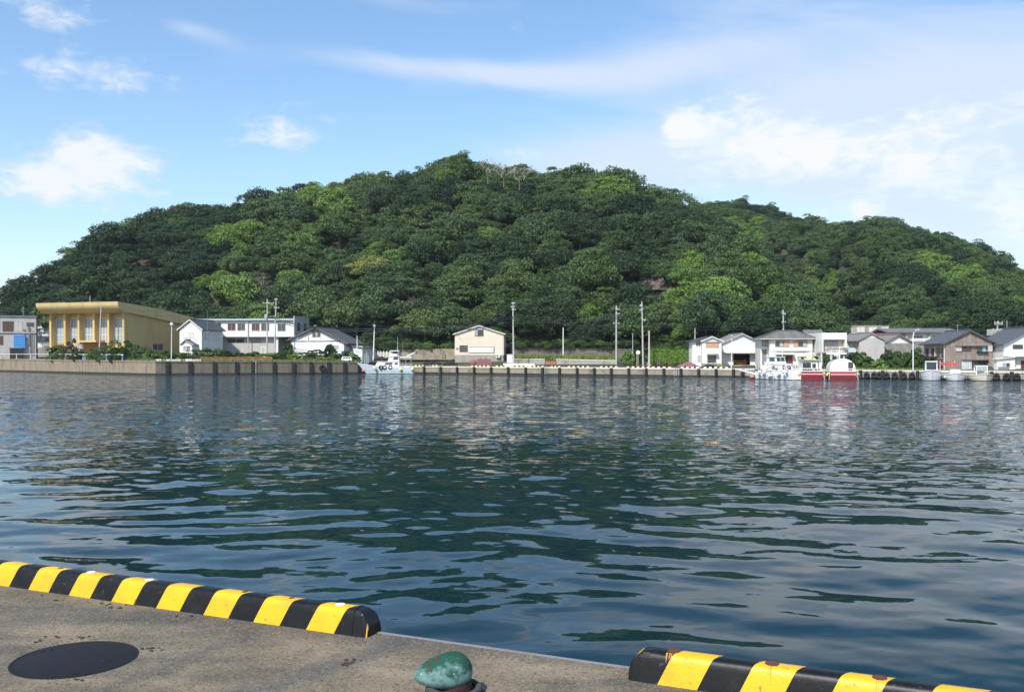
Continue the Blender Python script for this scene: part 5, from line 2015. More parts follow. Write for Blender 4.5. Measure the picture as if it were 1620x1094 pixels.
def lamps():
    Y = 216
    x, z = X(271, Y), Z(570, Y)
    t = thing('street_lamp', 'white globe lamp on a white post at the quay corner', 'street lamp', (x, Y, z))
    zt = Z(515, Y) - z
    MB().tube([(0, 0, 0), (.1, 0, zt)], .11, .08, n=8).build('post', W['wpole'], t, smooth=True)
    MB().ball((.1, 0, zt + .35), .42, .42, .36, 12, 8).build('globe', W['gel'], t, smooth=True)
    MB().lathe([(.3, 0), (.36, .1), (.2, .25), (.001, .3)], 12, at=(.1, 0, zt + .62)).build('cap', W['dgrey'], t, smooth=True)
    Y = 178
    x, z = X(1157, Y), Z(583, Y)
    t = thing('street_lamp', 'slim white lamp post standing before the boathouse', 'street lamp', (x, Y, z))
    zt = Z(532, Y) - z
    MB().tube([(0, 0, 0), (.12, 0, zt)], .1, .06, n=8).build('post', W['wpole'], t, smooth=True)
    MB().ball((.02, -.25, zt + .08), .16, .42, .12, 10, 6).build('lamp_head', W['gel'], t, smooth=True)
    MB().lathe([(.28, 0), (.3, .2), (.12, .25)], 10).build('footing', W['conc'], t)
    Y = 157
    x, z = X(1444.5, Y), Z(586.5, Y)
    t = thing('street_lamp', 'white street lamp with curved arm before the low tiled roof', 'street lamp', (x, Y, z))
    zt = Z(521.5, Y) - z
    pts = [(0, 0, 0), (0, 0, zt - 1.6), (.03, 0, zt - .9), (.14, 0, zt - .45), (.34, 0, zt - .15), (.6, 0, zt)]
    MB().tube(pts, .1, .055, n=8).build('post', W['wpole'], t, smooth=True)
    MB().ball((.85, 0, zt + .02), .32, .13, .08, 10, 6).build('lamp_head', W['gel'], t, smooth=True)


lamps()


def street_bits():
    # convex mirror on orange post
    Y = 206
    x, z = X(1008, Y), Z(579, Y)
    t = thing('traffic_mirror', 'round convex traffic mirror on an orange post by the road', 'traffic mirror', (x, Y, z))
    zt = Z(558, Y) - z
    MB().tube([(-.1, 0, 0), (-.1, 0, zt)], .07, n=7).build('post', W['orange'], t)
    MB().tube([(.2, .1, 0), (.2, .1, zt)], .05, n=6).build('post', W['wpole'], t)
    MB().tube([(.2, -.12, zt + .1), (.2, -.02, zt + .1)], .42, n=20).build('mirror', W['gel'], t)
    MB().tube([(.2, -.02, zt + .1), (.2, .03, zt + .1)], .47, n=20).build('rim', W['orange'], t)
    # signboard near the boat
    Y = 228
    x, z = X(566, Y), Z(571, Y)
    t = thing('signboard', 'white notice board with blue writing near the quay step', 'sign', (x, Y, z))
    zt, zb = Z(552.5, Y) - z, Z(564.5, Y) - z
    MB().box(-.78, .78, -.05, .05, zb, zt).build('board', W['sign'], t)
    for s in (-.6, .6):
        MB().tube([(s, .08, -.3), (s, .08, zt)], .05, n=5).build('leg', W['wpole'], t)
    b = MB()
    rr = random.Random(8)
    for r in range(3):
        zz = zt - .3 - r * .26
        u = -.6
        while u < .55:
            wd = rr.uniform(.06, .16)
            b.box(u, u + wd, -.062, -.053, zz - .06, zz + .06)
            u += wd + .05
    b.build('lettering', W['ink'], t)
    # flag poles
    for px, py, col, lab in ((470.5, 533, 'blue2', 'thin pole with small blue flag before the cottage'), (487, 532, 'dark', 'thin pole with small dark flag before the cottage')):
        Y = 236
        x, z = X(px, Y), Z(558, Y)
        t = thing('flagpole', lab, 'flagpole', (x, Y, z))
        zt = Z(py, Y) - z
        MB().tube([(0, 0, 0), (0, 0, zt)], .045, n=5).build('post', W['wpole'], t)
        MB().prism([(-.05, zt - .1), (-.05, zt - 1.0), (-.32, zt - 1.15), (-.36, zt - .5)] if col == 'blue2' else [(.05, zt - .1), (.05, zt - .9), (.22, zt - .9), (.22, zt - .1)], -.03, .03).build('flag', W[col], t)
    # white frame box on quay
    Y = 228
    x, z = X(416.5, Y), Z(563, Y)
    t = thing('gate_frame', 'narrow white metal frame standing among quay bushes', 'frame', (x, Y, z))
    zt = Z(548.5, Y) - z
    MB().box(-.6, -.45, -.05, .05, 0, zt).build('upright', W['wpole'], t)
    MB().box(.4, .55, -.05, .05, 0, zt).build('upright', W['wpole'], t)
    MB().box(-.6, .55, -.05, .05, zt + .003, zt + .15).build('top_rail', W['wpole'], t)
    # rusty rail along the quay
    Y = 219
    x0, x1 = X(318, Y), X(430, Y)
    t = thing('low_fence', 'low rusty red rail fence along the quay bushes', 'fence', (x0, Y, SH[3][2]))
    L = x1 - x0
    for k in range(8):
        MB().box(L * k / 7 - .08, L * k / 7 + .08, -.06, .06, -.1, .95).build('post', W['rust'], t)
    for z in (.35, .75):
        MB().box(0, L, -.03, .03, z - .1, z + .1).build('rail', W['rust'], t)
    # guard rail on left quay, pale trestles and pipe
    o, d, n, Ls = seg_frame(2)
    segs = ((-8, 18), (18, 40), (40, 68), (68, 95), (95, 125), (125, 160), (160, 186))
    near = ('past the left corner of the grey block', 'before the grey block windows', 'below the blue tank', 'before the tucked-away white house', 'at the left end of the yellow hall', 'before the hall entrance', 'before the right half of the hall')
    for (a, b), w in zip(segs, near):
        ta, tb = px_t(2, a), px_t(2, b)
        pa = o + d * ta * Ls + n * 1.2
        h = SH[2][2] + (SH[3][2] - SH[2][2]) * max(ta, 0)
        t = thing('guard_rail', 'pale pipe guard rail section ' + w, 'guard rail', (pa.x, pa.y, h), math.atan2(d.y, d.x), 'guard rail sections along the left quay')
        ln = (tb - ta) * Ls
        MB().tube([(0, 0, 1.35), (ln, 0, 1.30)], .07, n=6).build('top_rail', W['wpole'], t)
        for u in ((.3,) if b - a < 30 else (.3, ln - .5)):
            MB().tube([(u - .35, 0, 0), (u, 0, 1.35), (u + .35, 0, 0)], .06, n=5).build('trestle', W['wpole'], t)
        if a == 95:
            MB().tube([(ln * .45, 0, 1.3), (ln * .8, 0, .1)], .06, n=5).build('brace', W['wpole'], t)
    # blue bollard-like quay posts
    for px, w in ((128, 'below the hall entrance'), (164, 'below the grey pole'), (189, 'below the right corner of the hall')):
        ta = px_t(2, px)
        p = o + d * ta * Ls + n * .7
        h = SH[2][2] + (SH[3][2] - SH[2][2]) * ta + .02
        t = thing('mooring_post', 'small blue mooring post with white cap ' + w, 'mooring post', (p.x, p.y, h), 0, 'blue mooring posts on the left quay')
        MB().lathe([(.26, 0), (.17, .15), (.15, .9), (.25, 1.0), (.27, 1.2)], 10).build('post', W['blue2'], t, smooth=True)
        MB().lathe([(.25, 1.203), (.2, 1.33), (.001, 1.38)], 10).build('cap', W['white'], t)
    # rubble on corner
    b = MB()
    rr = random.Random(12)
    for i in range(60):
        Y = 207 + rr.uniform(-.5, 6)
        px = rr.uniform(248, 316)
        z = SH[3][2]
        s = rr.uniform(.15, .5)
        b.box(X(px, Y) - s, X(px, Y) + s * rr.uniform(.5, 2), Y - s * .6, Y + s * .6, z - .05, z + s * rr.uniform(.4, 1.1))
    tag(b.build('rubble', W['concp']), 'broken concrete slabs strewn at the quay corner', kind='stuff')


street_bits()


def heap(name, label, cat, px, Y, w, dpt, h, m, seed, base=None, n=26, group=None):
    rr = random.Random(seed)
    x = X(px, Y)
    z = z_at(x, Y) if base is None else Z(base, Y)
    b = MB()
    nu, nv = 22, 9
    vs, fs = [], []
    for i in range(nv + 1):
        f = i / nv
        for j in range(nu):
            t = 2 * math.pi * j / nu
            nn = 1 + .45 * mnoise.noise(Vector((math.cos(t) * 1.6 + seed, math.sin(t) * 1.6, f * 2.2)))
            vs.append((w / 2 * (1 - f) ** .6 * math.cos(t) * nn, dpt / 2 * (1 - f) ** .6 * math.sin(t) * nn, h * f ** .8 * (1 + .5 * mnoise.noise(Vector((math.cos(t) * 2, math.sin(t) * 2 + seed, f * 3)))) - .1))
    for i in range(nv):
        for j in range(nu):
            j2 = (j + 1) % nu
            fs.append((i * nu + j, i * nu + j2, (i + 1) * nu + j2, (i + 1) * nu + j))
    b.raw(vs, fs)
    for i in range(n):
        a, rr_ = rr.uniform(0, 6.28), rr.random() ** .5
        s = rr.uniform(.15, .4)
        b.ball((w / 2 * rr_ * math.cos(a), dpt / 2 * rr_ * math.sin(a), h * (1 - rr_) * .8 + .1), s * 1.5, s, s * .7, 6, 4)
    o = b.build(name, m, loc=(x, Y, z))
    return tag(o, label, cat, group)


heap('net_heap', 'black heap of netting on the quay left of the cream house', 'net heap', 712, 219, 3.0, 2.2, 1.2, W['net'], 3, base=577)
heap('net_heap', 'low dark heap of gear on the quay right of the fishing boat', 'net heap', 683, 222, 4.2, 2.0, .7, W['net'], 5, base=575.5)
heap('net_heap', 'small dark heap on the bow end of the quay near the boat', 'net heap', 604, 228, 4, 2, .9, W['net'], 6, base=570)
heap('net_heap', 'long pink heap of fishing net before the clipped hedge', 'net heap', 1089, 187, 4.4, 1.8, 1.25, W['pnet'], 8, base=582)
heap('net_heap', 'grey heap of gear before the narrow white house', 'net heap', 1121, 184, 2.8, 1.6, .7, W['net'], 9, base=582)


def quay_goods():
    Y = 216
    x, z = X(744, Y), Z(577, Y)
    b1 = thing('crate_stack', 'maroon slatted crates standing below the cream house, larger stack', 'crates', (X(754, Y), Y, z))
    ln = X(777, Y) - X(754, Y)
    for k in range(8):
        MB().box(ln * k / 8 + .03, ln * (k + 1) / 8 - .03, -.6, .6, 0, 1.35 + .08 * (k % 3)).build('slat', W['pnet'], b1)
    b2 = thing('crate_stack', 'small maroon tarpaulin bundle left of the slatted crates', 'bundle', (x, Y, z))
    MB().ball((.65, 0, .55), .75, .6, .72, 10, 7).build('tarpaulin', W['pnet'], b2)
    MB().box(.1, 1.2, -.3, .3, 0, .25).build('pallet', W['wood'], b2)
    Y = 222
    t = thing('storage_box', 'white storage box beside the tallest pole', 'box', (X(802, Y), Y, Z(571, Y)))
    MB().box(0, 1.3, 0, 1, -.4, 1.5).build('box_body', W['white'], t)
    MB().box(-.06, 1.36, -.06, 1.06, 1.503, 1.62).build('lid', W['white2'], t)
    # small van among bushes at quay
    Y = 223.5
    t = thing('parked_van', 'small white van half hidden by quay bushes near the cottage', 'van', (X(540, Y), Y, SH[4][2] + .05))
    MB().prism([(0, .2), (2.4, .2), (2.42, .65), (2.2, 1.15), (.25, 1.2), (.02, .7)], 0, 1.3).build('body', W['gel'], t)
    for a, b in ((.35, .95), (1.05, 1.6), (1.7, 2.15)):
        MB().box(a, b, -.02, .01, .72, 1.05).build('window', W['glass'], t)
    for u in (.5, 1.9):
        MB().tube([(u, -.04, .22), (u, .2, .22)], .22, n=12).build('wheel', W['rubber'], t)
    # gangway and buoys left of white boat
    Y = 168
    a, b = P(1166, 583.5, 176), P(1205, 594, 166)
    g = thing('gangway', 'white gangway sloping from quay down to the moored boats', 'gangway', a)
    d = b - a
    s = Vector((-d.y, d.x, 0)).normalized() * .35
    m = MB()
    m.tube([s, d + s], .09, n=5).tube([-s, d - s], .09, n=5)
    m.build('side_beam', W['gel'], g)
    for k in range(9):
        p = d * ((k + .5) / 9)
        MB().tube([p + s, p - s], .06, n=4).build('tread', W['white2'], g)
    for px, py, Yb, r, lab in ((1190, 595.5, 165, .42, 'round orange buoy below the gangway'), (1203, 595, 164, .5, 'larger orange float at the foot of the gangway')):
        t = thing('buoy', lab, 'buoy', (X(px, Yb), Yb, .05))
        MB().ball((0, 0, .25), r * (1 if px == 1190 else 1.9), r, r * .8, 12, 8).build('float', W['obuoy'], t, smooth=True)
        MB().tube([(0, 0, .25 + r * .7), (0, 0, .45 + r * .9)], .07, n=6).build('eye', W['white2'], t)
    t = thing('float', 'tiny white float on the water below the white cottage', 'float', (X(482.5, 218), 218, .02))
    MB().ball((0, 0, .1), .22, .22, .2, 8, 6).build('float_body', W['gel'], t, smooth=True)


quay_goods()


# ------------------------------------------------------------------ boats
def hull_mesh(L, B, h_st, h_mid, h_bow, transom=.85, rake=.12, keel=-.45, flare=.18, ns=17):
    """bow towards +x, waterline z = 0. Returns MB for hull (mats: topside, boot) and deck outline."""
    b = MB()
    st = []
    for i in range(ns):
        t = i / (ns - 1)
        half = B / 2 * (transom + (1 - transom) * min(1, t / .35)) if t < .45 else B / 2 * max(.012, (1 - ((t - .45) / .55) ** 2.1))
        h = h_st + (h_mid - h_st) * (t / .4) if t < .4 else h_mid + (h_bow - h_mid) * ((t - .4) / .6) ** 1.8
        x0 = -L / 2 + L * t * (1 - rake)
        xx = lambda z: x0 + (rake * L) * t ** 3 * max(0, z + .2) / (h_bow + .2)
        kz = keel if t < .8 else keel * (1 - (t - .8) / .2 * .5)
        hw = half * (1 - flare * (t ** 1.5))
        ring = [(xx(kz), 0, kz), (xx(kz * .3), hw * .72, kz * .3), (xx(.06), hw * .94, .06), (xx(h * .5), (hw + half) / 2 * 1.0, h * .5), (xx(h - .09), half, h - .09), (xx(h), half, h)]
        st.append(ring)
    for i in range(ns - 1):
        for s in (1, -1):
            for j in range(5):
                q_ = [st[i][j], st[i + 1][j], st[i + 1][j + 1], st[i][j + 1]]
                q_ = [(p[0], p[1] * s, p[2]) for p in q_]
                b.face(q_ if s < 0 else q_[::-1], 1 if j < 2 else 0)
    r = st[0]
    b.face([(p[0], -p[1], p[2]) for p in r] + [p for p in r[::-1]], 0)
    deck = MB()
    for i in range(ns - 1):
        zo = .14
        a, c = st[i][5], st[i + 1][5]
        deck.face([(a[0], -a[1] * .97, a[2] - zo), (c[0], -c[1] * .97, c[2] - zo), (c[0], c[1] * .97, c[2] - zo), (a[0], a[1] * .97, a[2] - zo)])
    rail = [(p[5][0], p[5][1], p[5][2]) for p in st]
    return b, deck, rail


def boat(label, loc, yaw, L, B, hs, hm, hb, top, boot, rub, cat='boat', name='fishing_boat', group=None, transom=.85, rake=.12, flare=.18):
    t = thing(name, label, cat, loc, yaw, group)
    h, dk, rail = hull_mesh(L, B, hs, hm, hb, transom, rake, flare=flare)
    h.build('hull', [top, boot], t, smooth=True)
    dk.build('deck', W['white2'], t)
    rb = MB()
    for s in (1, -1):
        rb.tube([(x, y * s, z + .02) for x, y, z in rail], .07, n=5)
    rb.tube([(rail[0][0], -rail[0][1], rail[0][2] + .02), (rail[0][0], rail[0][1], rail[0][2] + .02)], .07, n=5)
    rb.build('rub_rail', rub, t)
    return t, rail


def cabin(t, x0, x1, yw, z0, z1, m, slope_f=.25, slope_b=0.0, wins=(), name='cabin', roof=None, over=.12):
    """cabin box with raked front; wins: list of (side, a, b, za, zb) with side in 'l','r','f','b' fractions."""
    H = z1 - z0
    b = MB()
    lo = [(x0, -yw), (x1, -yw), (x1, yw), (x0, yw)]
    hi = [(x0 + slope_b, -yw * .93), (x1 - slope_f, -yw * .93), (x1 - slope_f, yw * .93), (x0 + slope_b, yw * .93)]
    vs = [(*p, z0) for p in lo] + [(*p, z1) for p in hi]
    b.raw(vs, [(0, 3, 2, 1), (4, 5, 6, 7), (0, 1, 5, 4), (1, 2, 6, 5), (2, 3, 7, 6), (3, 0, 4, 7)])
    c = b.build(name, m, t)
    if roof:
        MB().box(x0 + slope_b - over, x1 - slope_f + over, -yw * .93 - over, yw * .93 + over, z1 + .003, z1 + .10).build('cabin_roof', roof, c)
    for side, a, bb, za, zb in wins:
        def pt(f, g):
            if side in 'lr':
                s = 1 if side == 'l' else -1
                xa = x0 + slope_b * g + (x1 - x0 - (slope_f + slope_b) * g) * f
                return Vector((xa, s * yw * (1 - .07 * g), z0 + H * g)), Vector((0, s, 0))
            y = -yw * (1 - .07 * g) + 2 * yw * (1 - .07 * g) * f
            if side == 'f':
                return Vector((x1 - slope_f * g, y, z0 + H * g)), Vector((1, 0, 0))
            return Vector((x0 + slope_b * g, y, z0 + H * g)), Vector((-1, 0, 0))
        q_ = [pt(a, za), pt(bb, za), pt(bb, zb), pt(a, zb)]
        w = MB()
        o1 = [p + n * .035 for p, n in q_]
        o0 = [p - n * .01 for p, n in q_]
        w.raw(o0 + o1, [(0, 1, 2, 3), (7, 6, 5, 4), (0, 4, 5, 1), (1, 5, 6, 2), (2, 6, 7, 3), (3, 7, 4, 0)])
        w.build('window', W['glass'], c)
    return c


def fender_ball(t, x, y, z, m='ylw', r=.32):
    MB().ball((x, y, z), r, r, r * 1.15, 10, 7).build('fender', W[m], t, smooth=True)


def railing(t, pts, h, m='wpole', name='railing', r=.03):
    b = MB()
    b.tube([(x, y, z + h) for x, y, z in pts], r, n=5)
    b.tube([(x, y, z + h * .55) for x, y, z in pts], r * .8, n=5)
    for x, y, z in pts:
        b.tube([(x, y, z), (x, y, z + h)], r, n=5)
    b.build(name, W[m], t)


def boat_one():
    Y = 216.5
    x0, x1 = X(566, Y), X(655, Y)
    L = x1 - x0
    t, rail = boat('pale blue fishing boat with white wheelhouse moored at the quay step', ((x0 + x1) / 2, Y, 0), math.pi, L, 3.3, 1.35, 1.35, 2.35, W['hullblue'], W['boot'], W['gel'], 'fishing boat', rake=.16)

    def lx(px):
        return (x0 + x1) / 2 - X(px, Y)

    def lz(py):
        return Z(py, Y)
    cabin(t, lx(632.5), lx(592), 1.15, 1.2, lz(572), W['gel'], .9, 0, [('l', .30, .62, .55, .88), ('r', .30, .62, .55, .88), ('l', .06, .2, .55, .85)], 'lower_cabin', W['gel'])
    cabin(t, lx(632), lx(614), 1.05, lz(572) + .11, lz(563.5), W['gel'], .5, 0, [('l', .08, .55, .3, .9), ('r', .08, .55, .3, .9), ('f', .1, .9, .35, .9)], 'wheelhouse', W['gel'], .18)
    b = MB()
    for px in (630.5, 620.5):
        for y in (-.8, .8):
            b.tube([(lx(px), y, lz(563.5) + .1), (lx(px), y, lz(554.5))], .05, n=5)
    b.build('bridge_frame', W['wpole'], t)
    MB().box(lx(632), lx(618.5), -1.0, 1.0, lz(555.3), lz(554)).build('bridge_roof', W['gel'], t)
    cabin(t, lx(629), lx(616), .8, lz(563.5) + .105, lz(559.5), W['gel'], .3, .1, (), 'bridge_coaming')
    MB().box(lx(652), lx(633.5), -1.2, 1.2, lz(565.6), lz(564)).build('aft_canopy', W['gel'], t)
    b = MB()
    for px in (651, 642):
        for y in (-1.1, 1.1):
            b.tube([(lx(px), y, 1.2), (lx(px), y, lz(565))], .045, n=5)
    b.build('canopy_post', W['galv'], t)
    MB().tube([(lx(644), .3, lz(563)), (lx(657.5), .3, lz(557))], .11, n=6).build('boom', W['gel'], t)
    MB().tube([(lx(629), 0, lz(554)), (lx(629), 0, lz(533))], .04, .02, n=5).build('antenna', W['wpole'], t)
    MB().tube([(lx(637), 0, 1.2), (lx(636.5), 0, lz(541))], .05, .03, n=5).build('mast', W['dgrey'], t)
    # bow gear: line hauler and gallows
    b = MB()
    for px, py in ((577, 560), (580, 556), (582.5, 562)):
        b.tube([(lx(px), .5, 1.9), (lx(px), .5, lz(py))], .06, n=5).tube([(lx(px), -.5, 1.9), (lx(px), -.5, lz(py))], .06, n=5)
    b.tube([(lx(577), .5, lz(560)), (lx(577), -.5, lz(560))], .06, n=5)
    b.tube([(lx(580), .5, lz(557)), (lx(580), -.5, lz(557))], .06, n=5)
    b.build('bow_gallows', W['galv'], t)
    MB().lathe([(.35, 0), (.45, .2), (.25, .45), (.45, .7), (.3, .85)], 12, at=(lx(583.5), 0, 1.55)).build('winch', W['dark'], t)
    MB().ball((lx(589), .1, 1.75), .75, .7, .5, 10, 7).build('net_pile', W['net'], t)
    b = MB()
    for i in range(7):
        b.ball((lx(592 + i * 2.3), .8 - .2 * (i % 3), 1.5), .3, .3, .3, 7, 5)
    b.build('gear_basket', W['ylw'], t)
    for px in (604, 610, 619):
        o = MB()
        vs, fs = [], []
        for a in range(14):
            A = 2 * math.pi * a / 14
            for k in range(6):
                B_ = 2 * math.pi * k / 6
                vs.append((lx(px) + (.38 + .13 * math.cos(B_)) * math.cos(A), 1.62 + .12 * math.sin(B_), 1.45 + (.38 + .13 * math.cos(B_)) * math.sin(A)))
        for a in range(14):
            for k in range(6):
                fs.append((a * 6 + k, a * 6 + (k + 1) % 6, (a + 1) % 14 * 6 + (k + 1) % 6, (a + 1) % 14 * 6 + k))
        o.raw(vs, fs)
        o.build('tyre_fender', W['rubber'], t, smooth=True)
    for px, z in ((595, 1.2), (635.5, .95), (654, 1.0)):
        fender_ball(t, lx(px), 1.75, z, 'ylw', .34)
    railing(t, [(lx(p), 1.45, 1.35) for p in (634, 639, 644, 649, 653)], .8)
    MB().box(lx(647.5), lx(640), -.7, .7, 1.2, 1.75).build('hatch', W['gel'], t)
    fender_ball(t, lx(575), .55, .7, 'obuoy', .3)
    MB().tube([(lx(569.5), .2, 2.3), (lx(560), -2, 2.75)], .03, n=4).build('mooring_line', W['wpole'], t)


def boat_white_bow():
    # bow towards the viewer, turned a little right
    Y = 158
    c = (X(1240, Y), Y, 0)
    t, rail = boat('white fishing boat with cluttered side deck, first of the three by the boathouse', c, R(-66), 11.5, 3.3, 1.3, 1.35, 2.0, W['gel'], W['boot'], W['gel'], 'fishing boat', rake=.06, flare=.08)
    cabin(t, -3.4, 1.0, 1.2, 1.2, 2.55, W['gel'], .5, 0, [('f', .12, .42, .35, .85), ('f', .55, .9, .35, .85), ('l', .4, .8, .4, .85), ('r', .4, .8, .4, .85)], 'lower_cabin', W['gel'])
    cabin(t, -3.2, -.6, 1.0, 2.66, 3.75, W['gel'], .35, 0, [('f', .08, .48, .35, .9), ('f', .54, .92, .35, .9), ('l', .3, .85, .35, .9), ('r', .3, .85, .35, .9)], 'wheelhouse', W['gel'], .15)
    b = MB()
    for x in (-2.8, -1.2):
        for y in (-.7, .7):
            b.tube([(x, y, 3.8), (x, y, 4.8)], .05, n=5)
    for z in (4.3, 4.8):
        b.tube([(-2.8, -.7, z), (-1.2, -.7, z), (-1.2, .7, z), (-2.8, .7, z), (-2.8, -.7, z)], .045, n=5)
    b.build('radar_frame', W['wpole'], t)
    MB().lathe([(.35, 0), (.38, .15), (.25, .28), (.001, .3)], 12, at=(-2, 0, 4.85)).build('radar_dome', W['gel'], t, smooth=True)
    MB().tube([(-2.6, .3, 4.8), (-2.6, .3, 6.6)], .03, n=4).build('antenna', W['wpole'], t)
    railing(t, [rail[i] for i in range(9, 16)], .75)
    railing(t, [(x, -y, z) for x, y, z in rail[5:14]], .9)
    rr = random.Random(2)
    b = MB()
    for i in range(26):
        x = rr.uniform(-4.8, 3.5)
        y = -1.75 - rr.random() * .5
        z = rr.uniform(.5, 2.0)
        b.tube([(x, y, z), (x + rr.uniform(-.8, .8), y + rr.uniform(-.3, .3), z + rr.uniform(.2, 1.4))], .05, n=4)
    b.build('pole_bundle', W['wpole'], t)
    b = MB()
    for i in range(16):
        b.ball((rr.uniform(-4.5, 2.5), -1.5 - rr.random() * .6, rr.uniform(.6, 2.2)), .28, .25, .25, 7, 5)
    b.build('float_bundle', W['gel'], t)
    fender_ball(t, 2.5, 1.55, 1.0, 'gel', .3)
    MB().tube([(rail[0][0], 0, 1.2), (rail[0][0] - 1, 0, 1.9)], .12, n=6).build('engine_mount', W['dgrey'], t)


def boat_red(label, px0, px1, Y, cab, seed):
    c = (px0 + px1) / 2
    B = X(px1, Y) - X(px0, Y)
    x = X(c, Y)
    az = math.atan2(-x, -Y)
    yaw = math.atan2(-Y, -x) + R(180)          # stern to the viewer
    yaw = R(80)
    L = 11.0
    loc = (x + math.cos(yaw) * L / 2, Y + math.sin(yaw) * L / 2, 0)
    t, rail = boat(label, loc, yaw, L, B * .88, 1.45, 1.4, 2.1, W['bred'], W['boot'], W['gel'], 'passenger boat', 'passenger_boat', 'red hulled passenger boats', transom=.93)
    xs = -L / 2
    MB().box(xs - .07, xs - .004, -B * .42, B * .42, .95, 1.06).build('stern_stripe', W['gel'], t)
    MB().box(xs - .05, xs - .004, -B * .44, B * .44, .0, .78).build('stern_panel', mat('maroon_hull_paint', (.17, .018, .022), .45, .15, 2.0), t)
    if cab == 'square':
        cabin(t, xs + .5, xs + 5.5, B * .40, 1.35, 3.15, W['gel'], .6, .15, [('b', .12, .17, .1, .9)], 'cabin', W['gel'], .08)
        C = t.children[-1]
        # broad dark stern windows with lower row of small panes
        for a, b, z0, z1 in ((-.37, -.04, 1.98, 2.85), (.02, .16, 1.98, 2.7)):
            MB().box(xs + .44, xs + .56, -b * B, -a * B, z0, z1).build('window', W['glass'], t)
        for k in range(6):
            a = -.37 + k * .1
            if k in (4,):
                continue
            MB().box(xs + .43, xs + .50, -(a + .07) * B, -a * B, 1.5, 1.82).build('window', W['glass'], t)
        MB().box(xs + .3, xs + .42, -B * .40, B * .40, 1.86, 1.95).build('stern_rail', W['gel'], t)
        for y in (.16, -.09):
            MB().tube([(xs + .35, y * B, 3.35), (xs + .5, y * B, 3.35)], .27, n=14).build('life_ring', W['ylw'], t)
        MB().box(xs + .2, xs + 5.2, -B * .42, B * .42, 3.26, 3.36).build('upper_deck', W['ylw'], t)
        b = MB()
        for y in (-.5, .5):
            b.tube([(xs + 2.2, y, 3.36), (xs + 2.2, y, 4.5)], .05, n=5)
        b.tube([(xs + 2.2, -.5, 4.5), (xs + 2.2, .5, 4.5)], .05, n=5)
        b.build('roof_frame', W['wpole'], t)
        MB().box(xs + 2.0, xs + 2.5, -.9, -.3, 3.9, 4.4).build('searchlight', W['galv'], t)
        MB().ball((xs + 2.3, .55, 4.2), .28, .28, .3, 8, 6).build('horn', W['gel'], t)
    else:
        b = MB()
        prof = []
        yw, zt = B * .43, 3.5
        for i in range(13):
            a = math.pi * i / 12
            prof.append((-math.cos(a) * yw * (1 - .10 * math.sin(a)), 1.3 + (zt - 1.3) * min(1, math.sin(a) ** .55)))
        n = len(prof)
        vs = [(xs + .4, y, z) for y, z in prof] + [(xs + 5.5, y * .95, 1.3 + (z - 1.3) * .95) for y, z in prof] + [(xs + 6.6, y * .8, 1.3 + (z - 1.3) * .5) for y, z in prof]
        fs = [tuple(range(n))[::-1]]
        for r in range(2):
            fs += [(r * n + i, r * n + i + 1, (r + 1) * n + i + 1, (r + 1) * n + i) for i in range(n - 1)]
        fs.append(tuple(range(2 * n, 3 * n)))
        b.raw(vs, fs)
        b.build('cabin', W['gel'], t, smooth=True)
        MB().box(xs + .33, xs + .397, -.34 * B, -.18 * B, 2.0, 2.95).build('window', W['glass'], t)
        MB().box(xs + .33, xs + .396, -.175 * B, .04 * B, 1.5, 2.98).build('stern_door', W['white'], t)
        for a in (-.30, -.24):
            MB().box(xs + .32, xs + .395, a * B, (a + .045) * B, 1.6, 1.85).build('window', W['glass'], t)
        for k, zz in enumerate((1.75, 2.1)):
            MB().box(xs + .31, xs + .328, -.12 * B, .0, zz, zz + .06).build('door_slat', W['taupe'], t)
        b = MB()
        for y in (.55, 1.5):
            for x_ in (xs + 1.5, xs + 2.8):
                b.tube([(x_, y, 3.3), (x_, y, 4.9)], .06, n=5)
        for z in (4.2, 4.9):
            b.tube([(xs + 1.5, .55, z), (xs + 1.5, 1.5, z), (xs + 2.8, 1.5, z), (xs + 2.8, .55, z), (xs + 1.5, .55, z)], .05, n=5)
        b.build('roof_frame', W['wpole'], t)
        MB().lathe([(.4, 0), (.45, .12), (.3, .25), (.001, .28)], 12, at=(xs + 2.1, .7, 3.9)).build('radar_dome', W['gel'], t, smooth=True)
        MB().tube([(xs + 1.5, .3, 3.3), (xs + 1.5, .3, 5.2)], .08, n=5).build('mast', W['gel'], t)
        MB().box(xs + .5, xs + .9, .30 * B, .36 * B, 1.5, 2.6).build('side_rail', W['blue2'], t)
    MB().box(xs - .1, xs + .6, -B * .5, -B * .44, 1.05, 1.35).build('fender', W['ylw'], t)
    MB().box(xs - .1, xs + .6, B * .44, B * .5, 1.05, 1.35).build('fender', W['ylw'], t)
    for y in (-.5, .5):
        fender_ball(t, xs + .4, y * B, .95, 'ylw', .26)
        MB().tube([(xs - .05, y * B * .9, 1.3), (xs - .35, y * B * .96, .05)], .035, n=4).build('mooring_line', W['wpole'], t)


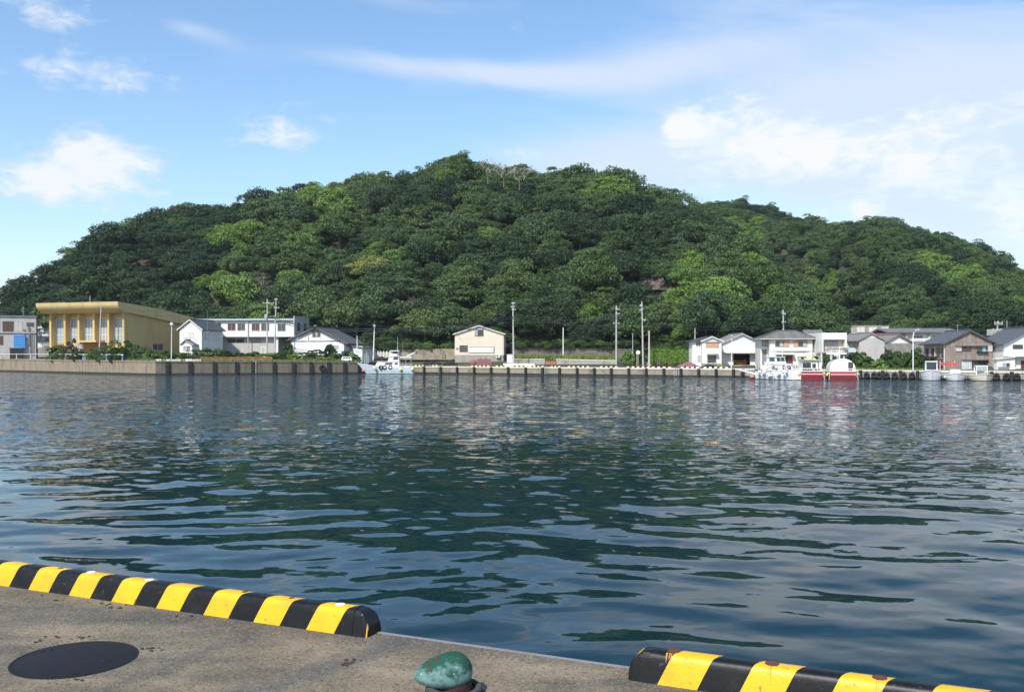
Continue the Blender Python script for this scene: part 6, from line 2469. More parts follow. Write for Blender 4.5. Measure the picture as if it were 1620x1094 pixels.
def boat_small():
    # white-blue boat with windscreen cab
    Y = 151
    c = (X(1472, Y) + 1.3, Y + 2.6, 0)
    t, rail = boat('small white boat with turquoise trimmed windscreen cab, stern toward quay', c, R(-112), 7.2, 3.2, 1.25, 1.25, 1.65, W['gel'], W['boot'], W['gel'], 'boat', 'motor_boat', rake=.03, flare=.05)
    b = MB()
    for x, y in ((.6, -.85), (.6, .85), (-1.4, -.85), (-1.4, .85)):
        b.tube([(x, y, 1.2), (x - (.15 if x > 0 else 0), y * .95, 3.0)], .09, n=5)
    b.build('cab_post', W['gel'], t)
    cb = cabin(t, -1.5, .7, .95, 2.95, 3.1, W['gel'], 0, 0, (), 'cab_roof')
    MB().box(.5, .56, -.75, .75, 1.7, 2.9).build('windscreen', W['glass'], t)
    MB().box(-1.3, .4, -.98, -.93, 1.2, 2.9).build('cab_side', W['turq'], t)
    MB().box(-1.3, .4, .93, .98, 1.2, 1.9).build('cab_side', W['turq'], t)
    MB().box(.2, .8, -.9, .9, 1.1, 1.69).build('console', W['gel'], t)
    # open skiff, bow out
    Y = 150
    c = (X(1511, Y) + 1.1, Y + 2.4, 0)
    t, rail = boat('low white skiff between the cab boat and the cream one', c, R(-108), 6.8, 3.2, .8, .8, 1.15, W['gel'], W['boot'], W['gel'], 'boat', 'open_skiff', rake=.03, flare=.05)
    MB().box(-1.2, .5, -.75, .75, .6, 1.75).build('engine_box', W['gel'], t)
    MB().box(.9, 1.9, -.8, .8, .62, 1.1).build('hatch', W['turq'], t)
    for y in (-.8, .8):
        MB().box(-3.5, -2.9, y - .25, y + .25, .3, 1.5).build('outboard_engine', W['dark'], t)
    fender_ball(t, 1, -1.6, .5, 'galv', .28)
    Y = 159
    t = thing('boat_canopy', 'sagging red tarpaulin canopy on poles behind the white skiff', 'canopy', (X(1499, Y), Y, SH[7][2]))
    m = MB()
    n = 9
    top = []
    for i in range(n):
        u = -1.3 + 2.6 * i / (n - 1)
        z = 1.25 + .10 * math.sin(i * 1.1) + .04 * math.cos(i * 2.3)
        top.append((u, z))
    for i in range(n - 1):
        (u0, z0), (u1, z1) = top[i], top[i + 1]
        for v0, v1, dz0, dz1 in ((-.7, 0, -.25, 0), (0, .7, 0, -.2)):
            m.face([(u0, v0, z0 + dz0), (u1, v0, z1 + dz0), (u1, v1, z1 + dz1), (u0, v1, z0 + dz1)])
            m.face([(u0, v0, z0 + dz0 - .05), (u0, v1, z0 + dz1 - .05), (u1, v1, z1 + dz1 - .05), (u1, v0, z1 + dz0 - .05)])
        m.face([(u0, -.7, z0 - .25), (u0, -.72, z0 - .38 - .12 * math.sin(i * 1.9)), (u1, -.72, z1 - .38 - .12 * math.sin((i + 1) * 1.9)), (u1, -.7, z1 - .25)])
    m.build('tarpaulin', W['tarp'], t)
    for u in (-1.25, 1.2):
        MB().tube([(u, 0, -.2), (u, 0, 1.6)], .05, n=5).build('canopy_pole', W['wpole'], t)
    # cream skiff
    Y = 149
    c = (X(1553, Y) + .9, Y + 2.0, 0)
    t, rail = boat('cream open skiff with white console frame, nearest the right edge', c, R(-102), 6.6, 3.7, .75, .75, 1.0, W['cream_b'], W['boot'], W['cream_b'], 'boat', 'open_skiff', rake=.03, flare=.05)
    b = MB()
    for x in (-.9, .3):
        for y in (-.75, .85):
            b.tube([(x, y, .6), (x, y, 2.3)], .09, n=5)
    for z in (2.3,):
        b.tube([(-.9, -.75, z), (.3, -.75, z), (.3, .85, z), (-.9, .85, z), (-.9, -.75, z)], .09, n=5)
    b.tube([(.3, .05, 1.5), (.3, .05, 2.3)], .05, n=4)
    b.build('console_frame', W['gel'], t)
    MB().box(.26, .34, -.68, .78, 1.55, 2.22).build('windscreen', W['glass2'], t)
    MB().box(-.5, .2, -.6, .7, .6, 1.4).build('console', W['dgrey'], t)
    MB().box(-3.5, -2.9, -.3, .3, .2, 1.35).build('outboard_engine', W['dark'], t)
    b = MB()
    rr = random.Random(6)
    for i in range(7):
        b.ball((rr.uniform(.8, 2.2), rr.uniform(-.9, 1.0), .85), .3, .25, .25, 7, 5)
    b.build('gear_pile', W['turq'], t)
    MB().box(-1.6, -.9, -1.2, -.5, .55, 1.0).build('fish_box', W['orange'], t)


boat_one()
boat_white_bow()
boat_red('red hulled boat with square white cabin and yellow top rail, middle of three', 1266, 1304, 152, 'square', 1)
boat_red('red hulled boat with domed white cabin, beside the square-cabin one', 1311, 1357, 149, 'dome', 2)
boat_small()


# ------------------------------------------------------------------ vegetation
def leaf_mat(name, cols, trans=.22, rough=.55):
    m = bpy.data.materials.new(name)
    m.use_nodes = True
    nt = m.node_tree
    N, L = nt.nodes.new, nt.links.new
    p = nt.nodes['Principled BSDF']
    p.inputs['Roughness'].default_value = rough
    p.inputs['Specular IOR Level'].default_value = .22
    oi = N('ShaderNodeObjectInfo')
    rp = N('ShaderNodeValToRGB')
    el = rp.color_ramp.elements
    while len(el) < len(cols):
        el.new(.5)
    for i, c in enumerate(cols):
        el[i].position = i / (len(cols) - 1)
        el[i].color = (*c, 1)
    L(oi.outputs['Random'], rp.inputs[0])
    ge = N('ShaderNodeNewGeometry')
    mr = N('ShaderNodeMapRange')
    mr.inputs['To Min'].default_value = .68
    mr.inputs['To Max'].default_value = 1.48
    L(ge.outputs['Random Per Island'], mr.inputs[0])
    mx = N('ShaderNodeMix')
    mx.data_type = 'RGBA'
    mx.blend_type = 'MULTIPLY'
    mx.inputs[0].default_value = 1
    L(rp.outputs[0], mx.inputs[6])
    L(mr.outputs[0], mx.inputs[7])
    L(mx.outputs[2], p.inputs['Base Color'])
    tr = N('ShaderNodeBsdfTranslucent')
    L(mx.outputs[2], tr.inputs[0])
    ms = N('ShaderNodeMixShader')
    ms.inputs[0].default_value = trans
    L(p.outputs[0], ms.inputs[1])
    L(tr.outputs[0], ms.inputs[2])
    L(ms.outputs[0], nt.nodes['Material Output'].inputs[0])
    return m


LM = dict(
    dark=leaf_mat('dark_evergreen_leaves', [(0.027, 0.051, 0.022), (0.035, 0.063, 0.024), (0.044, 0.076, 0.033), (0.032, 0.059, 0.030)]),
    mid=leaf_mat('mid_green_leaves', [(0.063, 0.107, 0.034), (0.088, 0.137, 0.041), (0.071, 0.120, 0.051), (0.102, 0.146, 0.046)]),
    bright=leaf_mat('bright_green_leaves', [(0.134, 0.220, 0.044), (0.161, 0.246, 0.055), (0.118, 0.205, 0.049)]),
    olive=leaf_mat('olive_leaves', [(0.088, 0.095, 0.039), (0.104, 0.107, 0.046), (0.081, 0.090, 0.044), (0.107, 0.095, 0.051)]),
    yellow=leaf_mat('yellow_leaves', [(.20, .22, .055), (.23, .245, .065)]),
    hedge=leaf_mat('hedge_leaves', [(.11, .20, .028), (.125, .215, .034)]),
    bush=leaf_mat('bush_leaves', [(.050, .098, .026), (.066, .118, .032), (.056, .108, .028)]),
    weed=leaf_mat('weed_blades', [(.17, .24, .055), (.21, .24, .08), (.14, .22, .05)]),
)


def crown_mesh(name, seed, nlobes, cards, rx, rz, size, flat=1.0):
    """cauliflower crown: leaf cards spread over clumps on a dome. Origin at crown centre base."""
    r = np.random.default_rng(seed)
    lobes = []
    for i in range(nlobes):
        f = (i + .5) / nlobes
        ph = i * 2.399963 + r.uniform(-.4, .4)
        el = math.asin(max(-.35, 1 - f * 1.32)) + r.uniform(-.12, .12)
        rr = rx * (.52 + .50 * r.random())
        c = np.array([math.cos(ph) * math.cos(el) * rr, math.sin(ph) * math.cos(el) * rr, math.sin(el) * rz * (.55 + .45 * r.random())])
        lobes.append((c, rx * r.uniform(.20, .44), flat * r.uniform(.38, .72)))
    per = cards // nlobes
    V, Fc = [], []
    for c, lr, sq in lobes:
        d = r.normal(size=(per, 3))
        d /= np.linalg.norm(d, axis=1)[:, None]
        out = c / (np.linalg.norm(c) + 1e-6)
        d[:, 2] = np.where(d[:, 2] < -.35, -d[:, 2] * .8, d[:, 2])
        flip = (d @ out) < -.35
        d[flip] *= -1
        rad = lr * (1 - .38 * r.random(per) ** 2)
        # each lobe carries smaller tufts
        tuft = 1 + .18 * np.sin(d[:, 0] * 7 + seed) * np.sin(d[:, 1] * 7 + 2) + .12 * np.sin(d[:, 2] * 9 + 1)
        p = c + d * (rad * tuft)[:, None] * np.array([1, 1, sq])
        nrm = d * .75 + r.normal(size=(per, 3)) * .60 + np.array([0, 0, .35])
        nrm /= np.linalg.norm(nrm, axis=1)[:, None]
        a = np.cross(nrm, r.normal(size=(per, 3)))
        a /= np.linalg.norm(a, axis=1)[:, None]
        b = np.cross(nrm, a)
        s = size * r.uniform(.6, 1.3, per)[:, None]
        w = .62
        k0 = len(V)
        q4 = np.stack([p - a * s * .5, p + b * s * w * .5 + nrm * s * .08, p + a * s * .5, p - b * s * w * .5 + nrm * s * .08], 1).reshape(-1, 3)
        base = sum(len(x) for x in V) if V else 0
        V.append(q4)
        Fc.append(np.arange(per * 4).reshape(-1, 4) + base)
    # inner mass that stops the light passing straight through
    nu, nv = 12, 8
    core = []
    for i in range(nv + 1):
        A = math.pi * i / nv
        for j in range(nu):
            T = 2 * math.pi * j / nu
            k = .52 + .12 * math.sin(3 * T + seed) * math.sin(A * 2 + seed)
            core.append((rx * k * math.sin(A) * math.cos(T), rx * k * math.sin(A) * math.sin(T), max(-rz * .35, -rz * k * math.cos(A))))
    base = sum(len(x) for x in V)
    V.append(np.array(core))
    cf = [(base + i * nu + j, base + i * nu + (j + 1) % nu, base + (i + 1) * nu + (j + 1) % nu, base + (i + 1) * nu + j) for i in range(nv) for j in range(nu)]
    v = np.concatenate(V)
    f = np.concatenate(Fc).tolist() + cf
    me = bpy.data.meshes.new(name)
    me.from_pydata(v.tolist(), [], f)
    me.update()
    return me


def trunk_mesh(name, seed, h):
    rr = random.Random(seed)
    b = MB()
    pts = [(rr.uniform(-.1, .1) * i, rr.uniform(-.1, .1) * i, h * i / 4) for i in range(5)]
    b.tube([(0, 0, -1.5)] + pts[1:], .34, .16, n=7)
    for k in range(4):
        a = k * 1.57 + rr.uniform(-.4, .4)
        p = pts[2 + k % 2]
        b.tube([p, (p[0] + 1.0 * math.cos(a), p[1] + 1.0 * math.sin(a), p[2] + 1.3), (p[0] + 2.2 * math.cos(a), p[1] + 2.2 * math.sin(a), p[2] + 2.2)], .14, .05, n=5)
    me = bpy.data.meshes.new(name)
    me.from_pydata(b.v, [], b.f)
    me.materials.append(W['bark'])
    return me


NV = 8
CROWNS = [crown_mesh('crown_%d' % i, 100 + i, 26 + 5 * (i % 4), 4800, 4.6, 3.5 + .5 * (i % 3), .43) for i in range(NV)]
TRUNKS = [trunk_mesh('trunk_%d' % i, 50 + i, 5.0) for i in range(3)]


def slot(o, m):
    """object-level material so that crowns can share one mesh."""
    if not o.data.materials:
        o.data.materials.append(None)
    o.material_slots[0].link = 'OBJECT'
    o.material_slots[0].material = m


def make_tree(x, y, z, s, kind, variant, rot, label, group, sz=1.0, sx=1.0, name='tree'):
    t = thing(name, label, 'tree', (x, y, z), rot, group)
    t.scale = (s * sx, s / sx, s * sz)
    tr = bpy.data.objects.new('trunk', TRUNKS[variant % 3])
    COL.objects.link(tr)
    tr.parent = t
    c = bpy.data.objects.new('crown', CROWNS[variant % NV])
    COL.objects.link(c)
    c.parent = t
    c.location = (0, 0, 4.6)
    slot(c, LM[kind])
    return t


def bare_tree(px, py, Y, w, h, m, label, seed):
    rr = random.Random(seed)
    x = X(px, Y)
    z0 = Z(py, Y) - h
    t = thing('bare_tree', label, 'tree', (x, Y, z0))
    b = MB()

    def grow(p, d, ln, r, lvl):
        q_ = p + d * ln
        b.tube([p, (p + q_) / 2 + Vector((rr.uniform(-.1, .1), rr.uniform(-.1, .1), 0)) * ln, q_], r, r * .6, n=4, cap=False)
        if lvl == 0:
            return
        for k in range(3 if lvl > 1 else 5):
            a = rr.uniform(0, 6.28)
            sp = rr.uniform(.35, .95)
            nd = (d + Vector((math.cos(a) * sp * 1.2, math.sin(a) * sp, rr.uniform(-.15, .35)))).normalized()
            grow(q_ if k else p + d * ln * .7, nd, ln * rr.uniform(.55, .8), r * .62, lvl - 1)
    for k in range(9):
        a = k * 2.4
        sp_ = rr.uniform(.05, .30) * w
        grow(Vector((math.cos(a) * sp_, math.sin(a) * sp_ * .6, h * rr.uniform(.02, .45))), Vector((math.cos(a) * rr.uniform(.3, 1.0), math.sin(a) * .6, rr.uniform(.35, 1))).normalized(), h * rr.uniform(.17, .27), .08, 4)
    b.build('branch', m, t)
    MB().tube([(0, 0, -3), (0, 0, h * .12)], .3, .2, n=7).build('trunk', W['bark'], t)
    return t


def region_word(px):
    for lim, w in ((60, 'beyond the grey block'), (130, 'above the hall entrance'), (200, 'above the hall corner'), (290, 'above the hall side wall'), (350, 'above the white gabled house'), (440, 'above the long white building'),
                   (490, 'above the office end wall'), (560, 'behind the white cottage'), (610, 'above the fishing boat'),
                   (700, 'above the tan retaining wall'), (760, 'above the cream house'), (830, 'by the tallest pole'), (900, 'above the white pole'), (960, 'above the grass strip'), (1020, 'between the tall poles'), (1095, 'above the clipped hedge'),
                   (1140, 'above the narrow white house'), (1210, 'above the boathouse'),
                   (1300, 'above the hipped roof'), (1350, 'above the boxy house'), (1420, 'above the grey gabled house'), (1480, 'above the long grey roof'), (1540, 'above the brown board house')):
        if px < lim:
            return w
    return 'above the white house at far right'


def plant_forest():
    pts = []
    sp = 7.1
    rs = np.random.default_rng(11)
    far_hill = lambda x, y, px: y > np.interp(px, [1060, 1100, 1200, 1290, 1380], [520, 455, 420, 345, 215])
    for yy in np.arange(222, 560, sp * .87):
        for xx in np.arange(-330, 420, sp):
            x = xx + rs.uniform(-.42, .42) * sp
            y = yy + rs.uniform(-.42, .42) * sp
            px = 810 + FL * x / y
            if px < -260 or px > 1900:
                continue
            if far_hill(x, y, px):
                continue
            pts.append((x, y, px))
    sp2 = 5.6
    for yy in np.arange(215, 640, sp2 * .87):
        for xx in np.arange(40, 440, sp2):
            x = xx + rs.uniform(-.42, .42) * sp2
            y = yy + rs.uniform(-.42, .42) * sp2
            px = 810 + FL * x / y
            if 1050 < px < 1900 and far_hill(x, y, px):
                pts.append((x, y, px))
    a = np.array(pts)
    z = terrain(a[:, 0], a[:, 1])
    d, zq = shore_dist(a[:, 0], a[:, 1])
    gx = (terrain(a[:, 0], a[:, 1] + 3) - z) / 3
    keep = (z - zq > 2.6)
    # only slopes that the harbour can see: drop what lies well behind a ridge
    back = np.zeros(len(a), bool)
    for f in (.05, .1, .15, .2, .3, .4):
        zz = terrain(a[:, 0] * (1 - f), a[:, 1] * (1 - f))
        back |= (HC + (zz + 4 - HC) / (1 - f)) > z + 13
    keep &= ~back
    # rock face and leafless trees stay clear of crowns
    py = HOR - (z + 6.5 - HC) * FL / a[:, 1]
    rock = np.zeros(len(a), bool)
    for bx, by, rx_, ry_ in ((1040, 450, 30, 24), (797, 262, 40, 11), (408, 462, 26, 20)):
        rock |= (abs(a[:, 2] - bx) < rx_) & (abs(py - by) < ry_)
    keep &= ~rock
    a, z, d, py = a[keep], z[keep], d[keep], py[keep]
    n = len(a)
    kinds = []
    for i in range(n):
        px, yy = a[i, 2], py[i]
        v = mnoise.noise(Vector((a[i, 0] * .035, a[i, 1] * .035, 1.7))) + rs.normal(0, .30)
        darkness = np.interp(px, [-100, 200, 380, 520, 900, 1100, 1300, 1620], [.75, .6, .25, .0, .0, .12, .18, .15])  # left flank: darker species, plus cloud shadow put into the leaf colour
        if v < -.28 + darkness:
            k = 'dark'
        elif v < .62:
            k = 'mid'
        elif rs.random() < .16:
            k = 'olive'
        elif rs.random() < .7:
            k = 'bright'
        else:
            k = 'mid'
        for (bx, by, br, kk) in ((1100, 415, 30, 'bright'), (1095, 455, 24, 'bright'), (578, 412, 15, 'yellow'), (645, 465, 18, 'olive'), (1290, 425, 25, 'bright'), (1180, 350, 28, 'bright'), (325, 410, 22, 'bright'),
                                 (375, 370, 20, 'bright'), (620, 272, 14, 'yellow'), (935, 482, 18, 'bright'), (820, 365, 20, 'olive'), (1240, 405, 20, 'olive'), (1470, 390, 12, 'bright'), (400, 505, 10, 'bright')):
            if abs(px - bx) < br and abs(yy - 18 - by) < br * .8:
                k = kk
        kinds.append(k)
    scale = np.clip(rs.normal(1.12, .30, n), .55, 1.75) * np.where(far_hill(a[:, 0], a[:, 1], a[:, 2]), .74, 1.0)
    rot = rs.uniform(0, 6.28, n)
    var = rs.integers(0, NV, n)
    tall = rs.uniform(.8, 1.18, n)
    wide = rs.uniform(.78, 1.24, n)
    # what shows largest: near the front, not behind buildings, inside the frame
    px = a[:, 2]
    lim = np.interp(px, [0, 60, 80, 190, 300, 320, 490, 500, 720, 725, 800, 805, 1090, 1100, 1290, 1340, 1620], [505, 505, 480, 480, 500, 500, 500, 520, 540, 515, 515, 540, 540, 532, 524, 512, 515])
    vis = (px > 5) & (px < 1615) & (py - 12 < lim)
    score = np.where(vis, scale / a[:, 1], 0)
    order = np.argsort(-score)
    special = [i for i in range(n) if kinds[i] in ('yellow',)]
    chosen = list(dict.fromkeys(special + [i for i in order if vis[i]]))[:296]
    cs = set(chosen)
    word = dict(dark='dark green', mid='green', bright='bright green', olive='olive', yellow='yellow')
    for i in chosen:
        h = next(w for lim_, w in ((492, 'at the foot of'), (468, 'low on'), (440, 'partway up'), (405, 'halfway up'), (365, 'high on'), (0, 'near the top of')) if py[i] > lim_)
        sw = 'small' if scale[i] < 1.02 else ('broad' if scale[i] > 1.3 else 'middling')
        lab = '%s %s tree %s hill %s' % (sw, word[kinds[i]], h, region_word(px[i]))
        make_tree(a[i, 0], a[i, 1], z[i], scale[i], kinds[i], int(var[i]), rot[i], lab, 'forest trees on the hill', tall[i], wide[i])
    # the rest: one object of instanced trees
    rest = [i for i in range(n) if i not in cs]
    me = bpy.data.meshes.new('forest')
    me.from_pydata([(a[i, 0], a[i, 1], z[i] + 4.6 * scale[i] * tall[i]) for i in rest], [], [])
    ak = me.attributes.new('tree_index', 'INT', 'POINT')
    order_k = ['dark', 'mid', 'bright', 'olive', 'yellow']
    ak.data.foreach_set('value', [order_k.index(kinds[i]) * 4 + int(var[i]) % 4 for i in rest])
    asz = me.attributes.new('tree_size', 'FLOAT_VECTOR', 'POINT')
    asz.data.foreach_set('vector', [float(c) for i in rest for c in (scale[i] * wide[i], scale[i] / wide[i], scale[i] * tall[i])])
    ar = me.attributes.new('tree_turn', 'FLOAT_VECTOR', 'POINT')
    ar.data.foreach_set('vector', [c for i in rest for c in (0, 0, float(rot[i]))])
    fo = bpy.data.objects.new('forest', me)
    COL.objects.link(fo)
    tag(fo, 'dense broadleaf forest covering the upper slopes of both hills', kind='stuff')
    ng = bpy.data.node_groups.new('plant_trees', 'GeometryNodeTree')
    ng.interface.new_socket('Geometry', in_out='INPUT', socket_type='NodeSocketGeometry')
    ng.interface.new_socket('Geometry', in_out='OUTPUT', socket_type='NodeSocketGeometry')
    N, L = ng.nodes.new, ng.links.new
    gi, go = N('NodeGroupInput'), N('NodeGroupOutput')
    iop = N('GeometryNodeInstanceOnPoints')
    L(gi.outputs[0], iop.inputs['Points'])
    g2i = N('GeometryNodeGeometryToInstance')
    protos = []
    for k in order_k:
        for v in range(4):
            m2 = CROWNS[v * 2].copy()
            m2.materials.clear()
            m2.materials.append(LM[k])
            o = bpy.data.objects.new('forest_crown', m2)
            protos.append(o)
    for o in reversed(protos):
        oi = N('GeometryNodeObjectInfo')
        oi.inputs['Object'].default_value = o
        oi.inputs['As Instance'].default_value = True
        L(oi.outputs['Geometry'], g2i.inputs[0])
    L(g2i.outputs[0], iop.inputs['Instance'])
    iop.inputs['Pick Instance'].default_value = True

    def attr(nm, tp):
        n_ = N('GeometryNodeInputNamedAttribute')
        n_.data_type = tp
        n_.inputs[0].default_value = nm
        return n_.outputs[0]
    L(attr('tree_index', 'INT'), iop.inputs['Instance Index'])
    L(attr('tree_size', 'FLOAT_VECTOR'), iop.inputs['Scale'])
    L(attr('tree_turn', 'FLOAT_VECTOR'), iop.inputs['Rotation'])
    L(iop.outputs[0], go.inputs[0])
    md = fo.modifiers.new('plant_trees', 'NODES')
    md.node_group = ng
    print('trees', n, 'individual', len(chosen))


plant_forest()

def ground_depth(px, py, ya, yb):
    """depth at which the slope seen at column px shows at row py."""
    ys = np.arange(ya, yb, .5)
    zz = terrain((px - 810) / FL * ys, ys)
    rows = HOR - (zz - HC) * FL / ys
    return float(ys[np.argmax(rows < py)])


Yb = ground_depth(407, 476, 262, 400)
bare_tree(407, 434, Yb, 11, (476 - 434) * Yb / FL, W['dead'], 'bare grey-brown tree on the slope above the twin poles', 3)
for px_, pt_, pg_, sd_, lb_ in ((772, 251, 276, 5, 'pale bare tree on the summit, nearest the peak'), (797, 254, 281, 6, 'widest pale bare tree on the summit ridge'), (822, 260, 286, 8, 'pale bare tree on the summit, farthest down the ridge')):
    Yb = ground_depth(px_, pg_, 300, 430)
    bare_tree(px_, pt_, Yb, 10, (pg_ - pt_) * Yb / FL, W['dead2'], lb_, sd_)
bare_tree(1100, 306, 398, 5, 12, W['dead2'], 'pale dead snag on the skyline where the two hills meet', 9)
bare_tree(650, 462, 285, 6, 7, W['dead'], 'half bare tree with brownish twigs above the tan wall', 13)


def rock_face():
    Y = ground_depth(1040, 456, 240, 420) - 5
    nu, nv = 22, 10
    vs, fs = [], []
    for j in range(nv + 1):
        for i in range(nu + 1):
            u, v = i / nu, j / nv
            px = 1014 + 50 * u
            yy = 458 - 28 * v
            p = P(px, yy, Y + 5 * v)
            p.y += 1.6 * mnoise.noise(Vector((u * 5, v * 3, 2))) + 3 * abs(u - .5)
            vs.append(p)
    n = nu + 1
    for j in range(nv):
        for i in range(nu):
            fs.append((j * n + i, j * n + i + 1, (j + 1) * n + i + 1, (j + 1) * n + i))
    b = MB()
    b.raw(vs, fs)
    back = [v + Vector((0, 5, 0)) for v in vs]
    b.raw(back, [f[::-1] for f in fs])
    b.raw([vs[nv * n], vs[nv * n + nu], back[nv * n + nu], back[nv * n]], [(0, 1, 2, 3)])
    tag(b.build('rock_face', W['rock']), 'bare brown rock face among the trees above the tall poles', 'rock face')


rock_face()


def bush(px, Y, w, h, kind, label, seed, base, group, name='bush', cards=2600):
    me = crown_mesh('leaves', seed, 18, cards, .82, .9, .95 / w)
    t = thing(name, label, 'bush', (X(px, Y), Y, base), seed * .7, group)
    f = bpy.data.objects.new('foliage', me)
    COL.objects.link(f)
    f.parent = t
    f.scale = (w / 2, min(w / 2, 1.9), h / 1.15)
    f.location = (0, 0, h * .18)
    slot(f, LM[kind])
    st = MB()
    for k in range(4):
        a = k * 1.57
        st.tube([(0, 0, -.3), (w * .15 * math.cos(a), .2 * math.sin(a), h * .6)], .06, .03, n=5)
    st.build('stem', W['bark'], t)
    return t


def plant_bushes():
    g1 = 'bushes along the left quay'
    Y0 = 232
    rows = [
        (88, 236, 5, 2.9, 'bush', 'bush with pale tips at the left end of the hall front'), (101, 240, 6, 2.6, 'mid', 'green bush left of the hall entrance'),
        (112, 238, 4, 3.6, 'olive', 'taller greyish bush before the second hall window'), (128, 232, 7, 2.1, 'bush', 'rounded green bush under the entrance canopy'),
        (143, 228, 6, 2.2, 'mid', 'green bush left of the grey pole'), (160, 224, 6, 2.4, 'bush', 'green bush right of the grey pole'),
        (178, 222, 7, 3.0, 'mid', 'large green bush under the last hall window'), (197, 220, 8, 3.2, 'bush', 'largest dark bush at the hall corner'),
        (214, 219, 6, 2.9, 'mid', 'green bush along the hall side wall'), (232, 217, 7, 2.6, 'bush', 'low green bush under the small side window'),
        (250, 220, 6, 1.8, 'bright', 'light green low bush left of the globe lamp'), (266, 222, 5, 2.2, 'bush', 'bush at the foot of the globe lamp'),
        (292, 230, 6, 1.9, 'bright', 'light green bush below the small porch'), (311, 228, 7, 2.3, 'bush', 'dark bush below the white gabled house'),
        (326, 227, 6, 2.5, 'mid', 'bush around the thin dark pole'), (342, 230, 6, 2.2, 'bright', 'light green bush below the gabled house flank'),
        (358, 229, 7, 1.9, 'bush', 'bush behind the left end of the rusty rail'), (378, 229, 7, 1.9, 'mid', 'bush behind the middle of the rusty rail'),
        (399, 229, 7, 2.0, 'bush', 'bush behind the rusty rail left of the white frame'), (428, 228, 7, 2.0, 'bright', 'bright bush below the twin poles'),
        (447, 228, 7, 2.2, 'bush', 'bush before the dark open ground floor'), (456, 238, 4, 4.6, 'mid', 'slender tall bush beside the open ground floor'),
        (466, 228, 7, 2.0, 'bright', 'bright bush below the blue flag'), (488, 230, 8, 2.9, 'dark', 'dark spreading bush before the cottage wall'),
        (507, 231, 8, 3.0, 'dark', 'broad dark bush before the cottage window'), (522, 233, 3.4, 4.7, 'dark', 'upright dark bush standing above the cottage bushes'),
        (531, 229, 6, 2.6, 'bush', 'bush left of the small van'), (545, 231, 6, 2.6, 'dark', 'dark bush behind the small van'),
        (560, 228, 4, 2.2, 'bright', 'bright bush before the white notice board'), (485, 225, 6, 1.2, 'weed', 'pale tuft of tall weeds on the quay below the cottage'),
        (508, 225, 5, 1.5, 'weed', 'pale weeds left of the small van'), (520, 226, 4, 1.3, 'bright', 'low bright weeds near the small van')]
    for i, (px, Y, w, h, k, lab) in enumerate(rows):
        top = {True: 0}.get(False, 0)
        x = X(px, Y)
        if px < 246:
            tq = px_t(2, px)
            Y = max(Y, SH[2][1] + (SH[3][1] - SH[2][1]) * tq + 5.0)
            x = X(px, Y)
        base = max(z_at(x, Y), 2.6)
        if px < 246:
            w, h = w * 1.25, h * 1.6
        bush(px, Y, w, h, k, lab, 300 + i, base, g1)
    g2 = 'shrubs along the right shore'
    rows = [(1313, 173.5, 2.6, 2.7, 'bush', 'green shrub between hipped house and boxy one'), (1289, 175, 2.4, 2.0, 'mid', 'shrub beside the hipped house corner'), (1352, 171, 3.5, 3.2, 'dark', 'dark shrub below the pale blue balcony'),
            (1364, 170, 4, 2.9, 'bush', 'green shrub left of the grey gabled wall'), (1377, 169, 3.4, 2.0, 'mid', 'low shrub under the grey gabled wall'), (1391, 168, 3.2, 1.9, 'bright', 'bright shrub right of the tin sheet'),
            (1405, 169, 3.6, 3.6, 'dark', 'dark tall shrub below the wide tiled roof'), (1419, 168, 3.6, 3.5, 'bush', 'green shrub below the wide tiled roof'), (1432, 167, 3.4, 3.4, 'mid', 'shrub just left of the curved street lamp'),
            (1448, 165, 4.0, 3.6, 'bush', 'leafy shrub right of the curved street lamp'), (1461, 164, 3.4, 2.6, 'dark', 'dark shrub beside the brown board house'), (1290, 171, 2.2, 2.2, 'dark', 'dark shrub behind the square-cabin boat'),
            (1575, 166, 2, 2.0, 'dark', 'dark shrub between brown house and white house')]
    for i, (px, Y, w, h, k, lab) in enumerate(rows):
        x = X(px, Y)
        bush(px, Y, w, h, k, lab, 400 + i, max(z_at(x, Y), 1.5), g2)
    # clipped hedge
    Y = 203.5
    x0, x1 = X(1028, Y), X(1101, Y - 6)
    L = math.hypot(x1 - x0, 6)
    z0, zt = Z(574, Y), Z(553.5, Y)
    r = np.random.default_rng(5)
    n = 6000
    u = r.random(n) * L
    face = r.random(n)
    v = np.where(face < .55, r.normal(0, .07, n), r.random(n) * 1.6)
    zz = np.where(face < .55, r.random(n) ** .9, 1 + r.normal(0, .03, n)) * (zt - z0)
    bumpy = .16 * np.sin(u * 2.3) + .12 * np.sin(u * 5.1 + 1)
    zz = np.where(face >= .55, zz + bumpy, zz)
    v = np.where(face < .55, v - bumpy * .8, v)
    p = np.stack([u, v, zz], 1)
    nr = np.where((face < .55)[:, None], np.array([0, -1, .3]), np.array([0, -.2, 1])) + r.normal(size=(n, 3)) * .5
    nr /= np.linalg.norm(nr, axis=1)[:, None]
    a = np.cross(nr, r.normal(size=(n, 3)))
    a /= np.linalg.norm(a, axis=1)[:, None]
    b = np.cross(nr, a)
    s = .3
    q4 = np.stack([p - a * s * .5, p + b * s * .35, p + a * s * .5, p - b * s * .35], 1).reshape(-1, 3)
    me = bpy.data.meshes.new('foliage')
    me.from_pydata(q4.tolist(), [], np.arange(n * 4).reshape(-1, 4).tolist())
    t = thing('hedge', 'long clipped bright green hedge right of the stout pole', 'hedge', (x0, Y, z0), math.atan2(-6, x1 - x0))
    f = bpy.data.objects.new('foliage', me)
    COL.objects.link(f)
    f.parent = t
    slot(f, LM['hedge'])
    MB().box(.15, L - .15, .15, 1.5, -.4, zt - z0 - .12).build('branch_mass', W['bark'], t)
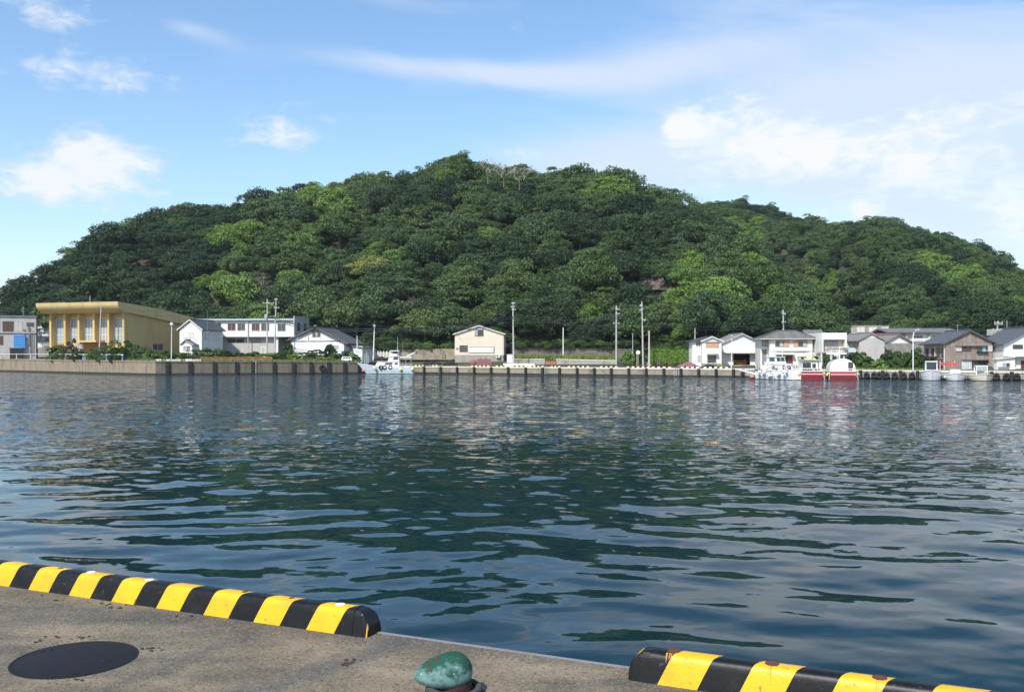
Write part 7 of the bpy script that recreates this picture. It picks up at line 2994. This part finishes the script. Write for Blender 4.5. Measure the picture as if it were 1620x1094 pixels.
    # low bushes by the mirror
    bush(994, 207, 3.0, 2.6, 'bright', 'bright bush beside the round mirror and orange post', 460, Z(573, 207), g2)
    bush(1009, 211, 4.0, 2.6, 'bush', 'bush behind the round mirror', 461, Z(572, 211), g2)
    # grass on the strip, the quay tops and along the shore
    r = np.random.default_rng(8)
    V, Fc = [], []

    def tufts(n, fx, size):
        for _ in range(n):
            x, y, z = fx()
            for k in range(3):
                a = r.uniform(0, 6.28)
                h = size * r.uniform(.5, 1.3)
                w_ = .07 + size * .06
                b0 = len(V)
                V.extend([(x - w_ * math.cos(a), y - w_ * math.sin(a), z - .05), (x + w_ * math.cos(a), y + w_ * math.sin(a), z - .05), (x + r.uniform(-.25, .25) * h, y + r.uniform(-.25, .25) * h, z + h)])
                Fc.append((b0, b0 + 1, b0 + 2))

    def strip(px0, px1, Ya, Yb, za, zb, w):
        def fx():
            t = r.random()
            Y = Ya + (Yb - Ya) * t + r.random() * w
            x = X(px0 + (px1 - px0) * t, Ya + (Yb - Ya) * t) + r.normal(0, .2)
            return x, Y, za + (zb - za) * t
        return fx
    zg = Z(568.5, 226)
    tufts(4200, strip(808, 974, 227, 215, zg, Z(571, 214) + .05, 9), 1.15)
    tufts(2200, strip(250, 566, 206, 224, 2.98, 2.75, 7), .38)
    tufts(500, strip(100, 245, 238, 206, 3.2, 3.0, 4), .35)
    tufts(250, strip(725, 800, 222, 216, 1.72, 1.72, 3), .25)
    tufts(260, strip(1340, 1480, 166, 158, 1.6, 1.6, 3), .3)
    tufts(160, strip(655, 720, 228, 224, 1.75, 1.75, 3), .45)
    tufts(140, strip(1115, 1150, 186, 184, 1.75, 1.75, 2), .6)
    me = bpy.data.meshes.new('grass')
    me.from_pydata(V, [], Fc)
    me.materials.append(LM['weed'])
    o = bpy.data.objects.new('grass', me)
    COL.objects.link(o)
    tag(o, 'tufts of grass and weeds along the far quay', kind='stuff')


plant_bushes()


def undergrowth():
    """Leafy scrub hiding the foot of the hill above the walls: one mass."""
    r = np.random.default_rng(17)
    spots = []
    for px in np.arange(-40, 1700, 7):
        for k in range(4):
            p_ = px + r.uniform(-4, 4)
            yb = np.interp(p_, [-100, 300, 500, 600, 720, 1000, 1100, 1250, 1340, 1620], [298, 290, 282, 263, 258, 249, 226, 222, 236, 236]) + (r.uniform(0, 7) if k < 2 else r.uniform(7, 20))
            x = X(p_, yb)
            z = z_at(x, yb)
            spots.append((x, yb, z + r.uniform(.2, 1.0), r.uniform(.32, .62) if k < 2 else r.uniform(.45, .8)))
    # ivy curtain over the retaining walls
    for px in np.arange(812, 1000, 5):
        spots.append((X(px, 247), np.interp(px, [808, 1000], [250, 238]) - .3, Z(546 + r.uniform(-3, 3), 245), r.uniform(.16, .30)))
    for px in np.arange(622, 722, 6):
        spots.append((X(px, 257), 257.5, Z(549 + r.uniform(-1, 2), 257), r.uniform(.2, .4)))
    me = bpy.data.meshes.new('undergrowth')
    me.from_pydata([s[:3] for s in spots], [], [])
    asz = me.attributes.new('tree_size', 'FLOAT_VECTOR', 'POINT')
    asz.data.foreach_set('vector', [s[3] * c for s in spots for c in (1.25, 1, .85)])
    ar = me.attributes.new('tree_turn', 'FLOAT_VECTOR', 'POINT')
    ar.data.foreach_set('vector', [c for s in spots for c in (0, 0, float(r.uniform(0, 6.28)))])
    ak = me.attributes.new('tree_index', 'INT', 'POINT')
    ak.data.foreach_set('value', [int(r.choice([0, 1, 2, 4, 5, 6, 4, 5, 9])) for s in spots])
    o = bpy.data.objects.new('undergrowth', me)
    COL.objects.link(o)
    tag(o, 'leafy scrub and ivy along the foot of the hill', kind='stuff')
    md = o.modifiers.new('plant_trees', 'NODES')
    md.node_group = bpy.data.node_groups['plant_trees']


undergrowth()


def build_haze():
    me = MB().box(-1000, 1000, -80, 1050, -6, 190).build('haze', bpy.data.materials.new('sea_air'))
    m = me.data.materials[0]
    m.use_nodes = True
    nt = m.node_tree
    nt.nodes.clear()
    out = nt.nodes.new('ShaderNodeOutputMaterial')
    v = nt.nodes.new('ShaderNodeVolumePrincipled')
    v.inputs['Color'].default_value = (.86, .92, 1.0, 1)
    v.inputs['Density'].default_value = .00008
    v.inputs['Anisotropy'].default_value = .2
    nt.links.new(v.outputs[0], out.inputs['Volume'])
    tag(me, 'thin sea haze over the harbour', kind='stuff')


build_haze()
